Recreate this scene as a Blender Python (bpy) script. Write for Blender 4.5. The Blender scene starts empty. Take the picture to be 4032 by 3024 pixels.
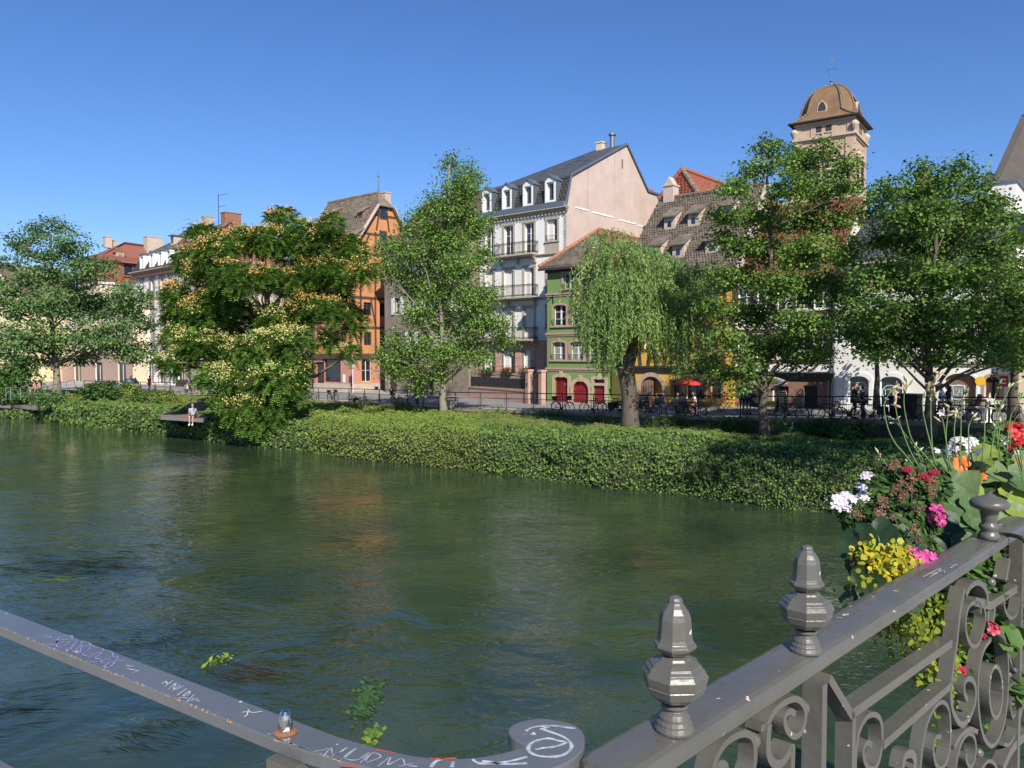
import bpy, math, random
import numpy as np
from mathutils import Vector, Matrix
random.seed(7); rng = np.random.default_rng(11)
S = bpy.context.scene; COL = S.collection; PI = math.pi
# ---------------------------------------------------------------- camera, sky, sun, exposure
CAMZ = 5.4; F = 3040.0; TH = math.atan(112/3040)
cam = bpy.data.cameras.new('camera'); co = bpy.data.objects.new('camera', cam); COL.objects.link(co)
co.location = (0, 0, CAMZ); co.rotation_euler = (PI/2-TH, 0, 0)
cam.sensor_width = 36; cam.lens = 36*F/4032; cam.clip_start = .05; cam.clip_end = 4000
S.camera = co
SUN = Vector((.27, -.963, 0)).normalized(); EL = math.radians(37)
SUNV = Vector((SUN.x*math.cos(EL), SUN.y*math.cos(EL), math.sin(EL)))
W = bpy.data.worlds.new('World'); S.world = W; W.use_nodes = True
nt = W.node_tree; sky = nt.nodes.new('ShaderNodeTexSky'); sky.sky_type = 'NISHITA'; sky.sun_disc = False
sky.sun_elevation = EL; sky.sun_rotation = math.atan2(SUN.x, SUN.y)
sky.air_density = 1.0; sky.dust_density = .1; sky.ozone_density = 4.5
hs = nt.nodes.new('ShaderNodeHueSaturation'); hs.inputs['Saturation'].default_value = 1.12; tn = nt.nodes.new('ShaderNodeMix'); tn.data_type = 'RGBA'; tn.blend_type = 'MULTIPLY'; tn.inputs[0].default_value = 1; tn.inputs[7].default_value = (.53, .56, .69, 1)
nt.links.new(sky.outputs[0], hs.inputs['Color']); nt.links.new(hs.outputs[0], tn.inputs[6]); nt.links.new(tn.outputs[2], nt.nodes['Background'].inputs[0]); nt.nodes['Background'].inputs[1].default_value = .15
sl = bpy.data.lights.new('sun', 'SUN'); so = bpy.data.objects.new('sun', sl); COL.objects.link(so)
sl.energy = 4.9; sl.angle = math.radians(.5); sl.color = (1, .93, .82)
so.rotation_euler = SUNV.to_track_quat('Z', 'Y').to_euler(); so.location = (10, -20, 60)
S.view_settings.view_transform = 'Standard'; S.view_settings.look = 'None'
S.view_settings.exposure = .46; S.view_settings.gamma = 1; S.view_settings.use_curve_mapping = False
S.render.engine = 'CYCLES'; S.cycles.max_bounces = 6; S.cycles.transparent_max_bounces = 6
S.cycles.sample_clamp_indirect = 4

# ---------------------------------------------------------------- helpers
def ray(px, py):
    cx = (px-2016)/F; cz = -(py-1512)/F; c, s = math.cos(TH), math.sin(TH)
    return Vector((cx, c+s*cz, -s+c*cz))
def at(px, py, Y):                       # survey point: direction of sight at distance Y
    r = ray(px, py); return Vector((0, 0, CAMZ)) + r*(Y/r.y)
def atz(px, py, z):
    r = ray(px, py); return Vector((0, 0, CAMZ)) + r*((z-CAMZ)/r.z)
def nm(v):
    v = np.asarray(v, float); return v/np.maximum(np.linalg.norm(v, axis=-1, keepdims=True), 1e-9)

def mat(name, c, c2=None, sc=3.0, rough=.8, bump=0.0, bsc=None, metal=0.0, spec=.5, stretch=None, dirt=0.0, coat=0.0):
    m = bpy.data.materials.new(name); m.use_nodes = True; t = m.node_tree; b = t.nodes['Principled BSDF']
    b.inputs['Roughness'].default_value = rough; b.inputs['Metallic'].default_value = metal
    b.inputs['Specular IOR Level'].default_value = spec; b.inputs['Coat Weight'].default_value = coat
    b.inputs['Base Color'].default_value = (*c, 1)
    tc = t.nodes.new('ShaderNodeTexCoord'); src = tc.outputs['Object']
    if stretch:
        mp = t.nodes.new('ShaderNodeMapping'); mp.inputs['Scale'].default_value = stretch
        t.links.new(src, mp.inputs[0]); src = mp.outputs[0]
    if c2:
        n = t.nodes.new('ShaderNodeTexNoise'); n.inputs['Scale'].default_value = sc; n.inputs['Detail'].default_value = 8
        n.inputs['Roughness'].default_value = .65
        r = t.nodes.new('ShaderNodeValToRGB'); r.color_ramp.elements[0].position = .32; r.color_ramp.elements[1].position = .68
        r.color_ramp.elements[0].color = (*c, 1); r.color_ramp.elements[1].color = (*c2, 1)
        t.links.new(src, n.inputs[0]); t.links.new(n.outputs[0], r.inputs[0]); out = r.outputs[0]
        if dirt:
            n2 = t.nodes.new('ShaderNodeTexNoise'); n2.inputs['Scale'].default_value = .55; n2.inputs['Detail'].default_value = 10
            n2.inputs['Roughness'].default_value = .75
            r2 = t.nodes.new('ShaderNodeValToRGB'); r2.color_ramp.elements[0].position = .3; r2.color_ramp.elements[1].position = .6
            k = 1-dirt; r2.color_ramp.elements[0].color = (k, k*.97, k*.92, 1); r2.color_ramp.elements[1].color = (1, 1, 1, 1)
            mx = t.nodes.new('ShaderNodeMix'); mx.data_type = 'RGBA'; mx.blend_type = 'MULTIPLY'; mx.inputs[0].default_value = 1
            t.links.new(src, n2.inputs[0]); t.links.new(n2.outputs[0], r2.inputs[0])
            t.links.new(out, mx.inputs[6]); t.links.new(r2.outputs[0], mx.inputs[7]); out = mx.outputs[2]
        t.links.new(out, b.inputs['Base Color'])
    if bump:
        n = t.nodes.new('ShaderNodeTexNoise'); n.inputs['Scale'].default_value = bsc or sc*4; n.inputs['Detail'].default_value = 6
        bp = t.nodes.new('ShaderNodeBump'); bp.inputs['Strength'].default_value = bump; bp.inputs['Distance'].default_value = .02
        t.links.new(src, n.inputs[0]); t.links.new(n.outputs[0], bp.inputs['Height']); t.links.new(bp.outputs[0], b.inputs['Normal'])
    return m

def leafmat(name, dark, light, trans=.35, rough=.45, third=None):
    m = bpy.data.materials.new(name); m.use_nodes = True; t = m.node_tree; b = t.nodes['Principled BSDF']
    a = t.nodes.new('ShaderNodeAttribute'); a.attribute_name = 'tint'
    r = t.nodes.new('ShaderNodeValToRGB'); e = r.color_ramp.elements
    e[0].position = 0; e[0].color = (*dark, 1); e[1].position = .85 if third else 1; e[1].color = (*light, 1)
    if third: x = e.new(1.0); x.color = (*third, 1)
    t.links.new(a.outputs['Fac'], r.inputs[0]); t.links.new(r.outputs[0], b.inputs['Base Color'])
    b.inputs['Roughness'].default_value = rough; b.inputs['Specular IOR Level'].default_value = .15
    tr = t.nodes.new('ShaderNodeBsdfTranslucent'); t.links.new(r.outputs[0], tr.inputs[0])
    mx = t.nodes.new('ShaderNodeMixShader'); mx.inputs[0].default_value = trans
    t.links.new(b.outputs[0], mx.inputs[1]); t.links.new(tr.outputs[0], mx.inputs[2])
    t.links.new(mx.outputs[0], t.nodes['Material Output'].inputs[0])
    return m

class MB:
    def __init__(s): s.v = []; s.f = []
    def add(s, vs, fs):
        n = len(s.v); s.v += [tuple(v) for v in vs]; s.f += [tuple(i+n for i in f) for f in fs]; return s
    def box(s, x0, x1, y0, y1, z0, z1):
        return s.add([(x, y, z) for z in (z0, z1) for y in (y0, y1) for x in (x0, x1)],
            [(0, 2, 3, 1), (4, 5, 7, 6), (0, 1, 5, 4), (2, 6, 7, 3), (0, 4, 6, 2), (1, 3, 7, 5)])
    def quad(s, a, b, c, d): return s.add([a, b, c, d], [(0, 1, 2, 3)])
    def poly(s, pts): return s.add(pts, [tuple(range(len(pts)))])
    def prism(s, pts, off):              # closed outline extruded by a vector
        n = len(pts); off = Vector(off); q = [Vector(p) for p in pts]
        s.add([*q, *[p+off for p in q]], [tuple(range(n)), tuple(range(2*n-1, n-1, -1))] + [(i, (i+1) % n, (i+1) % n+n, i+n) for i in range(n)][::1])
        return s
    def ring(s, outer, inner, off):      # flat ring between two open outlines of equal length, given depth
        n = len(outer); off = Vector(off); o = [Vector(p) for p in outer]; i_ = [Vector(p) for p in inner]
        vs = o+i_+[p+off for p in o]+[p+off for p in i_]
        fs = []
        for k in range(n-1):
            fs += [(k, k+1, n+k+1, n+k), (2*n+k, 3*n+k, 3*n+k+1, 2*n+k+1), (k, 2*n+k, 2*n+k+1, k+1), (n+k, n+k+1, 3*n+k+1, 3*n+k)]
        fs += [(0, n, 3*n, 2*n), (n-1, 3*n-1, 4*n-1, 2*n-1)]
        return s.add(vs, fs)
    def bar(s, A, B, w, d, up=(0, 0, 1)): # rectangular bar
        A, B = Vector(A), Vector(B); t = (B-A).normalized(); n = t.cross(Vector(up))
        if n.length < 1e-4: n = t.cross(Vector((0, 1, 0)))
        n.normalize(); u = n.cross(t)
        c = [(-1, -1), (1, -1), (1, 1), (-1, 1)]
        vs = [P+n*(a*w/2)+u*(b*d/2) for P in (A, B) for a, b in c]
        return s.add(vs, [(3, 2, 1, 0), (4, 5, 6, 7)]+[(i, (i+1) % 4, (i+1) % 4+4, i+4) for i in range(4)])
    def tube(s, pts, r, n=6, cap=True):
        pts = [Vector(p) for p in pts]; m = len(pts)
        rs = r if isinstance(r, (list, tuple)) else [r]*m
        vs = []; ref = Vector((.3, .2, 1)).normalized()
        for i, p in enumerate(pts):
            t = (pts[min(i+1, m-1)]-pts[max(i-1, 0)])
            t = t.normalized() if t.length > 1e-9 else Vector((0, 0, 1))
            a = t.cross(ref)
            if a.length < .2: a = t.cross(Vector((1, 0, .1)))
            a.normalize(); b = t.cross(a)
            vs += [p+(a*math.cos(2*PI*k/n)+b*math.sin(2*PI*k/n))*rs[i] for k in range(n)]
        fs = [(i*n+k, i*n+(k+1) % n, (i+1)*n+(k+1) % n, (i+1)*n+k) for i in range(m-1) for k in range(n)]
        if cap: fs += [tuple(range(n-1, -1, -1)), tuple((m-1)*n+k for k in range(n))]
        return s.add(vs, fs)
    def strap(s, pts, tin, wperp, nrm):  # flat bar following a path lying in a plane with normal nrm
        pts = [Vector(p) for p in pts]; N = Vector(nrm).normalized(); m = len(pts); vs = []
        for i, p in enumerate(pts):
            t = (pts[min(i+1, m-1)]-pts[max(i-1, 0)]).normalized(); q = t.cross(N).normalized()
            for a, b in ((-1, -1), (1, -1), (1, 1), (-1, 1)): vs.append(p+q*(a*tin/2)+N*(b*wperp/2))
        fs = [(i*4+k, i*4+(k+1) % 4, (i+1)*4+(k+1) % 4, (i+1)*4+k) for i in range(m-1) for k in range(4)]
        fs += [(3, 2, 1, 0), tuple((m-1)*4+k for k in range(4))]
        return s.add(vs, fs)
    def lathe(s, prof, n=16, c=(0, 0, 0), ph=0.0, sx=1, sy=1):
        c = Vector(c); m = len(prof)
        vs = [c+Vector((r*math.cos(ph+2*PI*k/n)*sx, r*math.sin(ph+2*PI*k/n)*sy, z)) for r, z in prof for k in range(n)]
        fs = [(i*n+k, i*n+(k+1) % n, (i+1)*n+(k+1) % n, (i+1)*n+k) for i in range(m-1) for k in range(n)]
        fs += [tuple(range(n-1, -1, -1)), tuple((m-1)*n+k for k in range(n))]
        return s.add(vs, fs)
    def ball(s, c, r, n=10, k=6, sx=1, sy=1, sz=1):
        return s.lathe([(r*math.sin(PI*(i+.02)/(k+.04)), -r*sz*math.cos(PI*(i+.02)/(k+.04))) for i in range(k+1)], n, c, 0, sx, sy)
    def mesh(s, name, smooth=False):
        me = bpy.data.meshes.new(name); me.from_pydata(s.v, [], s.f); me.update()
        if smooth: me.polygons.foreach_set('use_smooth', [True]*len(me.polygons))
        return me
    def build(s, name, m, parent=None, loc=None, smooth=False, **kw):
        return obj(name, s.mesh(name, smooth), m, parent, loc, **kw)

def obj(name, me, m, parent=None, loc=None, **kw):
    if m is not None and len(me.materials) == 0: me.materials.append(m)
    o = bpy.data.objects.new(name, me); COL.objects.link(o); o.parent = parent
    if loc is not None: o.location = loc
    for k, v in kw.items(): o[k] = v
    return o
def thing(name, label, cat, loc=(0, 0, 0), rz=0.0, group=None):
    o = bpy.data.objects.new(name, None); COL.objects.link(o); o.location = loc; o.rotation_euler = (0, 0, rz)
    o['label'] = label; o['category'] = cat; o.empty_display_size = .2
    if group: o['group'] = group
    return o
def tag(o, label, cat, group=None):
    o['label'] = label; o['category'] = cat
    if group: o['group'] = group
    return o
def copy_tree(o, parent=None):
    c = o.copy(); COL.objects.link(c); c.parent = parent
    for ch in list(o.children): copy_tree(ch, c)
    return c

def npmesh(name, V, Fc, tint=None, smooth=False):
    me = bpy.data.meshes.new(name); V = np.asarray(V, np.float32); Fc = np.asarray(Fc, np.int32)
    me.vertices.add(len(V)); me.vertices.foreach_set('co', V.ravel())
    k = Fc.shape[1]; me.loops.add(Fc.size); me.loops.foreach_set('vertex_index', Fc.ravel())
    me.polygons.add(len(Fc)); me.polygons.foreach_set('loop_start', np.arange(0, Fc.size, k, dtype=np.int32))
    if smooth: me.polygons.foreach_set('use_smooth', np.ones(len(Fc), bool))
    me.update(calc_edges=True)
    if tint is not None:
        a = me.attributes.new('tint', 'FLOAT', 'POINT'); a.data.foreach_set('value', np.asarray(tint, np.float32))
    return me
def leaves(C, N, size, asp=.7, tint=None, fold=.25, dirv=None, shape=4):
    n = len(C); C = np.asarray(C, float); N = nm(N); size = np.broadcast_to(size, (n,))[:, None]
    a = dirv if dirv is not None else rng.normal(size=(n, 3))
    a = nm(a-N*np.sum(a*N, 1, keepdims=True)); b = np.cross(N, a)
    if shape == 6:                       # round leaf
        P = [(-.5, 0), (-.28, .42), (.15, .46), (.5, 0), (.15, -.46), (-.28, -.42)]
        V = np.stack([C+a*size*x+b*size*y*asp*1.05+N*size*fold*abs(y) for x, y in P], 1); i = np.arange(n)[:, None]*6; k = 6
        Fc = np.concatenate([i+[0, 1, 2], i+[0, 2, 3], i+[0, 3, 4], i+[0, 4, 5]], 0)
    elif shape == 4:
        V = np.stack([C-a*size*.5, C+b*size*asp*.5+N*size*fold*.5-a*size*.08, C+a*size*.5, C-b*size*asp*.5+N*size*fold*.5-a*size*.08], 1)
        i = np.arange(n)[:, None]*4; Fc = np.concatenate([i+[0, 1, 2], i+[0, 2, 3]], 0); k = 4
    else:                                # lobed leaf, two star-like points each side
        P = [(-.5, 0), (-.3, .42), (-.02, .2), (.12, .5), (.22, .16), (.55, 0), (.22, -.16), (.12, -.5), (-.02, -.2), (-.3, -.42)]
        V = np.stack([C+a*size*x+b*size*y*asp*1.3+N*size*fold*abs(y) for x, y in P], 1)
        i = np.arange(n)[:, None]*10; k = 10
        Fc = np.concatenate([i+[0, 1, 2], i+[0, 2, 4], i+[2, 3, 4], i+[0, 4, 5], i+[0, 5, 6], i+[0, 6, 8], i+[6, 7, 8], i+[0, 8, 9]], 0)
    t = np.full(n, .5) if tint is None else np.clip(tint, 0, 1)
    return V.reshape(-1, 3), Fc, np.repeat(t, k)
def merge(parts):
    V, Fc, T = [], [], []; o = 0
    for v, f, t in parts: V.append(v); Fc.append(f+o); T.append(t); o += len(v)
    return np.concatenate(V), np.concatenate(Fc), np.concatenate(T)

# ---------------------------------------------------------------- materials
M = {}
def D(k, *a, **kw): M[k] = mat(k, *a, **kw)
D('white_render', (.79, .79, .77), (.72, .72, .70), sc=.8, rough=.9, bump=.15, bsc=60, dirt=.12)
D('grey_white', (.55, .58, .60), (.48, .51, .53), sc=.7, rough=.9, bump=.15, bsc=60, dirt=.15)
D('pink_gable', (.56, .45, .39), (.50, .40, .345), sc=.5, rough=.95, bump=.2, bsc=40, dirt=.16)
D('green_render', (.155, .25, .085), (.18, .28, .10), sc=1.2, rough=.9, bump=.2, bsc=50, dirt=.15)
D('sandstone', (.42, .29, .235), (.34, .23, .19), sc=4, rough=.9, bump=.2, bsc=50)
D('tanstone', (.46, .36, .25), (.36, .27, .19), sc=3, rough=.9, bump=.2, bsc=50)
D('beigestone', (.42, .37, .29), (.36, .32, .25), sc=3, rough=.9, bump=.15)
D('pinkstone', (.50, .32, .26), (.41, .26, .215), sc=2, rough=.9, bump=.2, bsc=40)
D('red_door', (.21, .014, .022), (.17, .012, .018), sc=6, rough=.5, bump=.1, stretch=(8, 8, 1))
D('white_paint', (.78, .79, .78), (.70, .71, .70), sc=9, rough=.5)
D('shutter_white', (.74, .73, .70), (.66, .65, .62), sc=9, rough=.6)
D('grey_shutter', (.30, .28, .26), (.24, .22, .21), sc=9, rough=.7)
D('glass', (.015, .02, .028), (.03, .035, .045), sc=1.2, rough=.06, spec=.8)
D('curtain_glass', (.17, .19, .18), (.28, .29, .27), sc=2.2, rough=.12, spec=.8, stretch=(5, 1, .3))
D('slate', (.05, .052, .058), (.075, .077, .083), sc=5, rough=.65, bump=.25, bsc=25)
D('slate_tile', (.052, .05, .052), (.085, .078, .07), sc=3, rough=.7)
D('zinc', (.16, .19, .22), (.20, .23, .26), sc=3, rough=.45, metal=.5)
D('orange_render', (.60, .27, .115), (.53, .235, .10), sc=1.2, rough=.9, bump=.2, bsc=40, dirt=.1)
D('salmon', (.52, .25, .20), (.46, .22, .175), sc=1, rough=.9, bump=.15, bsc=40, dirt=.1)
D('plinth', (.52, .43, .34), (.42, .35, .28), sc=1.6, rough=.95, bump=.25, bsc=30)
D('timber', (.062, .038, .028), (.10, .062, .045), sc=6, rough=.85, bump=.3, bsc=30)
D('darkwood', (.035, .028, .024), (.06, .046, .038), sc=5, rough=.6, bump=.2)
D('brown_stone', (.20, .105, .075), (.26, .145, .105), sc=2, rough=.8, bump=.2)
D('yellow_render', (.68, .40, .075), (.60, .34, .06), sc=1.2, rough=.9, bump=.15, bsc=40, dirt=.12)
D('yellow_paint', (.78, .58, .16), (.70, .51, .13), sc=1.2, rough=.9, bump=.15, bsc=40)
D('taupe', (.30, .235, .195), (.25, .195, .16), sc=.9, rough=.95, bump=.25, bsc=30, dirt=.25)
D('cream', (.66, .57, .42), (.60, .51, .37), sc=.9, rough=.9, bump=.15, dirt=.1)
D('cream_yellow', (.72, .60, .36), (.66, .55, .33), sc=.9, rough=.9, bump=.15)
D('old_tile', (.27, .225, .165), (.15, .12, .095), sc=1.6, rough=.9, bump=.3, bsc=30, dirt=.3)
D('dark_tile', (.125, .098, .08), (.235, .195, .15), sc=2.2, rough=.9, bump=.3, bsc=30, dirt=.4)
D('brown_tile', (.13, .085, .065), (.17, .115, .09), sc=3, rough=.85, bump=.2)
D('red_tile', (.33, .10, .06), (.24, .075, .05), sc=2.5, rough=.85, bump=.3, bsc=30, dirt=.2)
D('redbrown_tile', (.21, .075, .05), (.26, .095, .06), sc=2, rough=.85, bump=.2)
D('orange_tile', (.40, .15, .075), (.33, .12, .06), sc=3, rough=.85, bump=.2)
D('dome_tile', (.33, .205, .115), (.25, .15, .085), sc=1.4, rough=.85, bump=.3, bsc=25, dirt=.2)
D('tower_stone', (.53, .38, .28), (.46, .33, .24), sc=.6, rough=.9, bump=.2, bsc=12, dirt=.14)
D('cornice_stone', (.52, .43, .32), (.42, .35, .27), sc=1, rough=.9, bump=.2)
D('brick', (.36, .17, .10), (.25, .13, .09), sc=5, rough=.95, bump=.4, bsc=20, dirt=.3)
D('grey_gable', (.115, .10, .092), (.08, .072, .068), sc=.8, rough=.95, bump=.4, bsc=8)
D('copper', (.16, .24, .25), (.10, .15, .17), sc=5, rough=.6, metal=.3)
D('iron', (.018, .018, .02), (.03, .03, .032), sc=20, rough=.45, metal=.3)
D('fence_iron', (.010, .014, .016), (.026, .026, .028), sc=20, rough=.5, metal=.3)
D('galv', (.42, .44, .46), (.34, .36, .38), sc=9, rough=.4, metal=.7)
D('asphalt', (.25, .245, .245), (.31, .30, .295), sc=1.2, rough=.95, bump=.3, bsc=60)
D('pavement', (.36, .33, .30), (.30, .275, .25), sc=1.2, rough=.95, bump=.3, bsc=40)
D('coping', (.26, .225, .13), (.17, .155, .10), sc=2, rough=.95, bump=.3, bsc=20)
D('quaywall', (.14, .10, .075), (.09, .07, .05), sc=1.2, rough=.95, bump=.4, bsc=10)
D('soil', (.022, .026, .010), (.035, .035, .014), sc=2, rough=1, bump=.4)
D('lawn', (.10, .135, .03), (.15, .16, .045), sc=1.2, rough=1, bump=.5, bsc=30)
D('bark', (.13, .105, .08), (.075, .06, .047), sc=5, rough=.95, bump=.7, bsc=14, stretch=(2, 2, .5))
D('palebark', (.26, .235, .18), (.17, .15, .115), sc=4, rough=.95, bump=.5, bsc=12, stretch=(2, 2, .6))
D('deckwood', (.20, .12, .085), (.26, .165, .12), sc=4, rough=.85, bump=.3, stretch=(1, 6, 6))
D('concrete', (.36, .34, .31), (.30, .285, .26), sc=2, rough=.95, bump=.3)
D('black', (.012, .012, .013), (.02, .02, .02), sc=10, rough=.5)
D('rubber', (.01, .01, .01), (.016, .016, .016), sc=10, rough=.8)
D('skin', (.50, .28, .19), (.46, .25, .17), sc=8, rough=.6)
D('darkskin', (.30, .16, .10), (.27, .14, .09), sc=8, rough=.6)
D('hair', (.018, .012, .009), (.03, .02, .014), sc=20, rough=.7)
for k, c in dict(red=(.62, .02, .015), blue=(.06, .13, .42), lblue=(.30, .42, .60), navy=(.02, .03, .07), white=(.75, .75, .75), pale=(.36, .40, .46),
        grey=(.2, .2, .21), pink=(.62, .30, .25), teal=(.12, .25, .30), blk=(.015, .015, .017), jean=(.05, .08, .15)).items():
    D('cloth_'+k, c, tuple(x*.85 for x in c), sc=12, rough=.9, bump=.2)
D('parasol_red', (.72, .045, .03), (.66, .04, .03), sc=3, rough=.7)
D('parasol_yellow', (.80, .66, .06), (.74, .6, .05), sc=3, rough=.7)
D('lightwood', (.55, .32, .14), (.46, .26, .11), sc=6, rough=.6)
D('chalk', (.025, .025, .027), (.04, .04, .042), sc=10, rough=.8)
D('sign_blue', (.02, .05, .35), (.02, .045, .32), sc=5, rough=.4)
D('sign_white', (.8, .8, .8), (.76, .76, .76), sc=5, rough=.4)
D('sign_yellow', (.80, .50, .02), (.76, .47, .02), sc=5, rough=.5)
D('sign_red', (.55, .01, .02), (.5, .01, .02), sc=5, rough=.5)
D('sign_mint', (.55, .72, .66), (.50, .68, .62), sc=5, rough=.5)
D('flower_red', (.62, .03, .02), (.50, .02, .02), sc=8, rough=.6)
# ---------------------------------------------------------------- river, bank, quay
def ip(x, tab): return float(np.interp(x, [a for a, b in tab], [b for a, b in tab]))
WY = [(-900, 1626), (-700, 1630), (0, 1643), (128, 1649), (289, 1672), (434, 1691), (654, 1712), (816, 1735), (1042, 1762), (1155, 1771), (1404, 1807), (1650, 1830), (1900, 1857), (2216, 1896),
      (2397, 1921), (2569, 1934), (2900, 1975), (3131, 2007), (3281, 2017), (3600, 2060), (4032, 2120), (4800, 2240), (5600, 2400)]
WD = [(x, atz(x, y, 0).y) for x, y in WY]
FD = [(-900, 112), (-700, 108), (0, 92), (597, 81), (1270, 69), (1475, 63.5), (1560, 60.5), (1800, 53.5), (2151, 48.5), (2650, 42.5), (3000, 39.7), (3600, 35), (4032, 31), (4800, 27), (5600, 24)]
FZ = [(-900, 1.5), (597, 1.5), (1270, 1.4), (1475, 1.52), (1800, 1.75), (2151, 1.92), (2650, 2.09), (3600, 2.43), (4032, 2.62), (4800, 2.9), (5600, 3.1)]
BD = [(-900, 128), (0, 119), (529, 108), (740, 96), (1200, 86), (1378, 77), (1512, 75.5), (1850, 68.5), (2151, 60), (2401, 55.5), (2885, 48.5), (3275, 45.2), (3800, 40.3), (4032, 38.6), (4800, 34), (5600, 31)]
BZ = [(-900, 1.45), (740, 1.6), (1378, 1.75), (1850, 1.8), (2151, 1.85), (2460, 1.9), (2885, 2.15), (3275, 2.25), (3800, 2.4), (4800, 2.75), (5600, 3.0)]
def P(px, Y, z): return Vector(((px-2016)/F*Y, Y, z))
def nz(x, y, s=1.0):
    x = np.asarray(x)*s; y = np.asarray(y)*s
    return (np.sin(1.3*x+2.1*y+.3)+np.sin(2.7*x-1.7*y+1.1)*.7+np.sin(-1.1*x+3.9*y+2.7)*.6+np.sin(4.3*x+.7*y+4.1)*.5+np.sin(5.9*x-4.7*y)*.35+np.sin(9.1*x+7.3*y+1)*.25)/3.4
def inset(px): return ip(px, [(-900, 1.6), (140, 1.6), (640, 1.6), (1150, 2.0), (1230, 4), (1500, 5), (1800, 4), (2000, 3.2), (2400, 2.8), (5600, 3.0)])
def topz(px): return ip(px, [(-900, .55), (155, .6), (240, 1.5), (1150, 1.5), (1500, 1.5), (2200, 1.8), (2900, 1.98), (5600, 2.05)])
cols = []; px = -900.0
while px < 5600:
    cols.append(px); px += .22/(ip(px, WD)/F)*.72
NC = len(cols); NV, NL = 14, 16; G = np.zeros((NC, NV+NL, 3))
for i, px in enumerate(cols):
    w, f, ins = ip(px, WD), ip(px, FD)-.45, inset(px); tz = topz(px)
    for j in range(NV):
        t = j/(NV-1); s = t**2.3
        G[i, j] = P(px, w+ins*s, -.25+(tz+.25)*(1-(1-t)**2.2))
    for j in range(NL):
        t = (j+1)/NL; G[i, NV+j] = P(px, w+ins+(f-w-ins)*t, tz+(min(ip(px, FZ)-.3, ip(px, [(1000, 1.25), (2000, 1.3), (2900, 1.42), (5600, 1.42)]))-tz)*t)
jj = np.arange(NV+NL)[None, :]; wv = np.clip(1-np.abs(jj-NV*.45)/(NV*.6), 0, 1)
arc = np.linalg.norm(np.diff(G[:, 0, :2], axis=0, prepend=G[:1, 0, :2]), axis=1).cumsum()[:, None]
dsp = nz(arc, G[:, :, 2]*1.5, .9)*.6+nz(arc, G[:, :, 2]*2, 2.3)*.32+nz(arc, G[:, :, 2]*2, .27)*.6
G[:, :, 1] -= dsp*wv; G[:, :, 2] += (jj >= NV-3)*(nz(arc+jj*.5, jj*.8+0*arc, .7)*.34+nz(arc, jj*.3+0*arc, .22)*.22+nz(arc, jj*.9+0*arc, 1.9)*.14+.05)*np.clip((jj-NV+4)/4., 0, 1)
idx = np.arange(NC*(NV+NL)).reshape(NC, -1)
Q = np.stack([idx[:-1, :-1], idx[1:, :-1], idx[1:, 1:], idx[:-1, 1:]], -1).reshape(-1, 4)
def qsub(j0, j1): return np.stack([idx[:-1, j0:j1-1], idx[1:, j0:j1-1], idx[1:, j0+1:j1], idx[:-1, j0+1:j1]], -1).reshape(-1, 4)
obj('river_bank', npmesh('river_bank', G.reshape(-1, 3), qsub(0, NV+1), smooth=True), M['soil'], kind='structure')
obj('bank_lawn', npmesh('bank_lawn', G.reshape(-1, 3), qsub(NV, NV+NL), smooth=True), M['lawn'], kind='structure')

# leaves over bank: ivy wall, slope, lawn
def scatter(quads, dens, size0, jit, up, tfun, asp=.8, dirv=None, lift=.05, fold=.25):
    Gf = G.reshape(-1, 3); A, B, C_, D_ = (Gf[quads[:, k]] for k in range(4))
    nrm = np.cross(B-A, D_-A); area = np.linalg.norm(nrm, axis=1); nrm = nm(nrm); cen = (A+B+C_+D_)/4
    dist = cen[:, 1]; sz = size0*np.clip(dist/29, .8, 2.1)
    pxs = cen[:, 0]/cen[:, 1]*F+2016
    num = area*dens/(sz**2)*((pxs > -250) & (pxs < 4300))
    cnt = rng.poisson(num); k = np.repeat(np.arange(len(quads)), cnt); n = len(k)
    u, v = rng.random((2, n, 1)); p = (A[k]*(1-u)+B[k]*u)*(1-v)+(D_[k]*(1-u)+C_[k]*u)*v
    N = nrm[k]*np.sign(nrm[k][:, 2:3]+1e-3)
    out = np.zeros_like(N); out[:, 1] = -.9; out[:, 0] = -.1; out[:, 2] = up
    Nn = nm(out)+rng.normal(size=(n, 3))*jit
    p = p+nm(out)*(rng.random((n, 1))**1.5)*lift*(1+sz[k][:, None]*3)
    return leaves(p, Nn, sz[k]*rng.uniform(.6, 1.25, n), asp, tfun(p, n), fold, dirv)
M['ivy'] = leafmat('ivy', (.030, .080, .018), (.21, .33, .075), .3, .5, (.33, .36, .12))
M['slopeleaf'] = leafmat('slopeleaf', (.09, .15, .03), (.27, .35, .07), .3, .5, (.26, .27, .08))
M['grass'] = leafmat('grass', (.07, .13, .025), (.25, .31, .07), .3, .6, (.34, .31, .12))
pxg = (G[:-1, 0, 0]/G[:-1, 0, 1]*F+2016)
def colmask(q, a, b):
    p = G.reshape(-1, 3)[q[:, 0]]; x = p[:, 0]/p[:, 1]*F+2016; return (x >= a) & (x < b)
ivy_t = lambda p, n: .42+.28*nz(p[:, 0]+p[:, 1], p[:, 2]*3, 1.1)+rng.normal(size=n)*.2
slo_t = lambda p, n: .5+.3*nz(p[:, 0]+p[:, 1], p[:, 2]*3, .9)+rng.normal(size=n)*.2
qv = qsub(0, NV+2); m1 = colmask(qv, 1215, 1880)
parts = [scatter(qv[~m1], 2.0, .10, .6, .6, ivy_t, .85, lift=.16)]
dr = lambda n: nm(np.array([[-.6, -.5, -.25]])+rng.normal(size=(n, 3))*.4)
V_, F_, T_ = merge(parts); obj('bank_ivy', npmesh('bank_ivy', V_, F_, T_), M['ivy'], kind='stuff', label='dense dark green ivy hanging over the river wall down to the water', category='ivy')
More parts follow.
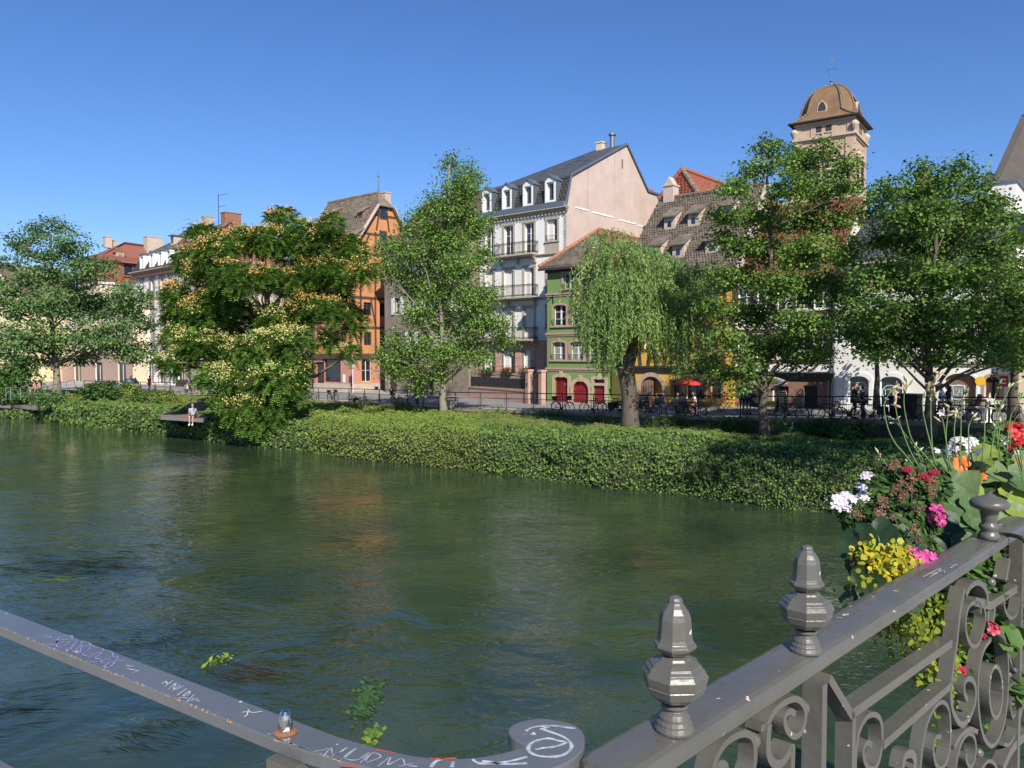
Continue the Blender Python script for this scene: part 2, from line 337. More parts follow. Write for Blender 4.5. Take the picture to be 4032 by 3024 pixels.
V_, F_, T_ = scatter(qv[m1], 3.4, .11, .6, 1.2, slo_t, .4, lift=.3)
obj('slope_shrubbery', npmesh('slope_shrubbery', V_, F_, T_), M['slopeleaf'], kind='stuff', label='bright yellow green spreading shrubs on the sloping bank left of the slim poplar', category='ground cover')
ql = qsub(NV-1, NV+NL)
mq = colmask(ql, 1215, 1900)
V_, F_, T_ = scatter(ql[mq], 2.0, .10, .6, 1.1, slo_t, .35, lift=.2); obj('slope_shrubbery', npmesh('slope_shrubbery', V_, F_, T_), M['slopeleaf'], kind='stuff', label='bright low shrub cover behind the sloping bank, up to the coping', category='ground cover')
V_, F_, T_ = scatter(ql[~mq], 2.0, .09, .7, 1.4, lambda p, n: .55+.45*nz(p[:, 0], p[:, 1], .5)+rng.normal(size=n)*.22, .3, lift=.07)
obj('lawn_grass', npmesh('lawn_grass', V_, F_, T_), M['grass'], kind='stuff', label='rough grass and low weeds on top of the river bank', category='grass')

# quay: coping, retaining wall, road, pavement, land behind
def strip(name, fa, fb, mt, step=60, **kw):
    xs = list(range(-900, 5601, step)); v = []
    for x in xs: v += [fa(x), fb(x)]
    return obj(name, npmesh(name, [tuple(p) for p in v], [(2*i, 2*i+2, 2*i+3, 2*i+1) for i in range(len(xs)-1)]), M[mt], kind='structure', **kw)
fd = lambda x: ip(x, FD); fz = lambda x: ip(x, FZ); bd = lambda x: ip(x, BD); bz = lambda x: ip(x, BZ)
mb = MB(); xs = list(range(-900, 5601, 40))
for a, b in zip(xs, xs[1:]):
    p = [[P(x, fd(x)-.42, z) for z in (1.0, fz(x)-.16)] for x in (a, b)]; mb.quad(p[0][0], p[1][0], p[1][1], p[0][1])
mb.build('retaining_wall', M['quaywall'], kind='structure')
mb = MB()
for a, b in zip(xs, xs[1:]):
    c = lambda x, dy, dz: P(x, fd(x)+dy, fz(x)+dz); a2 = a+.25; b2 = b-.25
    vs = [c(x, dy, dz) for x in (a2, b2) for dy, dz in ((-.48, -.17), (-.48, .0), (.12, .0), (.12, -.25))]
    mb.add(vs, [(0, 1, 2, 3)[::-1], (4, 5, 6, 7), (0, 4, 5, 1), (1, 5, 6, 2), (2, 6, 7, 3)])
mb.build('coping', M['coping'], kind='structure')
mix = lambda x, t, dz=0: P(x, fd(x)*(1-t)+bd(x)*t, (fz(x)-.14)*(1-t)+bz(x)*t+dz)
strip('quay_path', lambda x: P(x, fd(x)+.10, fz(x)-.13), lambda x: mix(x, .3), 'pavement')
strip('road', lambda x: mix(x, .3, -.06), lambda x: mix(x, .74, -.06), 'asphalt')
strip('kerb', lambda x: mix(x, .74, -.06), lambda x: mix(x, .741, .06), 'concrete')
strip('pavement', lambda x: mix(x, .741, .06), lambda x: mix(x, 1.25, .04), 'pavement')
strip('ground', lambda x: P(x, bd(x)+2, bz(x)-.15), lambda x: P(x, 1500, .8), 'soil', 100)
# road line
strip('road_marking', lambda x: mix(x, .52, -.053) if x < 1100 else P(x, fd(x)+3, 1), lambda x: mix(x, .545, -.053) if x < 1100 else P(x, fd(x)+3.02, 1), 'sign_white')

# water
m = bpy.data.materials.new('river_water'); m.use_nodes = True; t = m.node_tree; b = t.nodes['Principled BSDF']; L = t.links.new
b.inputs['Base Color'].default_value = (.018, .034, .014, 1); b.inputs['Roughness'].default_value = .02; b.inputs['IOR'].default_value = 1.5; b.inputs['Specular IOR Level'].default_value = .68
tc = t.nodes.new('ShaderNodeTexCoord')
def noi(sc, sx, sy, rot, det=3, dist=0.0):
    mp = t.nodes.new('ShaderNodeMapping'); mp.inputs['Scale'].default_value = (sx, sy, 1); mp.inputs['Rotation'].default_value = (0, 0, rot)
    n = t.nodes.new('ShaderNodeTexNoise'); n.inputs['Scale'].default_value = sc; n.inputs['Detail'].default_value = det; n.inputs['Distortion'].default_value = dist
    L(tc.outputs['Object'], mp.inputs[0]); L(mp.outputs[0], n.inputs[0]); return n.outputs[0]
def mth(op, a, b_):
    n = t.nodes.new('ShaderNodeMath'); n.operation = op
    for i, q in enumerate((a, b_)):
        if isinstance(q, (int, float)): n.inputs[i].default_value = q
        else: L(q, n.inputs[i])
    return n.outputs[0]
big = noi(.16, 1, 1, 0, 3, .8)                                      # calm and ruffled patches
amp = t.nodes.new('ShaderNodeMapRange'); L(big, amp.inputs[0]); amp.inputs[1].default_value = .38; amp.inputs[2].default_value = .66; amp.inputs[3].default_value = .22; amp.inputs[4].default_value = 1.3
w0 = noi(.45, 1, 1.5, .5, 2, 1.2); w1 = noi(1.5, 1, 1.8, .65, 2, .9); w2 = noi(4.2, 1, 1.7, .75, 2, .7); w3 = noi(11, 1, 1.5, .5, 2, .6)
h = mth('ADD', mth('ADD', mth('MULTIPLY', w0, .060), mth('MULTIPLY', w3, .0022)), mth('MULTIPLY', amp.outputs[0], mth('ADD', mth('MULTIPLY', w1, .048), mth('MULTIPLY', w2, .019))))
bp = t.nodes.new('ShaderNodeBump'); bp.inputs['Strength'].default_value = 1; bp.inputs['Distance'].default_value = 1.0
L(h, bp.inputs['Height']); L(bp.outputs[0], b.inputs['Normal'])
cr = t.nodes.new('ShaderNodeValToRGB'); cr.color_ramp.elements[0].color = (.018, .036, .020, 1); cr.color_ramp.elements[1].color = (.044, .064, .030, 1)
cr.color_ramp.elements[0].position = .35; cr.color_ramp.elements[1].position = .7; L(noi(.35, 1, 1, .3, 5, .5), cr.inputs[0]); L(cr.outputs[0], b.inputs['Base Color'])
MB().quad((-400, -150, 0), (300, -150, 0), (300, 140, 0), (-400, 140, 0)).build('river_water', m, kind='structure')

# fence along the quay
fl = [P(x, fd(x)-.18, fz(x)) for x in range(330, 4700, 12)]
al = np.cumsum([0]+[(fl[i+1]-fl[i]).length for i in range(len(fl)-1)]); X3 = np.array(fl)
def fpt(s): return Vector([float(np.interp(s, al, X3[:, k])) for k in range(3)])
fen = thing('quay_fence', 'long dark metal fence with wire mesh panels along the quay edge', 'fence', fpt(0))
o0 = fpt(0); mp_, wp_ = MB(), MB(); s = 0.0; SP = 2.3; posts = []
pm = MB().box(-.028, .028, -.028, .028, -.02, 1.12).box(-.07, .07, -.07, .07, 0, .05).mesh('post')
rl = [fpt(k*SP)-o0+Vector((0, 0, 1.1)) for k in range(int(al[-1]/SP))]
MB().tube(rl, .03, 6).build('top_rail', M['fence_iron'], fen)
for k in range(len(rl)-1):
    A, B = fpt(k*SP)-o0, fpt((k+1)*SP)-o0; obj('post', pm, M['fence_iron'], fen, A)
    d = (B-A); d1 = d.normalized(); a, b_ = A+d1*.13, B-d1*.13; mb = MB()
    for z0, z1, p, q in ((.14, .14, a, b_), (.74, .74, A, B), (.14, .74, a, a), (.14, .74, b_, b_)):
        mb.bar(p+Vector((0, 0, z0)), q+Vector((0, 0, z1)), .034, .036)
    pf = mb.build('panel_frame', M['fence_iron'], fen); mb = MB()
    for i in range(1, 22): q = a.lerp(b_, i/22); mb.bar(q+Vector((0, 0, .15)), q+Vector((0, 0, .73)), .008, .008)
    for i in range(1, 7): z = Vector((0, 0, .14+.6*i/7)); mb.bar(a+z, b_+z, .008, .008)
    mb.build('wire_mesh', M['fence_iron'], pf)

# ---------------------------------------------------------------- buildings
class Fac:
    def __init__(s, name, label, px, Y, ang, zb, cat='house'):
        s.a = math.radians(ang); s.O = P(px, Y, zb); s.t = Vector((math.cos(s.a), -math.sin(s.a), 0)); s.i = Vector((math.sin(s.a), math.cos(s.a), 0))
        s.r = thing(name, label, cat, s.O, -s.a)
    def uv(s, px, py, off=0.0):
        c = Vector((0, 0, CAMZ)); r = ray(px, py); n = s.i; o = s.O+n*off; k = (o-c).dot(n)/r.dot(n); p = c+r*k-s.O
        return p.dot(s.t), p.z
    def side(s, px, py, u):
        c = Vector((0, 0, CAMZ)); r = ray(px, py); n = s.t; o = s.O+n*u; k = (o-c).dot(n)/r.dot(n); p = c+r*k-s.O
        return p.dot(s.i), p.z
    def u(s, px, py=1400): return s.uv(px, py)[0]
    def v(s, px, py): return s.uv(px, py)[1]
def wallmesh(mb, u0, u1, v0, v1, ops, d=.22, T=lambda u, y, v: (u, y, v)):
    us = sorted({u0, u1, *[q for o in ops for q in o[:2]]}); vs = sorted({v0, v1, *[q for o in ops for q in o[2:4]]})
    for a, b in zip(us, us[1:]):
        for c, e in zip(vs, vs[1:]):
            mu, mv = (a+b)/2, (c+e)/2
            if not any(o[0] < mu < o[1] and o[2] < mv < o[3] for o in ops): mb.quad(T(a, 0, c), T(b, 0, c), T(b, 0, e), T(a, 0, e))
    for o in ops:
        a, b, c, e = o[:4]
        mb.quad(T(a, 0, c), T(a, 0, e), T(a, d, e), T(a, d, c)); mb.quad(T(b, 0, c), T(b, d, c), T(b, d, e), T(b, 0, e))
        mb.quad(T(a, 0, e), T(b, 0, e), T(b, d, e), T(a, d, e)); mb.quad(T(a, 0, c), T(a, d, c), T(b, d, c), T(b, 0, c))
_wc = {}
def window(F_, a, b, c, e, d=.2, cols=2, rows=3, fm='white_paint', gm='glass', sur=None, sw=.14, arch=0.0, sill=None, shut=None, rail=False, name='window', side=None, mull=.09, curtain=False, key=None, keystone=False):
    w, h = round(b-a, 2), round(e-c, 2); K = (w, h, d, cols, rows, fm, gm, sur, sw, arch, sill, shut, rail, name, mull, keystone)
    if K not in _wc:
        L_ = []; mb = MB(); f = .055
        for x0, x1, z0, z1 in ((0, f, 0, h), (w-f, w, 0, h), (f, w-f, 0, f), (f, w-f, h-f, h)): mb.box(x0, x1, d-.06, d-.005, z0, z1)
        for k in range(1, cols): x = w*k/cols; mb.box(x-mull/2, x+mull/2, d-.065, d-.012, f, h-f)
        for k in range(1, rows):
            z = h*k/rows
            for q in range(cols):
                x0 = w*q/cols+(mull/2 if q else f); x1 = w*(q+1)/cols-(mull/2 if q < cols-1 else f); mb.box(x0, x1, d-.055, d-.02, z-.016, z+.016)
        L_.append((name, mb.mesh(name), fm, 0))
        L_.append(('pane', MB().quad((0, d-.03, 0), (w, d-.03, 0), (w, d-.03, h), (0, d-.03, h)).mesh('pane'), gm, 1))
        if sur:
            mb = MB()
            if arch:
                n = 10; inn = [(0, 0, -.0), (0, 0, h-arch*.55)]; out = [(-sw, 0, 0), (-sw, 0, h-arch*.3)]
                for k in range(1, n): t_ = k/n; inn.append((w*t_, 0, h-arch*.55+arch*.55*math.sin(PI*t_))); out.append((-sw+(w+2*sw)*t_, 0, h-arch*.3+(arch*.9)*math.sin(PI*t_)+.02))
                inn += [(w, 0, h-arch*.55), (w, 0, 0)]; out += [(w+sw, 0, h-arch*.3), (w+sw, 0, 0)]
                mb.ring([(x, .06, z) for x, _, z in out], [(x, .06, z) for x, _, z in inn], (0, -.10, 0))
                mb.add([(x, y, z) for y in (.03,) for x, _, z in inn[1:-1]]+[(w, .03, h), (0, .03, h)], [tuple(range(len(inn)-2+2))])
                if keystone: mb.box(w/2-.09, w/2+.09, -.08, .02, h-.03, h+sw+.08)
            else:
                mb.box(-sw, 0, -.05, .03, 0, h); mb.box(w, w+sw, -.05, .03, 0, h); mb.box(-sw-.03, w+sw+.03, -.07, .03, h, h+sw)
            L_.append(('surround', mb.mesh('surround'), sur, 1))
        if sill: L_.append(('sill', MB().box(-sw-.03, w+sw+.03, -.13, .05, -.12, 0).mesh('sill'), sill, 1))
        if shut:
            for s_ in (-1, 1):
                mb = MB()
                if shut == 'in':                                    # folded back inside the reveal, left
                    if s_ > 0: continue
                    mb.box(.03, w*.48, d-.14, d-.10, .03, h-.03); nb = int(h/.5)
                    for k in range(nb*3): mb.box(.06, w*.48-.03, d-.155, d-.14, .06+k*h*.95/(nb*3), .06+k*h*.95/(nb*3)+.03)
                    L_.append(('shutter', mb.mesh('shutter'), 'shutter_white', 1))
                elif shut == 'closed':
                    x0, x1 = (.02, w/2-.01) if s_ < 0 else (w/2+.01, w-.02)
                    mb.box(x0, x1, d-.15, d-.11, .02, h-.02)
                    for k in range(4): xx = x0+(x1-x0)*(k+.5)/4; mb.box(xx-.012, xx+.012, d-.165, d-.15, .05, h-.05)
                    L_.append(('shutter', mb.mesh('shutter'), 'shutter_white', 1))
                else:
                    x0, x1 = (-w/2+.02, 0) if s_ < 0 else (w, w*1.5-.02)
                    mb.box(x0, x1, -.09, -.052, 0, h); nl = 12
                    for k in range(nl): mb.box(x0+.04, x1-.04, -.105, -.09, h*(k+.2)/nl, h*(k+.65)/nl)
                    L_.append(('shutter', mb.mesh('shutter'), shut, 1))
        if rail:
            mb = MB(); z1 = min(.45, h*.3)
            mb.tube([(0, -.07, .06), (w, -.07, .06)], .012, 4).tube([(0, -.07, z1), (w, -.07, z1)], .014, 4)
            for k in range(5):
                x = w*(k+.5)/5; mb.tube([(x+math.cos(q)*w*.085, -.07, (z1+.06)/2+math.sin(q)*(z1-.06)*.45) for q in np.linspace(0, 2*PI, 9)], .009, 4)
            mb.tube([(-.02, -.07, .0), (-.05, -.12, z1*1.15)], .015, 4)
            L_.append(('guard_rail', mb.mesh('guard_rail'), 'iron', 1))
        for q in L_:
            q[1].materials.append(M[q[2]])
        _wc[K] = L_
    root = None
    for nm_, me, mt, lv in _wc[K]:
        o = bpy.data.objects.new(nm_, me); COL.objects.link(o)
        if lv == 0:
            root = o; o.parent = F_.r if side is None else F_.r
            if side is None: o.location = (a, 0, c)
            else: o.location = (side, a, c); o.rotation_euler = (0, 0, PI/2)
        else: o.parent = root
    return root
def slab(F_, name, pts, th, mt, parent=None):
    return MB().prism(pts, (0, 0, -th)).build(name, M[mt], parent or F_.r)
def tiles(name, BL, BR, TR, TL, tw, thh, mt, parent, jit=.012, proud=.045, rnd=True):
    BL, BR, TR, TL = map(lambda p: np.array(p, float), (BL, BR, TR, TL)); n = nm(np.cross(BR-BL, TL-BL)); n = n*np.sign(n[2])
    nv = max(2, int(round(np.linalg.norm(TL-BL)/thh))); V, Fq = [], []
    up = nm(TL-BL)
    for j in range(nv):
        t0, t1 = j/nv, min((j+1.12)/nv, 1); a, b_ = BL+(TL-BL)*t0, BR+(TR-BR)*t0; a1, b1 = BL+(TL-BL)*t1, BR+(TR-BR)*t1
        nu = max(1, int(round(np.linalg.norm(b_-a)/tw))); off = .5*(j % 2)
        k = np.arange(-1 if off else 0, nu)+off; u0 = np.clip(k/nu+.004, 0, 1); u1 = np.clip((k+1)/nu-.004, 0, 1)
        ok = u1-u0 > .2/nu; u0, u1 = u0[ok][:, None], u1[ok][:, None]; q = len(u0)
        pr = proud+rng.normal(size=(q, 1))*jit; sl_ = up*rng.normal(size=(q, 1))*jit*1.2
        lo0, lo1 = a+(b_-a)*u0+sl_, a+(b_-a)*u1+sl_; hi0, hi1 = a1+(b1-a1)*u0, a1+(b1-a1)*u1
        V.append(np.stack([lo0+n*pr, lo1+n*pr, hi1+n*.008, hi0+n*.008, lo0-n*.01, lo1-n*.01], 1))
    V = np.concatenate(V); i = np.arange(len(V))[:, None]*6
    Fq = np.concatenate([i+[0, 1, 2, 3], i+[4, 5, 1, 0], i+[4, 0, 3, 3], i+[1, 5, 2, 2]], 0)
    Fa = np.concatenate([i+[0, 1, 2], i+[0, 2, 3], i+[4, 5, 1], i+[4, 1, 0], i+[4, 0, 3], i+[1, 5, 2]], 0)
    return obj(name, npmesh(name, V.reshape(-1, 3), Fa), M[mt], parent, kind='stuff')
def ridge(name, A, B, r, mt, parent, step=.33):
    A, B = Vector(A), Vector(B); n = max(2, int((B-A).length/step)); mb = MB()
    for k in range(n): p, q = A.lerp(B, k/n), A.lerp(B, (k+1.15)/n); mb.tube([p, q], [r*1.12, r*.88], 7)
    return mb.build(name, M[mt], parent)
def moulding(F_, name, u0, u1, v0, v1, proj, mt, y1=.05, steps=2):
    mb = MB(); h = (v1-v0)/steps
    for k in range(steps): e = proj*(k+1)/steps; mb.box(u0-e*.5, u1+e*.5, -e, y1, v0+h*k, v0+h*(k+1)-.002)
    return mb.build(name, M[mt], F_.r)
def shell(F_, u0, u1, h, dep, mt, front=None, ops=(), d=.22, name='wall'):
    mb = MB(); wallmesh(mb, u0, u1, 0, h, list(ops), d)
    mb.quad((u1, 0, 0), (u1, dep, 0), (u1, dep, h), (u1, 0, h)); mb.quad((u0, dep, 0), (u0, 0, 0), (u0, 0, h), (u0, dep, h)); mb.quad((u1, dep, 0), (u0, dep, 0), (u0, dep, h), (u1, dep, h))
    mb.quad((u0, d+.3, 0), (u1, d+.3, 0), (u1, d+.3, h), (u0, d+.3, h))
    return mb.build(name, M[mt], F_.r)
def chimney(F_, x, y, z0, z1, w=.7, mt='concrete', pots=0, dep=None):
    dep = dep or w; c = MB().box(x-w/2, x+w/2, y-dep/2, y+dep/2, z0, z1).box(x-w/2-.06, x+w/2+.06, y-dep/2-.06, y+dep/2+.06, z1, z1+.12).build('chimney', M[mt], F_.r)
    for k in range(pots): MB().lathe([(.13, z1+.12), (.10, z1+.5)], 8, (x-w/2+w*(k+.5)/pots, y, 0)).build('chimney_pot', M['orange_tile'], c)
def timber(F_, A, B, w=.2, d=.08, mt='timber'):
    return MB().bar(A, B, d, w, (0, 0, 1) if abs(Vector(B).z-Vector(A).z) < .9*(Vector(B)-Vector(A)).length else (0, 1, 0)).build('timber', M[mt], F_.r)
def ftimber(F_, u0, v0, u1, v1, w=.2, y=0.0):     # timber lying on the front plane
    t_ = Vector((u1-u0, 0, v1-v0)).normalized(); n = Vector((-t_.z, 0, t_.x))*(w/2); A, B = Vector((u0, y-.045, v0)), Vector((u1, y-.045, v1))
    return MB().prism([A-n, B-n, B+n, A+n], (0, .06, 0)).build('timber', M['timber'], F_.r)
def stimber(F_, u, y0, v0, y1, v1, w=.2):         # timber on the right-hand gable plane x=u
    t_ = Vector((0, y1-y0, v1-v0)).normalized(); n = Vector((0, -t_.z, t_.y))*(w/2); A, B = Vector((u+.04, y0, v0)), Vector((u+.04, y1, v1))
    return MB().prism([A-n, B-n, B+n, A+n], (-.06, 0, 0)).build('timber', M['timber'], F_.r)
def balcony(F_, u0, u1, v, proj=.85, h=.95):
    sl_ = MB().box(u0, u1, -proj, 0, v-.14, v).box(u0+.06, u1-.06, -proj+.06, 0, v-.22, v-.14).build('balcony', M['beigestone'], F_.r)
    mb = MB(); p = [(u0+.04, 0), (u0+.04, -proj+.05), (u1-.04, -proj+.05), (u1-.04, 0)]
    for z in (.06, .16, h-.14, h): mb.tube([(x, y, v+z) for x, y in p], .024 if z in (.06, h) else .014, 4)
    for (xa, ya), (xb, yb) in zip(p, p[1:]):
        n = max(2, int(math.hypot(xb-xa, yb-ya)/.13))
        for k in range(n+1):
            x, y = xa+(xb-xa)*k/n, ya+(yb-ya)*k/n; mb.tube([(x, y, v+.06), (x, y, v+h)], .015, 4)
            if k < n:
                xm, ym = xa+(xb-xa)*(k+.5)/n, ya+(yb-ya)*(k+.5)/n
                for zc in (.11, h-.07): mb.ball((xm, ym, v+zc), .03, 5, 3)
    mb.build('balcony_railing', M['iron'], sl_)
    for x in np.linspace(u0+.25, u1-.25, 3 if u1-u0 > 3 else 2):
        mb = MB().prism([(x-.09, 0, v-.22), (x-.09, -proj*.75, v-.22), (x-.09, -proj*.7, v-.34), (x-.09, -.28, v-.42), (x-.09, -.2, v-.72), (x-.09, 0, v-.8)], (.18, 0, 0))
        mb.build('bracket', M['beigestone'], sl_)
# ---- tall white house with slate mansard roof
B = Fac('townhouse', 'tall white four storey house with slate mansard roof, balconies and bare pink gable wall', 2228, 61, 40, 1.8, 'house')
U0 = B.u(1888, 830); H = B.v(2228, 812); UR = 0.0
cols4 = [(1912, 1941), (1988, 2018), (2067, 2101), (2155, 2195)]
cu = [(B.u(a, 920), B.u(b, 920)) for a, b in cols4]; cc = [(a+b)/2 for a, b in cu]; ww = 1.0
rows = [(B.v(2060, 1003), B.v(2060, 880), 1), (B.v(2060, 1170), B.v(2060, 1056), 2), (B.v(2060, 1336), B.v(2060, 1212), 3)]
ops = []; spec = []
for r, (v0, v1, _) in enumerate(rows):
    for k, c in enumerate(cc):
        w0 = v0+(.85 if k == 3 else .05); ops.append((c-ww/2, c+ww/2, w0, v1)); spec.append((r, k))
g0, g1 = B.v(2100, 1472), B.v(2100, 1378)
for k, c in enumerate(cc[:3]): ops.append((c-.55, c+.55, g0, g1)); spec.append((3, k))
ops.append((cc[3]-.5, cc[3]+.5, .1, g1)); spec.append((3, 3))
DEP = 16.0
vg = B.v(2100, 1345)
shell(B, U0, UR, H, DEP, 'white_render', ops=ops, d=.3)
mb = MB(); wallmesh(mb, U0-.0, UR+.0, -.2, vg, [o for o, s_ in zip(ops, spec) if s_[0] == 3], .02, T=lambda u, y, v: (u, y-.05, v))
gw = mb.build('ground_floor_wall', M['pinkstone'], B.r)
for k in range(1, 7):                                              # block courses
    y = vg*k/7
    for a, b in [(U0, cc[0]-.75), (cc[0]+.75, cc[1]-.75), (cc[1]+.75, cc[2]-.75), (cc[2]+.75, cc[3]-.7)]:
        MB().box(a+.02, b-.02, -.085, -.05, y+.02, y+vg/7-.02).build('stone_block', M['pinkstone'], gw)
for (r, k), o in zip(spec, ops):
    sh = None
    if r == 0 and k == 3: sh = 'in'
    if r in (1,) : sh = 'in' if k >= 2 else 'closed'
    if r == 2: sh = 'closed'
    if r == 3: sh = 'in'
    if r == 3 and k == 3:
        MB().box(o[0], o[1], .12, .16, o[2], o[3]).build('door', M['darkwood'], B.r); continue
    window(B, o[0], o[1], o[2], o[3], .3, 2, 3, sur='beigestone', sw=.2, shut=sh, rail=(k == 3), sill='beigestone' if (k == 3 or r == 3) else None, mull=.1)
for r, (v0, v1, _) in enumerate(rows):
    moulding(B, 'string_course', U0, UR, v0-.30, v0-.10, .14, 'beigestone')
    if r < 2: MB().box(cc[3]-.7, cc[3]+.7, -.05, .02, v0-.1, v0+.72).build('panel', M['beigestone'], B.r)
    balcony(B, cc[1]-1.0, cc[2]+.95, v0, .8) if r == 0 else balcony(B, cc[0]-.9 if r == 1 else cc[0]-.9, cc[2]+.95, v0, .8)
moulding(B, 'cornice', U0-.05, UR+.05, H-.42, H, .4, 'beigestone', steps=4)
for k in range(26): MB().box(U0+.1+k*(-U0-.2)/25-.05, U0+.1+k*(-U0-.2)/25+.05, -.22, 0, H-.52, H-.42).build('dentil', M['beigestone'], B.r) if k % 1 == 0 else None
# flower boxes on ground floor sills
M['geranium_leaf'] = leafmat('geranium_leaf', (.03, .07, .015), (.10, .19, .04))
for k, c in enumerate(cc[:3]):
    bx = thing('flower_box', ['window box of sparse white flowers, leftmost on the tall white house', 'window box of red and white flowers, middle one on the tall white house', 'window box of red geraniums at the ground floor window nearest the garden gate'][k], 'flower box', B.O+B.t*c-B.i*.22+Vector((0, 0, g0)), -B.a, 'window boxes on the white house')
    MB().box(-.5, .5, -.14, .14, -.05, .16).build('trough', M['darkwood'], bx)
    n = 260; Cc = np.stack([rng.normal(0, .3, n), rng.normal(-.05, .13, n), .3+rng.normal(0, .13, n)], 1)
    V_, F_, T_ = leaves(Cc, rng.normal(size=(n, 3))+[0, -.4, .8], .11, .9, rng.random(n)); obj('foliage', npmesh('foliage', V_, F_, T_), M['geranium_leaf'], bx, kind='stuff')
    n = 60 if k else 25; Cc = np.stack([rng.normal(0, .32, n), rng.normal(-.1, .12, n), .45+rng.normal(0, .1, n)], 1)
    V_, F_, T_ = leaves(Cc, rng.normal(size=(n, 3))+[0, -.8, .3], .09, 1, rng.random(n)); obj('blossoms', npmesh('blossoms', V_, F_, T_), M['flower_red'] if k else M['sign_white'], bx, kind='stuff')
# gable profile on the right side
prof = [B.side(px, py, 0) for px, py in ((2250, 692), (2465, 568), (2548, 752), (2612, 772))]
(by, bv), (ry, rv), (ey, ev), (fy, fv) = prof; by = max(by, .55)
gp = [(0, H), (by, bv), (ry, rv), (ey, ev), (fy, ev-.1), (DEP, ev-.1)]
MB().prism([(UR+.02, y, v) for y, v in gp]+[(UR+.02, DEP, 0), (UR+.02, 0, 0)], (-.3, 0, 0)).build('gable_wall', M['pink_gable'], B.r)
for (ya, yb) in ((1.2, 3.0), (3.6, 6.8), (7.6, 10.4), (10.8, 12.6)):
    MB().box(.0, .06, ya, yb, H+.05-ya*.02, H+.17-ya*.02).build('flashing', M['sign_white'], B.r)
for y, za, zb in ((2.9, H+.2, bv+1.1), (6.9, H+.1, rv-1.4), (10.3, H, rv-3.2)): MB().box(0, .02, y, y+.05, za, zb).build('joint', M['pink_gable'], B.r)
MB().box(0, .03, ry-.75, ry-.5, rv-2.2, rv-1.4).build('vent', M['brown_stone'], B.r)
# mansard, hipped at left
r0 = U0+ (ry-by)*.72
slab(B, 'mansard_roof', [(U0-.1, -.25, H+.02), (UR, -.25, H+.02), (UR, by, bv), (U0+.8, by, bv)], .12, 'slate_tile')
slab(B, 'mansard_side', [(U0-.1, DEP, H), (U0-.1, -.25, H), (U0+.8, by, bv), (U0+.8, DEP, bv)], .12, 'slate_tile')
tiles('mansard_slates', (U0, -.24, H+.1), (UR, -.24, H+.1), (UR, by, bv), (U0+.85, by, bv), .32, .26, 'slate_tile', B.r, .004, .03)
slab(B, 'roof', [(U0+.7, by-.12, bv+.03), (UR+.12, by-.12, bv+.03), (UR+.12, ry, rv+.03), (r0, ry, rv+.03)], .15, 'slate')
slab(B, 'roof_hip', [(U0+.7, ey, bv), (U0+.7, by-.12, bv+.03), (r0, ry, rv+.03)], .15, 'slate')
slab(B, 'rear_roof', [(UR+.12, ey, ev+.03), (U0+.7, ey, ev), (r0, ry, rv+.03), (UR+.12, ry, rv+.03)], .15, 'slate')
MB().box(U0-.15, UR+.03, -.42, -.16, H+.0, H+.36).build('gutter', M['zinc'], B.r)
MB().prism([(UR+.02, by-.2, bv-.05), (UR+.02, ry, rv-.08), (UR+.02, ry, rv+.12), (UR+.02, by-.2, bv+.14)], (.14, 0, 0)).prism([(UR+.02, -.25, H), (UR+.02, by-.2, bv), (UR+.02, by-.05, bv), (UR+.02, -.05, H)], (.12, 0, 0)).prism([(UR+.02, ry, rv-.08), (UR+.02, ey, ev-.05), (UR+.02, ey, ev+.15), (UR+.02, ry, rv+.12)], (.14, 0, 0)).build('verge', M['zinc'], B.r)
MB().box(UR-.5, UR+.15, ey, DEP, ev-.1, ev+.08).build('parapet_cap', M['zinc'], B.r)
for k, (px, y0, y1) in enumerate(((1926, 829, 752), (2005, 815, 735), (2088, 803, 722), (2176, 790, 705))):
    c = B.u(px, 780); z0, z1 = H+.42, H+.42+1.75; w = .52
    dm = MB().box(c-w, c-w+.16, -.34, 1.2, z0, z1).box(c+w-.16, c+w, -.34, 1.2, z0, z1).box(c-w+.16, c+w-.16, -.34, 1.2, z0, z0+.16).prism([(c-w, -.34, z1), (c+w, -.34, z1), (c, -.34, z1+.36)], (0, 1.6, 0)).box(c-w+.16, c+w-.16, -.34, .4, z1-.16, z1).build('dormer', M['white_paint'], B.r)
    wn = window(B, c-w+.16, c+w-.16, z0+.16, z1-.16, .0, 1, 1, key='d'); wn.location.y = .02; wn.parent = dm
    MB().prism([(c-w-.1, -.45, z1-.08), (c, -.45, z1+.34), (c+w+.1, -.45, z1-.08), (c+w+.1, -.45, z1), (c, -.45, z1+.46), (c-w-.1, -.45, z1)], (0, 1.9, 0)).build('dormer_roof', M['zinc'], dm)
    MB().box(c+w+.001, c+w+.03, -.3, 1.0, z0-.1, z1).box(c-w-.03, c-w-.001, -.3, 1.0, z0-.1, z1).box(c-w-.05, c+w+.05, -.40, -.2, z0-.12, z0).build('dormer_cladding', M['zinc'], dm)
def onroof(t, u, dz=0): return (u, by+(ry-by)*t, bv+(rv-bv)*t+dz)
for px, t in ((2055, .3), (2125, .66), (2127, .42), (2198, .45)):
    r_ = None; u = U0+.7+(px-1893)/340*(-U0-.3)*.93
    mb = MB().prism([onroof(t-.07, u-.35, .1), onroof(t-.07, u+.35, .1), onroof(t+.07, u+.35, .1), onroof(t+.07, u-.35, .1)], (0, 0, .06))
    rw = mb.build('roof_window', M['zinc'], B.r)
    MB().prism([onroof(t-.055, u-.28, .17), onroof(t-.055, u+.28, .17), onroof(t+.055, u+.28, .17), onroof(t+.055, u-.28, .17)], (0, 0, .005)).build('pane', M['glass'], rw)
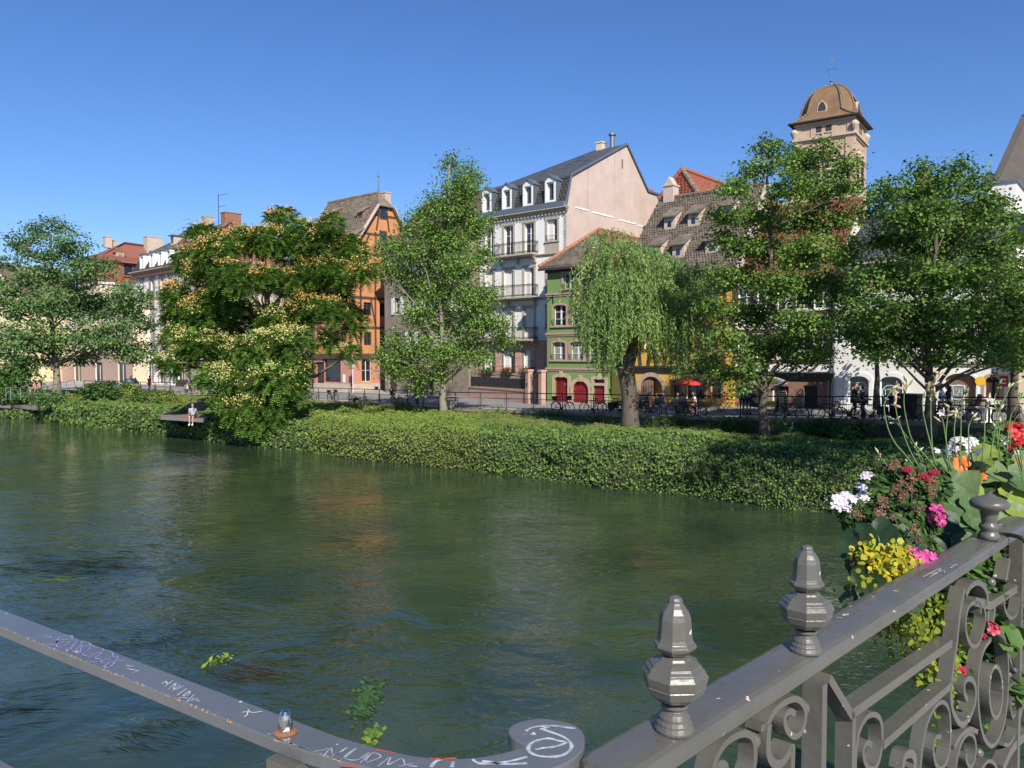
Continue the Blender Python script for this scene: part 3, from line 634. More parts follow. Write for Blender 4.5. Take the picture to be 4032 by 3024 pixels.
chimney(B, -2.6, ry, rv-.6, rv+.5, .62, 'cream', 0); MB().lathe([(.22, rv-.6), (.22, rv+1.0), (.34, rv+1.0), (.34, rv+1.15)], 10, (-1.4, ry, 0)).build('flue', M['zinc'], B.r)
MB().box(-.55, -.1, DEP-3, DEP-2.2, ev-.1, ev+.35).build('chimney', M['orange_tile'], B.r)

# ---- garden wall, railings and gate in front of it
gx0, gx1 = 1845, 2075
A, Z = P(1848, 66.3, 1.8), P(2078, 58.6, 1.85); gd = (Z-A); gl = gd.length; ga = -math.atan2(gd.y, gd.x)
gf = thing('garden_fence', 'pink stone garden wall topped by spiked railings with dark sheet backing before the white house', 'fence', A, -ga)
MB().box(0, gl, 0, .35, -.1, .85).box(-.03, gl+.03, -.05, .4, .85, .95).build('low_wall', M['pinkstone'], gf)
nb = 44; pk = MB().tube([(0, 0, 0), (0, 0, 1.35)], .016, 4).lathe([(.035, 1.33), (.02, 1.38), (.001, 1.5)], 4).mesh('bar')
for k in range(nb): obj('bar', pk, M['iron'], gf, (gl*(k+.5)/nb, .15, .95))
[MB().box(0, gl, .13, .17, z_, z_+.04).build('rail', M['iron'], gf) for z_ in (1.02, 2.0)]
nb = 26
for k in range(nb): MB().box(gl*k/nb+.015, gl*(k+1)/nb-.015, .19, .21, 1.02, 1.8).build('sheet_panel', M['slate'], gf)
gt = thing('garden_gate', 'narrow dark iron gate between two pink stone posts beside the green house', 'gate', P(2083, 58.5, 1.85), -ga)
for x in (0, 1.75): MB().box(x-.2, x+.2, -.2, .2, -.1, 2.35).box(x-.26, x+.26, -.26, .26, 2.35, 2.5).build('post', M['pinkstone'], gt)
MB().box(.22, 1.53, -.02, .03, .05, .8).build('sheet_panel', M['slate'], gt)
for k in range(9): MB().tube([(.3+k*.145, 0, .8), (.3+k*.145, 0, 2.05)], .014, 4).lathe([(.03, 2.05), (.001, 2.25)], 4, (.3+k*.145, 0, 0)).build('bar', M['iron'], gt)
[MB().box(.22, 1.53, -.015, .015, z_, z_+.04).build('rail', M['iron'], gt) for z_ in (.8, 1.9)]
MB().box(-.05, .05, -.22, -.205, 1.2, 1.5).build('intercom', M['black'], gt)

# ---- green house
B = Fac('green_house', 'narrow green house with pink stone window surrounds and dark red ground floor doors', 2154, 58.8, 38, 1.85)
UW = B.u(2392, 1400); H = B.v(2180, 1050); DEP = 7.0
wr = []
for rw, (py0, py1, xs_) in enumerate((((1283), (1200), (2190, 2258, 2330)), ((1417), (1345), (2187, 2257, 2328)))):
    for x in xs_: wr.append((B.u(x-0, (py0+py1)/2), B.v(2200, py0), B.v(2200, py1)))
top = [(B.u(2233, 1100), B.v(2233, 1136), B.v(2233, 1076)), (B.u(2300, 1100), B.v(2233, 1136), B.v(2233, 1076))]
ops = []; W2 = 1.15
for k, (u, v0, v1) in enumerate(wr+top):
    uc = u+.32 if k < 6 else u+.15; w = W2 if k < 6 else .95; ops.append((uc-w/2, uc+w/2, v0, v1))
d1 = (B.u(2185), B.u(2236), 0, B.v(2200, 1483)); d2 = (B.u(2256), B.u(2318), 0, B.v(2300, 1500)); d3 = (B.u(2338), B.u(2382), .1, B.v(2350, 1518)); tr = (B.u(2340), B.u(2381), B.v(2350, 1508), B.v(2350, 1492))
allops = ops+[d1, d2, d3, tr]
shell(B, 0, UW, H, DEP, 'green_render', ops=allops, d=.28)
for k, o in enumerate(ops): window(B, *o, .28, 2, 3, gm='curtain_glass' if 2 < k < 6 else 'glass', sur='sandstone', sw=.17, arch=.22 if k < 6 else 0, sill='sandstone', rail=True, mull=.12, keystone=k < 6)
for py in (1455, 1318, 1161): moulding(B, 'string_course', -.04, UW+.04, B.v(2200, py)-.12, B.v(2200, py)+.14, .12, 'sandstone')
def archpts(a, b, z0, z1, r, n=12, flat=.3):
    o = [(a, z0)]
    for k in range(n+1): t_ = k/n*PI; o.append(((a+b)/2-(b-a)/2*math.cos(t_), z1-r+r*math.sin(t_)))
    return o+[(b, z0)]
def archsur(F_, a, b, z0, z1, r, sw, mt, y=-.06, ks=True, parent=None):
    inn = archpts(a, b, z0, z1, r); out = archpts(a-sw, b+sw, z0, z1+sw, r+sw*.6)
    mb = MB().ring([(x, .03, z) for x, z in out], [(x, .03, z) for x, z in inn], (0, y-.03, 0))
    if ks: mb.box((a+b)/2-.14, (a+b)/2+.14, y-.04, .03, z1-.04, z1+sw+.16)
    f = mb.build('arch_surround', M[mt], parent or F_.r); mb = MB()
    for s_, e in ((inn[1:len(inn)//2+1], (a, z1+.01)), (inn[len(inn)//2:-1], (b, z1+.01))):
        mb.poly([(x, .0, z) for x, z in s_]+[(e[0], .0, e[1])])
    mb.build('spandrel', M[mt], f); return f
archsur(B, *d1[:2], 0, d1[3], .18, .26, 'tanstone'); archsur(B, *d2[:2], 0, d2[3], (d2[1]-d2[0])/2*.98, .28, 'tanstone'); archsur(B, *d3[:2], .1, tr[3], .05, .22, 'tanstone')
MB().box(d3[0]-.0, d3[1]+.0, -.05, .1, d3[3], tr[2]).build('lintel', M['tanstone'], B.r)
def board_door(F_, o, nb, y=.16, strapz=(), name='door', slats=0):
    a, b, z0, z1 = o; dr_ = MB().box(a, b, y, y+.04, z0+.02, z1).build(name, M['red_door'], F_.r); w = (b-a)/nb
    for k in range(nb): MB().box(a+w*k+.012, a+w*(k+1)-.012, y-.02, y-.001, z0+.04, z1-.02).build('board', M['red_door'], dr_)
    for z in strapz: MB().box(a-.05, b+.05, y-.05, y-.02, z-.025, z+.025).ball((a+.05, y-.05, z), .05, 6, 4).ball((b-.05, y-.05, z), .05, 6, 4).build('hinge', M['red_door'], dr_)
    return dr_
dd = board_door(B, d1, 2, .2)
for k in range(13): MB().box(d1[0]+.07, (d1[0]+d1[1])/2-.05, .14, .18, .5+k*.16, .58+k*.16).build('slat', M['red_door'], dd)
MB().box((d1[0]+d1[1])/2+.2, (d1[0]+d1[1])/2+.28, .12, .18, 1.3, 1.5).build('handle', M['copper'], dd)
board_door(B, d2, 5, .16, (.95, 1.6)); board_door(B, d3, 4, .16, (.85, 1.45))
gr = MB()
for k in range(7): x = tr[0]+.05+(tr[1]-tr[0]-.1)*k/6; gr.tube([(x, .06, tr[2]), (x+.06, .06, (tr[2]+tr[3])/2), (x, .06, tr[3])], .015, 4)
MB().box(tr[0], tr[1], .1, .12, tr[2], tr[3]).build('transom', M['black'], B.r); gr.build('transom_grille', M['red_door'], B.r)
# side wall openings (right)
MB().box(UW+.005, UW+.03, 1.3, 2.0, B.v(2420, 1430), B.v(2420, 1370)).build('side_window', M['white_paint'], B.r)
tl = B.side(2355, 903, UW/2); py_, pv = 3.6, B.v(2355, 903)
pk_ = at(2358, 905, 58.8-.6+2.2); loc = pk_-B.O; PU, PY, PV = loc.dot(B.t), loc.dot(B.i), loc.z; e = .45
for nm_, q, mt in (('roof_front', [(-e, -e, H-.05), (UW+e, -e, H-.05), (PU, PY, PV)], 'dark_tile'), ('roof_right', [(UW+e, -e, H-.05), (UW+e, DEP+4, H-.05), (PU, DEP+4, PV), (PU, PY, PV)], 'red_tile'), ('roof_left', [(-e, DEP+4, H-.05), (-e, -e, H-.05), (PU, PY, PV), (PU, DEP+4, PV)], 'red_tile')):
    slab(B, nm_, q, .16, mt)
tiles('roof_tiles', (-e, -e, H), (UW+e, -e, H), (PU+.05, PY, PV), (PU-.05, PY, PV), .2, .26, 'dark_tile', B.r)
tiles('red_roof_tiles', (UW+e, -e, H), (UW+e, DEP+4, H), (PU, DEP+4, PV), (PU, PY, PV), .2, .26, 'red_tile', B.r)
ridge('hip_tiles', (-e, -e, H+.04), (PU, PY, PV+.06), .13, 'orange_tile', B.r); ridge('hip_tiles', (UW+e, -e, H+.04), (PU, PY, PV+.06), .13, 'orange_tile', B.r); ridge('ridge_tiles', (PU, PY, PV+.06), (PU, DEP+4, PV+.06), .13, 'orange_tile', B.r)
MB().box(-e-.05, UW+e, -e-.08, -e+.06, H-.3, H-.12).box(-.1, UW+.1, -.2, .02, H-.45, H-.1).build('eaves', M['darkwood'], B.r)
MB().bar((.05, -.05, H-2.6), (.85, -.05, H-2.0), .05, .05).bar((.55, -.06, H-2.1), (.6, -.06, H-2.75), .04, .04).build('wall_anchor', M['iron'], B.r)

# ---- yellow lean-to
B2 = Fac('yellow_lean_to', 'low bright yellow plastered annex squeezed beside the green house', 2404, 56.0, 40, 1.85, 'annex')
uu = B2.u(2462); hh = B2.v(2430, 1458)
MB().box(0, uu, 0, 3, -.2, hh).build('wall', M['yellow_paint'], B2.r); MB().box(-.08, uu+.1, -.15, 3, hh, hh+.12).build('coping', M['tanstone'], B2.r)
MB().tube([(-.1, -.1, 0), (-.1, -.1, hh)], .06, 8).build('downpipe', M['zinc'], B2.r)

# ---- yellow tavern with the big old tile roof
B = Fac('tavern', 'yellow half timbered house with vast mossy tile roof and two rows of tiny dormers', 2462, 53.6, 41, 1.9)
UW = B.u(2888, 1550); HJ = B.v(2700, 1466); H = B.v(2850, 1075); DEP = 9.0
garch = (B.u(2520), B.u(2612), 0, B.v(2560, 1482)); gw_ = [(B.u(2650), B.u(2680), B.v(2660, 1560), B.v(2660, 1500)), (B.u(2706), B.u(2775), B.v(2740, 1570), B.v(2740, 1495)), (B.u(2800), B.u(2842), B.v(2820, 1570), B.v(2820, 1495))]
vj = HJ+.45; fw1 = (B.v(2680, 1380), B.v(2680, 1295)); fw2 = (B.v(2760, 1210), B.v(2760, 1135))
up = []
for px in (2560, 2690, 2790): u = B.u(px); up.append((u-.5, u+.5, *fw1)); up.append((u-.5, u+.5, *fw2))
shell(B, 0, UW, H, DEP, 'yellow_render', ops=[garch]+gw_+up, d=.25)
for o in gw_: window(B, *o, .25, 2, 4, 'timber', 'glass', sur='brown_stone', sw=.14, mull=.06)
for o in up: window(B, *o, .25, 2, 3, sur='timber', sw=.12, mull=.1)
archsur(B, *garch[:2], 0, garch[3], 1.0, .28, 'tanstone', ks=False)
MB().box(garch[0], (garch[0]+garch[1])/2, .12, .16, .02, garch[3]).build('door_leaf', M['deckwood'], B.r)
for k in range(5): MB().box(garch[0]+.06+k*.2, garch[0]+.2+k*.2, .08, .12, .2, garch[3]-.3).build('board', M['deckwood'], B.r)
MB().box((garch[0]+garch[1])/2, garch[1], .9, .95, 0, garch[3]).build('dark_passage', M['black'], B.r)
moulding(B, 'jetty_beam', -.05, UW+.05, HJ-.1, HJ+.4, .22, 'darkwood', steps=4)
n = 13
for k in range(n+1):
    u = UW*k/n; ftimber(B, u, vj, u+(.12 if k % 2 else -.12), vj+.95, .24)
for v in (vj+1.0, fw1[1]+.15, fw2[0]-.15, fw2[1]+.2): ftimber(B, 0, v, UW, v, .2)
for k in range(0, n+1, 1):
    u = UW*k/n
    if not any(o[0]-.15 < u < o[1]+.15 for o in up): ftimber(B, u, vj+1.1, u, H-.2, .18)
for k in range(10):
    u = UW*k/10; v0, v1 = fw1[1]+.3, fw2[0]-.28
    ftimber(B, u, v0, u+UW/10, v1, .13); ftimber(B, u, v1, u+UW/10, v0, .13)
MB().box(B.u(2800), B.u(2830), -.7, 0, B.v(2810, 1493), B.v(2810, 1478)).build('carved_bracket', M['darkwood'], B.r)
ry, rv = B.side(3008, 727, UW); e = .5
RL = B.u(2462, 1400)
pl = at(2622, 797, 53.6+5.0); q = pl-B.O; rl_u = q.dot(B.t)
slab(B, 'roof', [(-.6, -e, H-.35), (UW+.25, -e, H-.35), (UW+.25, ry, rv), (0.1, ry, rv)], .2, 'dark_tile')
slab(B, 'rear_roof', [(UW+.25, 2*ry+e, H-.35), (-.6, 2*ry+e, H-.35), (.1, ry, rv), (UW+.25, ry, rv)], .2, 'dark_tile')
tiles('roof_tiles', (-.6, -e, H-.32), (UW+.2, -e, H-.32), (UW+.2, ry, rv+.02), (.1, ry, rv+.02), .2, .235, 'dark_tile', B.r, .02, .055)
MB().prism([(UW, 0, H-.1), (UW, ry, rv-.1), (UW, 2*ry, H-.1)], (-.2, 0, 0)).build('gable', M['pink_gable'], B.r)
MB().bar((UW+.3, -e-.05, H-.42), (UW+.3, ry, rv), .12, .42, (1, 0, 0)).build('verge_board', M['pink_gable'], B.r)
ridge('ridge_tiles', (.1, ry, rv+.06), (UW+.2, ry, rv+.06), .16, 'dark_tile', B.r, .4)
MB().box(-.3, UW+.2, -e-.1, -e+.05, H-.62, H-.42).build('gutter', M['darkwood'], B.r)
sl = (rv-(H-.35))/(ry+e)
def eyedormer(B, px, py, w=.85, h=.85, wall='pink_gable', rt='dark_tile'):
    # meet the roof plane along the line of sight to find its place
    c = Vector((0, 0, CAMZ)); r = ray(px, py); n = Vector((0, -sl, 1)); nw = B.t*0+B.i*(-sl)+Vector((0, 0, 1)); o = B.O+Vector((0, 0, H-.35))-B.i*e
    k = (o-c).dot(nw)/r.dot(nw); p = c+r*k-B.O; u, y, z = p.dot(B.t), p.dot(B.i), p.z
    z0 = z; lb = h/sl
    dm = MB().prism([(u-w/2, y, z0), (u-w/2, y, z0+h), (u-w/2, y+h/sl, z0+h)], (w, 0, 0)).build('dormer', M[wall], B.r)
    MB().prism([(u-.14, y-.02, z0+.2), (u+.14, y-.02, z0+.2), (u+.14, y-.02, z0+h*.62), (u, y-.02, z0+h*.78), (u-.14, y-.02, z0+h*.62)], (0, .015, 0)).build('opening', M['glass'], dm)
    s2 = sl*.42; L2 = (h+.12)/(sl-s2)
    dr2 = MB().prism([(u-w/2-.15, y-.25, z0+h-.02), (u+w/2+.15, y-.25, z0+h-.02), (u+w/2+.1, y+L2, z0+h+L2*s2+.12), (u-w/2-.1, y+L2, z0+h+L2*s2+.12)], (0, 0, .1)).build('dormer_roof', M[rt], dm)
    MB().prism([(u+w/2, y, z0+h), (u+w/2, y+L2*.93, z0+h+L2*s2*.93), (u+w/2, y+h/sl, z0+h)], (.03, 0, 0)).build('cheek', M[wall], dm)
for px, py in ((2636, 905), (2730, 892), (2864, 862), (2580, 1020), (2670, 1016), (2800, 1000)): eyedormer(B, px, py)
chimney(B, 1.0, ry+.1, rv-.3, rv+.85, .8, 'pink_gable'); MB().prism([(.65, ry-.25, rv+.97), (1.35, ry-.25, rv+.97), (1.0, ry-.25, rv+1.55)], (0, .7, 0)).build('chimney_hood', M['pink_gable'], B.r)

# ---- white half-timbered house, brown ground floor
B = Fac('timbered_house', 'white half timbered house with dark brown stone ground floor behind the round maple', 2892, 48.6, 38, 2.1)
UW = B.u(3272, 1560); HJ = B.v(3200, 1496); H = B.v(3200, 1060); DEP = 8.0
og = [(B.u(2915), B.u(3010), .0, HJ-.45), (B.u(3045), B.u(3108), .2, HJ-.4), (B.u(3165), B.u(3222), .15, HJ-.35)]
uw = [(B.u(px)-.5, B.u(px)+.5, v0, v0+1.35) for px in (2935, 3010, 3090, 3160, 3235) for v0 in (HJ+1.3, HJ+4.2)]
shell(B, 0, UW, H, DEP, 'white_render', ops=og+uw, d=.25)
mb = MB(); wallmesh(mb, -.02, UW+.02, -.2, HJ-.02, og, .02, T=lambda u, y, v: (u, y-.06, v)); mb.build('ground_floor_wall', M['brown_stone'], B.r)
for o in og[:2]: window(B, *o, .3, 3, 1, 'darkwood', 'glass', name='shop_window')
MB().box(og[2][0], og[2][1], .3, .35, og[2][2], og[2][3]).build('door', M['black'], B.r)
for o in uw: window(B, *o, .2, 2, 3, sur='timber', sw=.12, shut=None)
moulding(B, 'jetty_beam', -.05, UW+.05, HJ-.1, HJ+.42, .3, 'darkwood', steps=4)
MB().box(-.1, UW+.15, -.5, -.3, HJ+.42, HJ+.5).build('lead_flashing', M['zinc'], B.r)
for k in range(11):
    u = .1+(UW-.2)*k/10
    if not any(o[0]-.1 < u < o[1]+.1 for o in uw): ftimber(B, u, HJ+.5, u, H-.2, .2)
for v in (HJ+2.95, HJ+4.0, HJ+1.1): ftimber(B, 0, v, UW, v, .2)
for k in range(5): ftimber(B, UW*k/5, HJ+.5, UW*(k+.5)/5, HJ+1.1, .15)
rz = B.v(3200, 740); sl_p = [(-.3, -.45, H-.3), (UW+.3, -.45, H-.3), (UW+.3, 4.6, rz+2.2), (-.3, 4.6, rz+2.2)]
RVB = H+4.6
sl_p = [(-.3, -.45, H-.3), (UW+.3, -.45, H-.3), (UW+.3, 4.6, RVB), (-.3, 4.6, RVB)]
slab(B, 'roof', sl_p, .2, 'red_tile'); tiles('roof_tiles', *[tuple(q) for q in sl_p], .22, .27, 'red_tile', B.r)
slab(B, 'rear_roof', [(UW+.3, 9.6, H-.3), (-.3, 9.6, H-.3), (-.3, 4.6, RVB), (UW+.3, 4.6, RVB)], .2, 'red_tile')
MB().prism([(UW, 0, H-.1), (UW, 4.6, RVB-.1), (UW, 9.2, H-.1)], (-.2, 0, 0)).prism([(0, 0, H-.1), (0, 4.6, RVB-.1), (0, 9.2, H-.1)], (.2, 0, 0)).build('gable', M['white_render'], B.r)
ridge('ridge_tiles', (-.3, 4.6, RVB+.05), (UW+.3, 4.6, RVB+.05), .15, 'red_tile', B.r, .4)
MB().tube([(UW+.12, -.12, 0), (UW+.12, -.12, H-.3)], .07, 8).tube([(UW-.12, -.16, HJ), (UW-.12, -.16, 0)], .05, 8).build('downpipe', M['zinc'], B.r)

# ---- white restaurant house with arched windows
B = Fac('restaurant_house', 'white house with arched restaurant windows marked 174, number 22 and slate roof', 3282, 45.0, 40.5, 2.25)
UW = B.u(3996, 1500); HC = B.v(3900, 1432); H = B.v(3600, 1045); DEP = 8.5
a1 = (B.u(3342), B.u(3424), .35, B.v(3380, 1480)); a2 = (B.u(3466), B.u(3556), .35, B.v(3510, 1482)); a3 = (B.u(3722), B.u(3848), .1, B.v(3790, 1470)); a4 = (B.u(3880), B.u(3940), .0, B.v(3910, 1483))
uw = [(u-.55, u+.55, v0, v0+1.7) for u in np.linspace(1.4, UW-1.2, 7) for v0 in (HC+.9, HC+3.9)]
shell(B, 0, UW, H, DEP, 'white_render', ops=[a1, a2, a3, a4]+uw, d=.3)
for o in (a1, a2):
    window(B, *o, .22, 1, 1, 'white_paint', 'curtain_glass' if 0 else 'glass', name='arched_window'); archsur(B, o[0], o[1], .35, o[3], .35, .22, 'white_paint', ks=False)
for o in uw: window(B, *o, .2, 2, 3, sur='cornice_stone', sw=.12)
archsur(B, *a3[:2], .1, a3[3], .45, .1, 'white_render', ks=False); archsur(B, *a4[:2], 0, a4[3], .35, .16, 'sandstone', ks=False)
window(B, a3[0]+.02, a3[1]-.55, a3[2], a3[3]-.62, .22, 1, 1, 'white_paint', 'curtain_glass', name='shop_window')
MB().box(a3[0], a3[1], .2, .26, a3[3]-.6, a3[3]).box(a3[1]-.52, a3[1], .2, .26, a3[2], a3[3]-.6).build('wood_panel', M['brown_stone'], B.r)
dr_ = MB().box(a4[0], a4[1], .26, .29, 0, a4[3]).build('door', M['black'], B.r)
for k in range(6): MB().box(a4[0]+.3+k*.16, a4[0]+.33+k*.16, .2, .23, .1, a4[3]-.1).build('bar', M['iron'], dr_)
MB().box(a4[0]+.02, a4[0]+.3, .14, .2, .1, a4[3]-.3).box(a4[1]-.22, a4[1]-.02, .14, .2, .1, a4[3]-.3).build('door_leaf', M['brown_stone'], dr_)
moulding(B, 'string_course', B.u(3560), UW+.02, HC-.12, HC+.12, .15, 'cornice_stone')
moulding(B, 'cornice', 0, UW, H-.3, H, .35, 'cornice_stone', steps=3)
def txt(F_, s_, u, v, size, mt, y=-.01, parent=None, name='lettering', shear=0, align='CENTER'):
    cu_ = bpy.data.curves.new(name, 'FONT'); cu_.body = s_; cu_.size = size; cu_.align_x = align; cu_.align_y = 'CENTER'; cu_.extrude = .004; cu_.shear = shear
    t_o = bpy.data.objects.new(name, cu_); COL.objects.link(t_o); bpy.context.view_layer.update(); me_ = bpy.data.meshes.new_from_object(t_o.evaluated_get(bpy.context.evaluated_depsgraph_get())); bpy.data.objects.remove(t_o); me_.materials.clear(); me_.materials.append(M[mt]); o = bpy.data.objects.new(name, me_); COL.objects.link(o); o.parent = parent if parent is not None else F_.r
    o.location = (u, y, v); o.rotation_euler = (PI/2, 0, 0); return o
for o, px, py in ((a1, 3387, 1533), (a2, 3505, 1545), (a3, 3775, 1545)):
    u, v = B.uv(px, py, .19); R = .42
    lg = MB().ring([(u+R*math.cos(t_), .17, v+R*math.sin(t_)) for t_ in np.linspace(0, 2*PI, 33)], [(u+(R-.035)*math.cos(t_), .17, v+(R-.035)*math.sin(t_)) for t_ in np.linspace(0, 2*PI, 33)], (0, .006, 0)).build('window_logo', M['sign_mint'], B.r)
    for dx, pts in ((-.27, [(-.05, .12), (.03, .17), (.03, -.15)]), (-.04, [(-.14, .17), (.1, .17), (-.06, -.2)]), (.13, [(.02, -.16), (.02, .2), (-.14, -.02), (.08, -.02)])):
        MB().strap([(u+dx+x, .168, v+z) for x, z in pts], .035, .006, (0, 1, 0)).build('digit', M['sign_mint'], lg)
txt(B, '22', B.u(3916, 1463), B.v(3916, 1463), .34, 'iron', -.01, name='house_number')
MB().lathe([(.24, 0), (.24, .05)], 14).build('yellow_disc', M['sign_yellow'], B.r, (B.u(3861, 1500), -.02, B.v(3861, 1500))).rotation_euler = (PI/2, 0, 0)  # round yellow sign disc on the wall, gives no light
MB().box(-.22, .22, -.04, 0, -.28, .28).build('menu_board', M['sign_white'], B.r, (B.u(3862, 1543), -.01, B.v(3862, 1543)))
sgn = MB().box(-.18, .18, -.05, 0, -.27, .27).build('red_sign', M['sign_red'], B.r, (B.u(3953, 1501), -.01, B.v(3953, 1501)))
MB().box(-.1, .1, -.06, -.05, .05, .12).box(-.1, .1, -.06, -.05, -.14, -.06).build('sign_lines', M['sign_white'], sgn)
HR = B.v(3450, 835)
sp = [(-.2, -.35, H), (UW, -.35, H), (UW-1.2, 3.4, H+3.4), (.8, 3.4, H+3.4)]
slab(B, 'roof', sp, .15, 'slate'); tiles('roof_slates', *sp, .4, .3, 'slate', B.r, .004, .025)
slab(B, 'upper_roof', [(.8, 3.4, H+3.4), (UW-1.2, 3.4, H+3.4), (UW-1.2, 8, H+4.6), (.8, 8, H+4.6)], .15, 'slate')
slab(B, 'roof_side', [(-.2, 8, H), (-.2, -.35, H), (.8, 3.4, H+3.4), (.8, 8, H+4.6)], .15, 'slate')
ch = B.side(3510, 690, 3.0); chimney(B, 3.6, 4.4, H+3.2, H+5.6, .8, 'brown_stone'); MB().ball((3.6, 4.4, H+6.05), .33, 10, 8).build('chimney_cowl', M['zinc'], B.r)
# ---- stepped white building behind at the right edge
B = Fac('white_back_building', 'plain white walled building with zinc edged roof above the right hand maple', 3872, 44.0, 40, 2.6)
UW = B.u(4010, 900); h1 = B.v(3900, 745); h2 = B.v(3960, 690)
UW = B.u(3998, 900); g0, g1, gp_ = B.u(3876, 720), B.u(3918, 720), B.u(3894, 690); h1 = B.v(3940, 722); h2 = B.v(3894, 684)
MB().prism([(0, 0, 0), (UW, 0, 0), (UW, 0, h1), (g1, 0, h1), (gp_, 0, h2), (g0, 0, h1), (0, 0, h1-.3)], (0, 5, 0)).build('wall', M['white_render'], B.r)
MB().box(g1, UW+.15, -.1, 5.1, h1, h1+.14).build('roof', M['zinc'], B.r); [MB().bar((a_, -.1, za_), (b_, -.1, zb_), .2, .14, (0, 1, 0)).build('verge', M['zinc'], B.r) for a_, za_, b_, zb_ in ((g0, h1, gp_, h2+.07), (gp_, h2+.07, g1, h1))]
MB().box(1.2, 2.2, -.03, .01, h1-3.6, h1-1.8).build('window', M['glass'], B.r)
# ---- next house to the right (mostly out of frame)
B = Fac('beige_corner_house', 'beige house beyond the doorway at the right edge with a weathered grey gable above', 4000, 38.5, 42, 2.45)
h = B.v(4020, 1080)
MB().box(0, 9, 0, 7, 0, h).build('wall', M['cream'], B.r); MB().box(.8, 1.9, -.05, 0, .1, 2.6).build('door', M['brown_stone'], B.r)
A1 = [at(3905, 742, 47)-B.O, at(4032, 462, 47)-B.O, at(4300, 200, 47)-B.O, at(4500, 742, 47)-B.O, at(4300, 1400, 47)-B.O, at(3905, 1400, 47)-B.O]
f = lambda q: Vector((q.dot(B.t), q.dot(B.i), q.z))
MB().prism([f(q) for q in A1], (3.2, 3.8, 0)).build('gable', M['grey_gable'], B.r)
MB().bar(f(A1[0]), f(A1[1]), .3, .3, (0, 1, 0)).bar(f(A1[1]), f(A1[2]), .3, .3, (0, 1, 0)).build('verge_stones', M['grey_gable'], B.r)
# ---- orange half-timbered house
B = Fac('orange_house', 'orange half timbered gabled house on a salmon ground floor with steep old tile roof', 1381, 77, 40, 1.75)
UL = B.u(1235, 1450); HJ = B.v(1300, 1402); eU = B.u(1400, 1000); H = B.v(1381, 985); GW = 8.6
shopd = (B.u(1215, 1480)if 0 else UL+.4, UL+1.7, 0, HJ-.6); shopw = (B.u(1276), B.u(1336), .95, HJ-.35)
fr = [(u-.45, u+.45, v0, v0+1.3) for u in np.linspace(UL+1.3, -1.2, 4) for v0 in (HJ+1.1, HJ+4.1, HJ+7.0)]
mb = MB(); wallmesh(mb, UL, 0, HJ, H, fr, .2); gwn = [(y-.5, y+.5, v0, v0+1.35) for y in (2.2, 4.3, 6.4) for v0 in (HJ+1.1, HJ+4.1)]+[(3.9, 4.8, HJ+7.2, HJ+8.6)]
T = lambda u, y, v: (-y, u, v)
wallmesh(mb, 0, GW, HJ, H, gwn, .2, T=T)
ry, rv = GW/2+.1, B.side(1512, 775, .1)[1]+.5
g1 = [(3.9, 4.8, H+1.0, H+2.3), (4.0, 4.7, rv-3.0, rv-1.7)]
mb.add([(0, 0, H), (0, GW, H), (0, GW+(ry-GW)*.8, H+(rv-H)*.8), (0, ry*.8, H+(rv-H)*.8)], [(0, 1, 2, 3)]); mb.quad((UL, GW, 0), (UL, 0, 0), (UL, 0, H), (UL, GW, H))
mb.quad((UL, 0, H), (UL, ry, rv), (UL, GW, H), (UL, GW, H-.01)); mb.build('wall', M['orange_render'], B.r)
mb = MB(); wallmesh(mb, UL, 0, 0, HJ, [shopd, shopw], .25); sw1 = (1.35, 2.6, 1.0, HJ-.3); wallmesh(mb, 0, 5.6, 0, HJ, [sw1], .25, T=T); mb.quad((0, 5.6, 0), (0, GW, 0), (0, GW, HJ), (0, 5.6, HJ))
mb.build('ground_floor_wall', M['salmon'], B.r)
MB().box(UL, .04, -.04, .02, -.2, .8).box(.0, .05, -.04, GW, -.2, .8).build('plinth', M['plinth'], B.r)
MB().box(.05, .06, 3.0, 3.5, .1, .45).build('cellar_vent', M['black'], B.r)
window(B, *shopw, .2, 1, 1, 'darkwood', 'glass', sur='darkwood', sw=.2, name='shop_window'); MB().box(shopd[0], shopd[1], .2, .25, 0, shopd[3]).build('door', M['darkwood'], B.r)
def swin(y0, y1, z0, z1, mtf='timber', u=0.0, bars=False, sur=None):
    w = MB().box(u-.16, u-.10, y0, y0+.06, z0, z1).box(u-.16, u-.10, y1-.06, y1, z0, z1).box(u-.16, u-.10, y0+.06, y1-.06, z0, z0+.06).box(u-.16, u-.10, y0+.06, y1-.06, z1-.06, z1).box(u-.15, u-.11, (y0+y1)/2-.035, (y0+y1)/2+.035, z0+.06, z1-.06).box(u-.14, u-.12, y0+.06, (y0+y1)/2-.035, (z0+z1)/2-.02, (z0+z1)/2+.02).box(u-.14, u-.12, (y0+y1)/2+.035, y1-.06, (z0+z1)/2-.02, (z0+z1)/2+.02).build('window', M[mtf], B.r)
    MB().quad((u-.17, y0, z0), (u-.17, y1, z0), (u-.17, y1, z1), (u-.17, y0, z1)).build('pane', M['glass'], w)
    if sur: MB().box(u, u+.05, y0-.2, y0, z0-.2, z1+.2).box(u, u+.05, y1, y1+.2, z0-.2, z1+.2).box(u, u+.05, y0, y1, z1, z1+.2).box(u, u+.05, y0, y1, z0-.2, z0).build('surround', M[sur], w)
    if bars:
        for k in range(5): MB().tube([(u-.03, y0+(y1-y0)*(k+.5)/5, z0), (u-.03, y0+(y1-y0)*(k+.5)/5, z1)], .018, 4).build('bar', M['iron'], w)
    return w
swin(*sw1, 'white_paint', bars=True, sur='orange_render')
for o in gwn: swin(*o)
for o in fr: window(B, *o, .18, 2, 2, 'timber', sur='timber', sw=.1)
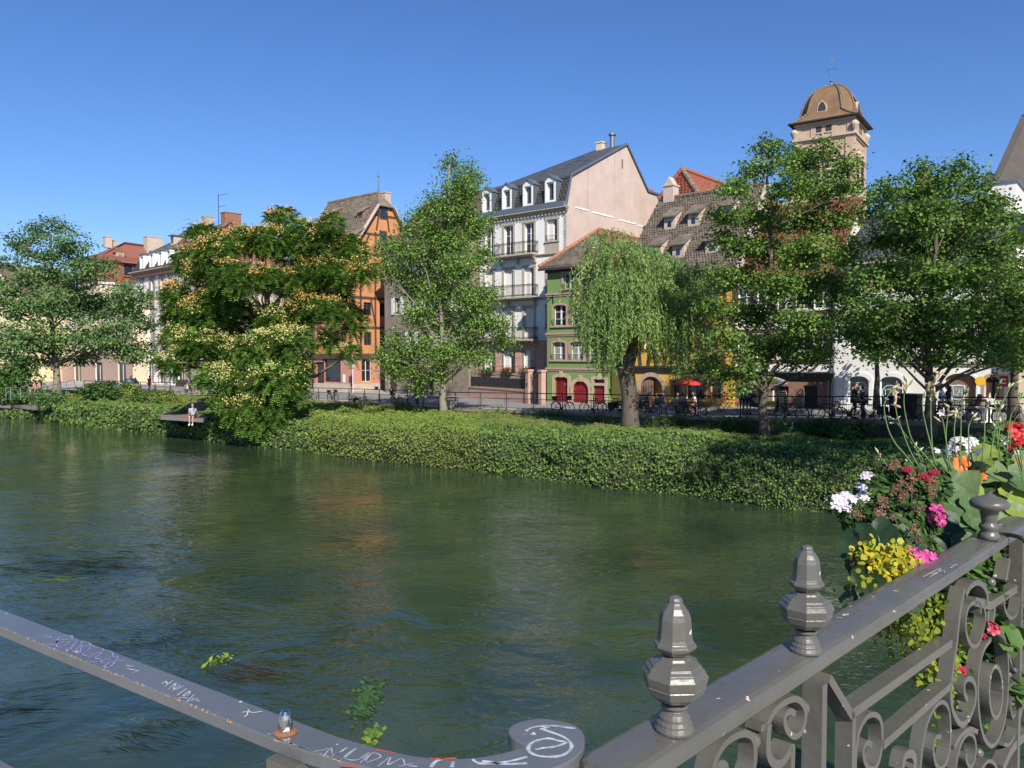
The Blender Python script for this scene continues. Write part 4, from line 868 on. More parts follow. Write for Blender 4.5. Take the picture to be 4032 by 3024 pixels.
for y, z in ((4.3, H+1.0), (4.35, rv-2.7)):
    MB().box(-.02, .04, y-.5, y+.5, z-.1, z+1.45).build('window_frame', M['timber'], B.r)
    MB().box(.04, .05, y-.36, y+.36, z, z+1.3).build('window_pane', M['glass'], B.r)
MB().box(UL, .1, -.16, 0, HJ-.28, HJ+.25).box(0, .16, .0, GW, HJ-.28, HJ+.25).build('jetty_beam', M['timber'], B.r)
for v in (HJ+2.9, HJ+5.9, H-.1): stimber(B, 0, 0, v, GW, v, .26); ftimber(B, UL, v, 0, v, .24)
for f_ in (.30, .62): 
    z = H+(rv-H)*f_; hw = GW/2*(1-f_); stimber(B, 0, ry-hw, z, ry+hw, z, .22)
for y in (.15, 1.3, 3.2, 5.4, 7.4, GW-.15): stimber(B, 0, y, HJ+.25, y, H, .22)
for y0, z0, y1, z1 in ((1.3, HJ+.3, .3, HJ+2.8), (7.4, HJ+.3, 8.3, HJ+2.8), (1.3, HJ+3.1, .3, HJ+5.8), (3.2, HJ+3.1, 2.6, HJ+5.8), (1.5, H, 2.5, H+1.9), (3.3, H, 3.3, H+2.2), (5.3, H, 5.3, H+2.2), (6.8, H, 6.2, H+1.9), (3.4, H+2.4, 3.8, H+4.4), (5.1, H+2.4, 4.8, H+4.4)): stimber(B, 0, y0, z0, y1, z1, .2)
for u in np.linspace(UL+.2, -.1, 9): ftimber(B, u, HJ+.25, u, H, .2) if not any(o[0]-.1 < u < o[1]+.1 for o in fr) else None
lt = at(1283, 786, 77+9.0)-B.O; RLU = UL-1.2; e = .5; RLU = lt.dot(B.t)
tr_ = .80                                                           # half hip cut
for nm_, s_ in (('roof', 1), ('rear_roof', -1)):
    ye = ry-s_*(ry+e); q = [(RLU-.3, ye, H-.5), (.35, ye, H-.5), (.35, ry-s_*(ry+e)*(1-tr_), H-.5+(rv-H+.5)*tr_), (-.75, ry, rv), (RLU, ry, rv)]
    slab(B, nm_, q, .2, 'old_tile')
slab(B, 'half_hip', [(.35, ry-(ry+e)*(1-tr_), H-.5+(rv-H+.5)*tr_), (.35, ry+(ry+e)*(1-tr_), H-.5+(rv-H+.5)*tr_), (-.75, ry, rv+.03)], .15, 'old_tile')
tiles('roof_tiles', (RLU-.3, -e, H-.47), (.3, -e, H-.47), (.3, ry-(ry+e)*(1-tr_), H-.47+(rv-H+.5)*tr_), (RLU-.05, ry-(ry+e)*(1-tr_), H-.47+(rv-H+.5)*tr_), .3, .36, 'old_tile', B.r, .022, .06)
tiles('upper_roof_tiles', (RLU-.05, ry-(ry+e)*(1-tr_), H-.47+(rv-H+.5)*tr_), (.3, ry-(ry+e)*(1-tr_), H-.47+(rv-H+.5)*tr_), (-.7, ry, rv+.03), (RLU, ry, rv+.03), .3, .36, 'old_tile', B.r, .022, .06)
ridge('ridge_tiles', (RLU, ry, rv+.06), (-.75, ry, rv+.06), .17, 'old_tile', B.r, .45)
for s_ in (1, -1):
    ye = ry-s_*(ry+e); MB().bar((.4, ye, H-.55), (.4, ry-s_*(ry+e)*(1-tr_), H-.55+(rv-H+.5)*tr_), .14, .34, (1, 0, 0)).build('verge_board', M['pink_gable'], B.r)
sl = (rv-H+.5)/(ry+e); 
_H = H; H = H-.15
for px, py in ((1312, 868), (1418, 865), (1290, 950), (1390, 958)): eyedormer(B, px, py, .9, .75, 'brown_stone', 'old_tile')
H = _H
MB().lathe([(.12, 0), (.09, .5), (.05, .6), (.04, 1.6), (.11, 1.75), (.02, 1.9), (.02, 2.4)], 8).build('finial', M['copper'], B.r, (-.8, ry, rv))
chimney(B, -1.2, ry+1.3, rv-1.6, rv+.2, .8, 'plinth')
MB().tube([(.15, .06, 0), (.15, .06, H-.5)], .07, 8).build('downpipe', M['brown_stone'], B.r)
rs = MB().lathe([(.42, 0), (.42, .06), (.30, .06), (.30, .02)], 16).build('round_sign', M['tanstone'], B.r, (B.u(1366, 1417), -.02, B.v(1366, 1417))); rs.rotation_euler = (PI/2, 0, 0)
MB().box(-.3, .3, -.02, 0, -.5, .5).build('notice', M['sign_white'], B.r, (B.u(1355, 1490), -.005, B.v(1355, 1490))).scale = (.6, 1, .8)
# street sign post beside it
sp_ = thing('street_sign', 'blue street name plates on a thin post before the salmon wall', 'street sign', P(1389, 74.6, 1.72), -B.a)
MB().tube([(0, 0, 0), (0, 0, 3.7)], .035, 6).build('pole', M['sign_white'], sp_)
pl_ = MB().box(-.27, .27, -.06, -.03, 3.25, 3.55).build('name_plate', M['sign_blue'], sp_); MB().box(-.27, .27, -.06, -.03, 2.88, 3.22).build('name_plate', M['sign_blue'], sp_)
class _R: pass
rr = _R(); rr.r = sp_; txt(rr, 'QUAI', 0, 3.45, .12, 'sign_white', -.065); txt(rr, 'DES BATELIERS', 0, 3.33, .065, 'sign_white', -.065); txt(rr, 'SCHIFFLEUT', 0, 3.1, .08, 'sign_white', -.065); txt(rr, 'STADEN', 0, 2.97, .08, 'sign_white', -.065)
MB().box(-.1, .3, -.05, -.03, 2.55, 2.8).build('arrow_plate', M['sign_white'], sp_)

# ---- taupe house behind the poplar
B = Fac('taupe_house', 'weathered grey brown plastered house behind the slim poplar tree', 1516, 75.4, 46, 1.7)
UW = B.u(1846, 1500); H = B.v(1600, 985); DEP = 9
ops = [(u-.5, u+.5, v0, v0+1.6) for u in np.linspace(2.2, UW-1.6, 5) for v0 in (4.3, 7.6, 10.8)]; ops = [o for o in ops if o[3] < H-.3]
gd_ = [(B.u(1530), B.u(1560), 0, 2.6), (B.u(1640), B.u(1670), .2, 2.5), (B.u(1686), B.u(1706), 0, 2.3), (B.u(1775), B.u(1782), 1.3, 1.9)]
shell(B, 0, UW, H, DEP, 'taupe', ops=ops+gd_, d=.25)
for k, o in enumerate(ops): window(B, *o, .25, 2, 3, sur='beigestone', sw=.12, shut='grey_shutter' if k % 3 == 2 else ('white_paint' if k % 2 else None))
for o in gd_[:3]: MB().box(o[0], o[1], .2, .25, o[2], o[3]).build('door', M['darkwood'], B.r)
MB().box(o[0]-.0, o[1], .1, .12, 1.3, 1.9).build('vent', M['black'], B.r)
q = [(-.3, -.4, H-.2), (UW+.1, -.4, H-.2), (UW+.1, 4.5, H+5.4), (.6, 4.5, H+5.4)]
slab(B, 'roof', q, .2, 'brown_tile'); tiles('roof_tiles', *q, .3, .34, 'brown_tile', B.r)
slab(B, 'rear_roof', [(UW+.1, 9.4, H-.2), (-.3, 9.4, H-.2), (.6, 4.5, H+5.4), (UW+.1, 4.5, H+5.4)], .2, 'brown_tile')
MB().prism([(0, 0, H-.1), (0, 4.5, H+4.9), (0, 9, H-.1)], (.3, 0, 0)).build('gable', M['taupe'], B.r)
for u in (UW-3.2, UW-6.5): MB().box(u-.7, u+.7, .4, 3, H+1.0, H+2.1).build('dormer', M['darkwood'], B.r)
B = Fac('taupe_wall', 'plain beige side wall and dark drainpipe between poplar and garden railings', 1792, 69.4, 46, 1.75, 'wall')
uu = B.u(1852); MB().box(0, uu, 0, .4, -.2, 6.2).build('wall', M['cream'], B.r); MB().tube([(uu+.05, -.1, 0), (uu+.05, -.1, 6)], .07, 8).build('downpipe', M['iron'], B.r)

# ---- house hidden behind the big tree
B = Fac('beige_house', 'beige house with brown roof mostly hidden behind the tree of heaven', 770, 95.5, 30, 1.6)
UW = 16.5; H = 11.6
ops = [(u-.5, u+.5, v0, v0+1.6) for u in np.linspace(1.2, UW-1.2, 6) for v0 in (4.2, 7.6)]; gg = [(u-1, u+1, .2, 2.9) for u in np.linspace(1.8, UW-1.8, 4)]
shell(B, 0, UW, H, 8, 'cream', ops=ops+gg)
for o in ops: window(B, *o, .2, 2, 3, sur='sandstone', sw=.12, shut='grey_shutter')
for o in gg: window(B, *o, .2, 3, 1, 'darkwood', name='shop_window')
q = [(-.3, -.4, H-.1), (UW+.3, -.4, H-.1), (UW+.3, 4.2, H+3.6), (-.3, 4.2, H+3.6)]
slab(B, 'roof', q, .2, 'brown_tile'); tiles('roof_tiles', *q, .4, .45, 'brown_tile', B.r); slab(B, 'rear_roof', [(UW+.3, 9, H-.1), (-.3, 9, H-.1), (-.3, 4.2, H+3.6), (UW+.3, 4.2, H+3.6)], .2, 'brown_tile')
MB().prism([(UW, 0, H-.1), (UW, 4.2, H+3.4), (UW, 8.4, H-.1)], (-.2, 0, 0)).prism([(0, 0, H-.1), (0, 4.2, H+3.4), (0, 8.4, H-.1)], (.2, 0, 0)).build('gable', M['brick'], B.r)

# ---- white terrace house with black mansard and brick gable
B = Fac('white_terrace_house', 'white five bay house with pink window surrounds, grey shutters and rough brick gable', 735, 96, 43, 1.6)
U0 = B.u(529, 1300); H = B.v(735, 1036); DEP = 15
cx_ = [559, 600, 638, 671, 712]; cu = [B.u(x, 1120)+.0 for x in cx_]
rws = [(B.v(712, 1143), B.v(712, 1078), 'grey_shutter'), (B.v(690, 1250), B.v(690, 1180), 'closed'), (B.v(640, 1372), B.v(640, 1300), 'closed')]
ops = [(u-.5, u+.5, a, b) for a, b, _ in rws for u in cu]; gg = [(u-.9, u+.9, .1, 3.0) for u in (U0+1.8, U0+5.2, U0+8.8, U0+12.4, -1.6)]
shell(B, U0, 0, H, DEP, 'white_render', ops=ops+gg)
for k, o in enumerate(ops): window(B, *o, .22, 2, 3, sur='sandstone', sw=.24, shut='grey_shutter' if k < 5 and k in (1, 2) else ('closed' if k >= 5 else 'in'), sill='sandstone', rail=k < 5)
for k in range(4, 15):
    u = cu[k % 5]; a, b, _ = rws[k//5]
    if k >= 5:
        for s_ in (-1, 1): 
            mb = MB(); x0, x1 = (u-.46, u-.02) if s_ < 0 else (u+.02, u+.46); mb.box(x0, x1, .02, .05, a+.03, b-.03)
            for i in range(14): mb.box(x0+.05, x1-.05, 0, .02, a+.06+(b-a-.1)*i/14, a+.06+(b-a-.1)*(i+.55)/14)
            mb.build('shutter', M['grey_shutter'], B.r)
for k, u in enumerate(cu): moulding(B, 'window_hood', u-.75, u+.75, rws[1][1]+.3, rws[1][1]+.48, .18, 'sandstone')
for o in gg: window(B, *o, .2, 2, 1, 'white_paint', name='shop_window', sur='sandstone', sw=.2)
for py in (1160, 1272, 1388): v = B.v(712, py); moulding(B, 'string_course', U0, 0, v-.12, v+.16, .15, 'sandstone')
moulding(B, 'cornice', U0-.1, .1, H-.6, H, .6, 'sandstone', steps=4)
for k in range(34): MB().box(U0+.2+k*(-U0-.4)/33-.12, U0+.2+k*(-U0-.4)/33+.12, -.45, -.1, H-.95, H-.6).build('modillion', M['timber'], B.r)
by, bv = 1.0, H+2.3; q = [B.side(px, py, 0) for px, py in ((905, 842), (948, 842), (970, 882))]
ry, rv = q[0][0], q[0][1]-1.0; ry = max(6, ry)
slab(B, 'mansard_roof', [(U0-.1, -.3, H), (0, -.3, H), (0, by, bv), (U0+.6, by, bv)], .12, 'slate_tile')
slab(B, 'mansard_side', [(U0-.1, DEP, H), (U0-.1, -.3, H), (U0+.6, by, bv), (U0+.6, DEP, bv)], .12, 'slate_tile')
tiles('mansard_slates', (U0, -.3, H+.05), (0, -.3, H+.05), (0, by, bv), (U0+.6, by, bv), .4, .36, 'slate_tile', B.r, .004, .03)
qq = [(U0+.5, by-.1, bv), (.15, by-.1, bv), (.15, ry, rv), (U0+6.5, ry, rv)]
slab(B, 'roof', qq, .15, 'brown_tile'); tiles('roof_tiles', *qq, .4, .4, 'brown_tile', B.r, .004, .04)
slab(B, 'roof_hip', [(U0+.5, DEP-1, bv), (U0+.5, by-.1, bv), (U0+6.5, ry, rv)], .15, 'brown_tile')
slab(B, 'rear_roof', [(.15, DEP-1, bv), (U0+.5, DEP-1, bv), (U0+6.5, ry, rv), (.15, ry, rv)], .15, 'brown_tile')
MB().prism([(.0, 0, 0), (.0, 0, H), (.0, by, bv), (.0, ry, rv+.1), (.0, DEP-1, bv), (.0, DEP-1, 0)], (-.4, 0, 0)).build('gable_wall', M['brick'], B.r)
gb = [o for o in B.r.children if o.name.startswith('gable_wall')][0]
for k in range(260):                                                # rough stone courses on the gable
    y = rng.uniform(.6, DEP-2); z = rng.uniform(H-6, rv); tt = (y-by)/(ry-by) if y < ry else (DEP-1-y)/(DEP-1-ry)
    if z < bv+(rv-bv)*tt-.3: MB().box(0, .03+rng.random()*.05, y, y+rng.uniform(.25, .6), z, z+rng.uniform(.12, .22)).build('brick', M['brick'] if k % 3 else M['brown_stone'], gb)
for k, px in enumerate((566, 604, 638, 671, 712)):
    c = B.u(px, 1010); w = .62; z0, z1 = H+.25, H+2.0
    dm = MB().box(c-w, c-w+.16, -.3, 1, z0, z1).box(c+w-.16, c+w, -.3, 1, z0, z1).box(c-w+.16, c+w-.16, -.3, .8, z1-.1, z1+.15).box(c-w+.16, c+w-.16, -.3, .8, z0, z0+.1).build('dormer', M['white_paint'], B.r)
    MB().box(c-w+.16, c+w-.16, -.1, -.05, z0+.1, z1-.1).build('pane', M['curtain_glass'], dm); MB().box(c-.05, c+.05, -.16, -.1, z0+.1, z1-.1).build('mullion', M['white_paint'], dm)
    MB().prism([(c-w-.12, -.42, z1+.1), (c, -.42, z1+.42), (c+w+.12, -.42, z1+.1)], (0, 1.8, 0)).build('dormer_roof', M['zinc'], dm)
for t_, u in ((.28, U0+7.0), (.3, U0+11.8)):
    y = by+(ry-by)*t_; z = bv+(rv-bv)*t_; MB().prism([(u-.5, y, z), (u-.5, y, z+1.3), (u-.5, y+2.2, z+1.3)], (1, 0, 0)).build('dormer', M['plinth'], B.r); MB().box(u-.7, u+.7, y-.3, y+3.2, z+1.3, z+1.42).build('dormer_roof', M['zinc'], B.r); MB().box(u-.25, u+.25, y-.03, y, z+.4, z+1.1).build('opening', M['glass'], B.r)
chimney(B, -6.8, ry+.2, rv-1.3, rv+1.4, 1.1, 'concrete', 0); chimney(B, -.6, ry+.4, rv-1.0, rv+1.1, 1.2, 'brick', 0, 2.2)
an = thing('tv_antenna', 'tall thin rooftop antenna above the brown tiled terrace roof', 'antenna', B.O+B.t*(-3.2)+B.i*ry+Vector((0, 0, rv-.3)), -B.a)
MB().tube([(0, 0, 0), (0, 0, 4.3)], .04, 5).tube([(-.1, 0, 4.1), (2.4, 0, 4.0)], .03, 4).tube([(-.1, 0, 2.6), (2.0, 0, 2.55)], .03, 4).tube([(-.8, 0, .7), (.9, 0, .75)], .02, 4).build('mast', M['iron'], an)
# ---- red roofed house
B = Fac('red_roof_house', 'house with hipped red brown roof and orange tile hung upper storey', 399, 114, 41, 1.6)
WL = B.u(318, 1050); H2 = B.v(399, 1018); H1 = B.v(399, 1108); SD = 17
MB().box(WL, 0, 0, SD, 0, H1).build('wall', M['cream'], B.r); MB().box(WL-.1, .1, -.1, SD, H1, H2).build('tile_hung_wall', M['red_tile'], B.r)
MB().box(WL-.2, .2, -.2, SD, H1-.3, H1).build('fascia', M['white_paint'], B.r)
pk_ = at(412, 946, 118)-B.O; pv = pk_.z; pu = -4.5
for nm_, q in (('roof_front', [(WL-.5, -.5, H2), (.5, -.5, H2), (pu+1, 5, pv), (WL+4, 5, pv)]), ('roof_right', [(.5, -.5, H2), (.5, SD, H2), (pu+1, SD, pv-.4), (pu+1, 5, pv)]), ('roof_left', [(WL-.5, SD, H2), (WL-.5, -.5, H2), (WL+4, 5, pv), (WL+4, SD, pv-.4)]), ('roof_top', [(WL+4, 5, pv), (pu+1, 5, pv), (pu+1, SD, pv-.4), (WL+4, SD, pv-.4)])): slab(B, nm_, q, .25, 'redbrown_tile')
MB().box(WL-.6, .6, -.6, -.4, H2-.1, H2+.6).box(.4, .6, -.6, SD, H2-.1, H2+.6).build('gutter', M['redbrown_tile'], B.r)
for y, z in ((3, H2+1.2), (10, H2+1.2)): MB().prism([(.0, y-.8, z), (.0, y+.8, z), (.0, y, z+.9)], (-2.5, 0, 0)).build('dormer_roof', M['redbrown_tile'], B.r); MB().box(-1.5, .05, y-.55, y+.55, z-.9, z).build('dormer', M['plinth'], B.r); MB().box(.05, .07, y-.4, y+.4, z-.7, z-.1).build('pane', M['curtain_glass'], B.r)
for y in (4, 11): w_ = MB().box(.1, .3, y-.8, y+.8, H1+1.0, H1+3.1).build('window', M['brown_stone'], B.r); MB().box(.3, .32, y-.6, y+.6, H1+1.2, H1+2.9).build('pane', M['glass'], w_); MB().prism([(.1, y-1.2, H1+3.1), (.9, y-1.2, H1+3.0), (.1, y-1.2, H1+3.6)], (0, 2.4, 0)).build('window_hood', M['redbrown_tile'], w_)
for u in (WL+1.2, WL+3.6, WL+6): w_ = MB().box(u-.6, u+.6, -.2, -.1, H1+1.0, H1+3.0).build('window', M['brown_stone'], B.r); MB().box(u-.45, u+.45, -.22, -.2, H1+1.2, H1+2.8).build('pane', M['glass'], w_)
chimney(B, -2.4, 9, pv-2, pv+1.0, 1.4, 'plinth', 0, 2.4); chimney(B, pu, 3, pv-1, pv+.6, 1.0, 'plinth'); chimney(B, WL+2, 4, pv-2, pv+.2, 1, 'plinth')
an = thing('tv_antenna', 'short rooftop antenna beside the white chimney of the red roof', 'antenna', B.O+B.t*(-2)+B.i*15+Vector((0, 0, pv-.8)), -B.a)
MB().tube([(0, 0, 0), (0, 0, 5)], .05, 5).tube([(-1.6, 0, 4.8), (.4, 0, 4.9)], .04, 4).tube([(-.8, 0, 2.6), (.5, 0, 2.7)], .04, 4).tube([(-.3, 0, 3.8), (.3, 0, 3.8)], .04, 4).build('mast', M['galv'], an)
# ---- cream row at the far left
B = Fac('cream_house', 'cream quay house with pinkish stone ground floor behind the left tree', 60, 127, 38, 1.5)
UW = B.u(524, 1500); H = 11.0
ops = [(u-.6, u+.6, v0, v0+1.8) for u in np.linspace(2, UW-2, 8) for v0 in (4.6, 8.0)]; gg = [(u-1.2, u+1.2, .1, 3.0) for u in np.linspace(3, UW-3, 6)]
shell(B, 0, UW, H, 2.5, 'cream', ops=ops+gg)
mb = MB(); wallmesh(mb, -.03, UW+.03, -.2, 3.9, gg, .02, T=lambda u, y, v: (u, y-.06, v)); mb.build('ground_floor_wall', M['sandstone'], B.r)
for k, o in enumerate(ops): window(B, *o, .2, 2, 3, sur='sandstone', sw=.14, shut='white_paint' if k % 2 else None)
for o in gg: window(B, *o, .2, 2, 1, 'white_paint', name='shop_window')
balcony(B, UW-9, UW-6, 5.0, .9, 1.0)
slab(B, 'roof', [(-.4, -.5, H), (UW+.1, -.5, H), (UW+.1, 2.5, H+.8), (-.4, 2.5, H+.8)], .25, 'brown_tile')
B = Fac('yellow_gable_house', 'pale yellow house with a brown roofed gable at the far left edge', -140, 122, 30, 1.5)
UW = B.u(125, 1300); H = B.v(100, 1180); rz = B.v(100, 1065)
MB().prism([(0, 0, 0), (UW, 0, 0), (UW, 0, H), (UW*.55, 0, rz+1), (0, 0, H)], (0, 9, 0)).build('wall', M['cream_yellow'], B.r)
for s_ in (0, 1):
    a, b = ((-.4, H-.3), (UW*.55, rz+1.1)) if s_ == 0 else ((UW*.55, rz+1.1), (UW+.4, H-.3))
    MB().prism([(a[0], -.5, a[1]), (b[0], -.5, b[1]), (b[0], 9, b[1]), (a[0], 9, a[1])], (0, 0, .3)).build('roof', M['brown_tile'], B.r)
for u in (UW*.3, UW*.5, UW*.7):
    for z in (3, 6.5, 10): w_ = MB().box(u-.5, u+.5, -.04, 0, z, z+1.6).build('window', M['white_paint'], B.r); MB().box(u-.4, u+.4, -.06, -.04, z+.1, z+1.5).build('pane', M['glass'], w_)

# ---- church: tower, nave roof
B = Fac('church_tower', 'square pinkish church tower with bell shaped tiled dome and weathervane cross', 3346, 95, 35.6, 1.8, 'church tower')
WT = 6.95; HE = B.v(3346, 455); HCo = B.v(3346, 521); HB = B.v(3346, 750)
cx0 = -WT
MB().box(-WT-.5, .5, -.5, WT+.5, 0, HB-.9).build('tower_base', M['tower_stone'], B.r)
MB().box(-WT-.7, .7, -.7, WT+.7, HB-.9, HB-.3).build('base_cornice', M['cornice_stone'], B.r)
mb = MB()
for k in range(13):
    for x, y in ((-WT-.45+(WT+.9)*k/12, -.45), (.45, -.45+(WT+.9)*k/12)): mb.box(x-.12, x+.12, y-.12, y+.12, HB-.3, HB+.6)
mb.box(-WT-.6, .6, -.6, -.35, HB+.6, HB+.8).box(.35, .6, -.35, WT+.6, HB+.6, HB+.8).build('balustrade', M['cornice_stone'], B.r)
body = MB().box(-WT, 0, 0, WT, HB-.5, HE).build('tower_wall', M['tower_stone'], B.r)
MB().box(-WT-.15, .15, -.15, WT+.15, HCo-.5, HCo-.25).box(-WT-.35, .35, -.35, WT+.35, HCo-.25, HCo).build('cornice', M['cornice_stone'], B.r)
MB().box(-WT-.12, .12, -.12, WT+.12, HE-.4, HE-.1).build('upper_moulding', M['cornice_stone'], B.r)
for x in (-WT+.45, -WT*.68, -WT*.32, -.45): MB().box(x-.3, x+.3, -.09, .0, HCo+.02, HE-.42).build('pilaster', M['tower_stone'], B.r)
for y in (.45, WT*.32, WT*.68, WT-.45): MB().box(0, .09, y-.3, y+.3, HCo+.02, HE-.42).build('pilaster', M['tower_stone'], B.r)
for x in (-WT+.45, -.45): MB().box(x-.45, x+.45, -.12, 0, HB+.1, HCo-.52).build('pilaster', M['tower_stone'], B.r)
for y in (.45, WT-.45): MB().box(0, .12, y-.45, y+.45, HB+.1, HCo-.52).build('pilaster', M['tower_stone'], B.r)
for x in (-WT*.585, -WT*.42): MB().box(x-.32, x+.32, -.02, .0, HCo+.55, HCo+1.3).build('vent_opening', M['darkwood'], B.r).location.y = -.01; MB().box(x-.42, x+.42, -.12, 0, HCo+.4, HCo+.54).build('sill', M['cornice_stone'], B.r)
for y in (WT*.42, WT*.58): MB().box(0, .03, y-.32, y+.32, HCo+.55, HCo+1.3).build('vent_opening', M['darkwood'], B.r)
def louvre(c, side):
    z0, z1 = HCo-8.0, HCo-2.6; w = .72
    pts = [(-w, z0), (w, z0), (w, z1)]+[(w*math.cos(t_), z1+w*math.sin(t_)) for t_ in np.linspace(0, PI, 9)][1:-1]+[(-w, z1)]
    T_ = (lambda a, d, z: (c+a, -d, z)) if side == 0 else (lambda a, d, z: (d, c+a, z))
    pf = MB().prism([T_(a*1.25, .03, z if z < z1 else z+.15) for a, z in pts], Vector(T_(0, .06, 0))-Vector(T_(0, 0, 0))).build('louvre_frame', M['tower_stone'], B.r)
    MB().prism([T_(a*.95, .10, z) for a, z in pts if z <= z1+.01], Vector(T_(0, .02, 0))-Vector(T_(0, 0, 0))).build('opening', M['darkwood'], pf)
    for k in range(8): z = z0+.3+k*(z1-z0)/8; MB().prism([T_(-w*.9, .12, z+.3), T_(w*.9, .12, z+.3), T_(w*.9, .38, z), T_(-w*.9, .38, z)], (0, 0, .06)).build('slat', M['plinth'], pf)
    MB().prism([T_(-w*1.5, .05, z1-.1), T_(w*1.5, .05, z1-.1), T_(w*1.5, .05, z1+.05), T_(-w*1.5, .05, z1+.05)], Vector(T_(0, .25, 0))-Vector(T_(0, 0, 0))).ball(T_(0, .1, z1+.45), .28, 8, 6).build('tympanum', M['cornice_stone'], pf)
louvre(-WT*.36, 0); louvre(-WT*.68, 0); louvre(WT*.34, 1); louvre(WT*.70, 1)
for x, y in ((.15, -.15), (-WT-.05, -.05), (.05, WT+.05)):
    MB().lathe([(.22, 0), (.16, .15), (.3, .4), (.5, .8), (.52, 1.0), (.42, 1.1), (.2, 1.35), (.02, 1.4)], 10).build('urn', M['cornice_stone'], B.r, (x, y, HCo))
prf = [(0, 1.14), (.03, 1.09), (.08, 1.01), (.17, .955), (.3, .91), (.45, .85), (.6, .77), (.74, .66), (.85, .53), (.93, .38), (.98, .22), (1, .04)]
HD = B.v(3270, 333)+.9-HE; cxc, cyc = -WT/2, WT/2; mb = MB(); mb2 = MB(); R0 = WT/2
def octp(r, ch): r *= R0; c = r*ch; return [(cxc-r+c, cyc-r), (cxc+r-c, cyc-r), (cxc+r, cyc-r+c), (cxc+r, cyc+r-c), (cxc+r-c, cyc+r), (cxc-r+c, cyc+r), (cxc-r, cyc+r-c), (cxc-r, cyc-r+c)]
def prat(z):
    zs = [a for a, b in prf]; rs_ = [b for a, b in prf]; return float(np.interp(z, zs, rs_))
NZ = 46; vs = []
for j in range(NZ):
    for sub in (0, 1):
        z = min((j+sub*.98)/NZ, 1); r = prat(z)+(.012 if sub == 0 else 0); ch = .02+min(1, z/.22)**1.2*.36
        vs += [(x, y, HE+HD*z) for x, y in octp(r, ch)]
fs = [(i*8+k, i*8+(k+1) % 8, (i+1)*8+(k+1) % 8, (i+1)*8+k) for i in range(2*NZ-1) for k in range(8)]
dome = MB().add(vs, fs).build('dome', M['dome_tile'], B.r)
for k in range(8):
    pts = []
    for z in np.linspace(0, .99, 24): pts.append((*octp(prat(z)+.01, .02+min(1, z/.22)**1.2*.36)[k], HE+HD*z+.02))
    mb = MB()
    for a, b in zip(pts, pts[1:]): mb.tube([a, b], [.17, .12], 6)
    mb.build('hip_tiles', M['old_tile'], dome)
MB().box(-WT-.75, .75, -.75, WT+.75, HE-.1, HE+.05).build('eaves', M['darkwood'], B.r)
for side in range(2):
    z = HE+HD*.22; 
    T_ = (lambda a, d, h: (cxc-.3+a, cyc-R0*.86-d, z+h)) if side == 0 else (lambda a, d, h: (cxc+R0*.86+d, cyc+a, z+h))
    w = .62; pts = [(-w, 0), (w, 0), (w, .5), (w*.6, 1.1), (0, 1.45), (-w*.6, 1.1), (-w, .5)]
    dm = MB().prism([T_(a, .3, h) for a, h in pts], Vector(T_(0, -.9, 0))-Vector(T_(0, 0, 0))).build('dome_dormer', M['cornice_stone'], dome)
    MB().prism([T_(a*.72, .32, h*.8+.12) for a, h in pts], Vector(T_(0, .02, 0))-Vector(T_(0, 0, 0))).build('opening', M['darkwood'], dm)
tz = HE+HD
sp_ = MB().lathe([(.5, -.1), (.3, .3), (.14, .9), (.12, 1.1), (.3, 1.3), (.3, 1.5), (.1, 1.7), (.05, 2.0), (.04, 7.0), (.02, 9.2)], 8).tube([(-.75, 0, 4.6), (.75, 0, 4.8)], .06, 4).tube([(-.65, 0, 4.6), (-.5, 0, 3.4), (0, 0, 2.6), (.5, 0, 3.4), (.65, 0, 4.7)], .04, 4).build('spire_cross', M['copper'], B.r, (cxc, cyc, tz)); sp_.scale = (.75, .75, .46)
MB().prism([(0, -.03, 6.9), (.5, -.03, 7.1), (.65, -.03, 7.5), (.3, -.03, 7.35), (.1, -.03, 7.5), (-.25, -.03, 7.6), (-.3, -.03, 7.3)], (0, .06, 0)).build('weathercock', M['galv'], sp_)
B = Fac('church_nave', 'large hipped bright red tiled roof rising behind the yellow tavern', 2700, 66, 41, 1.8, 'church')
HN = B.v(2740, 770); UL_, UR_ = B.u(2618, 772), B.u(2742, 768); PU = (UL_+UR_)/2; PY, PV = B.side(2686, 668, PU); FY = 0; BY = PY+24
MB().box(UL_, UR_, FY, BY, 0, HN).build('wall', M['tower_stone'], B.r)
for nm_, q in (('roof_front', [(UL_-.4, FY-.4, HN), (UR_+.4, FY-.4, HN), (PU, PY, PV)]), ('roof_right', [(UR_+.4, FY-.4, HN), (UR_+.4, BY, HN), (PU, BY, PV), (PU, PY, PV)]), ('roof_left', [(UL_-.4, BY, HN), (UL_-.4, FY-.4, HN), (PU, PY, PV), (PU, BY, PV)])): slab(B, nm_, q, .2, 'red_tile')
tiles('roof_tiles', (UR_+.4, FY-.4, HN), (UR_+.4, BY, HN), (PU, BY, PV), (PU, PY, PV), .34, .36, 'red_tile', B.r)
tiles('roof_tiles', (UL_-.4, FY-.4, HN), (UR_+.4, FY-.4, HN), (PU+.05, PY, PV), (PU-.05, PY, PV), .34, .36, 'red_tile', B.r)
ridge('hip_tiles', (UR_+.4, FY-.4, HN+.05), (PU, PY, PV+.08), .2, 'old_tile', B.r, .4); ridge('hip_tiles', (UL_-.4, FY-.4, HN+.05), (PU, PY, PV+.08), .2, 'red_tile', B.r, .4); ridge('ridge_tiles', (PU, PY, PV+.08), (PU, BY, PV+.08), .2, 'orange_tile', B.r, .4)
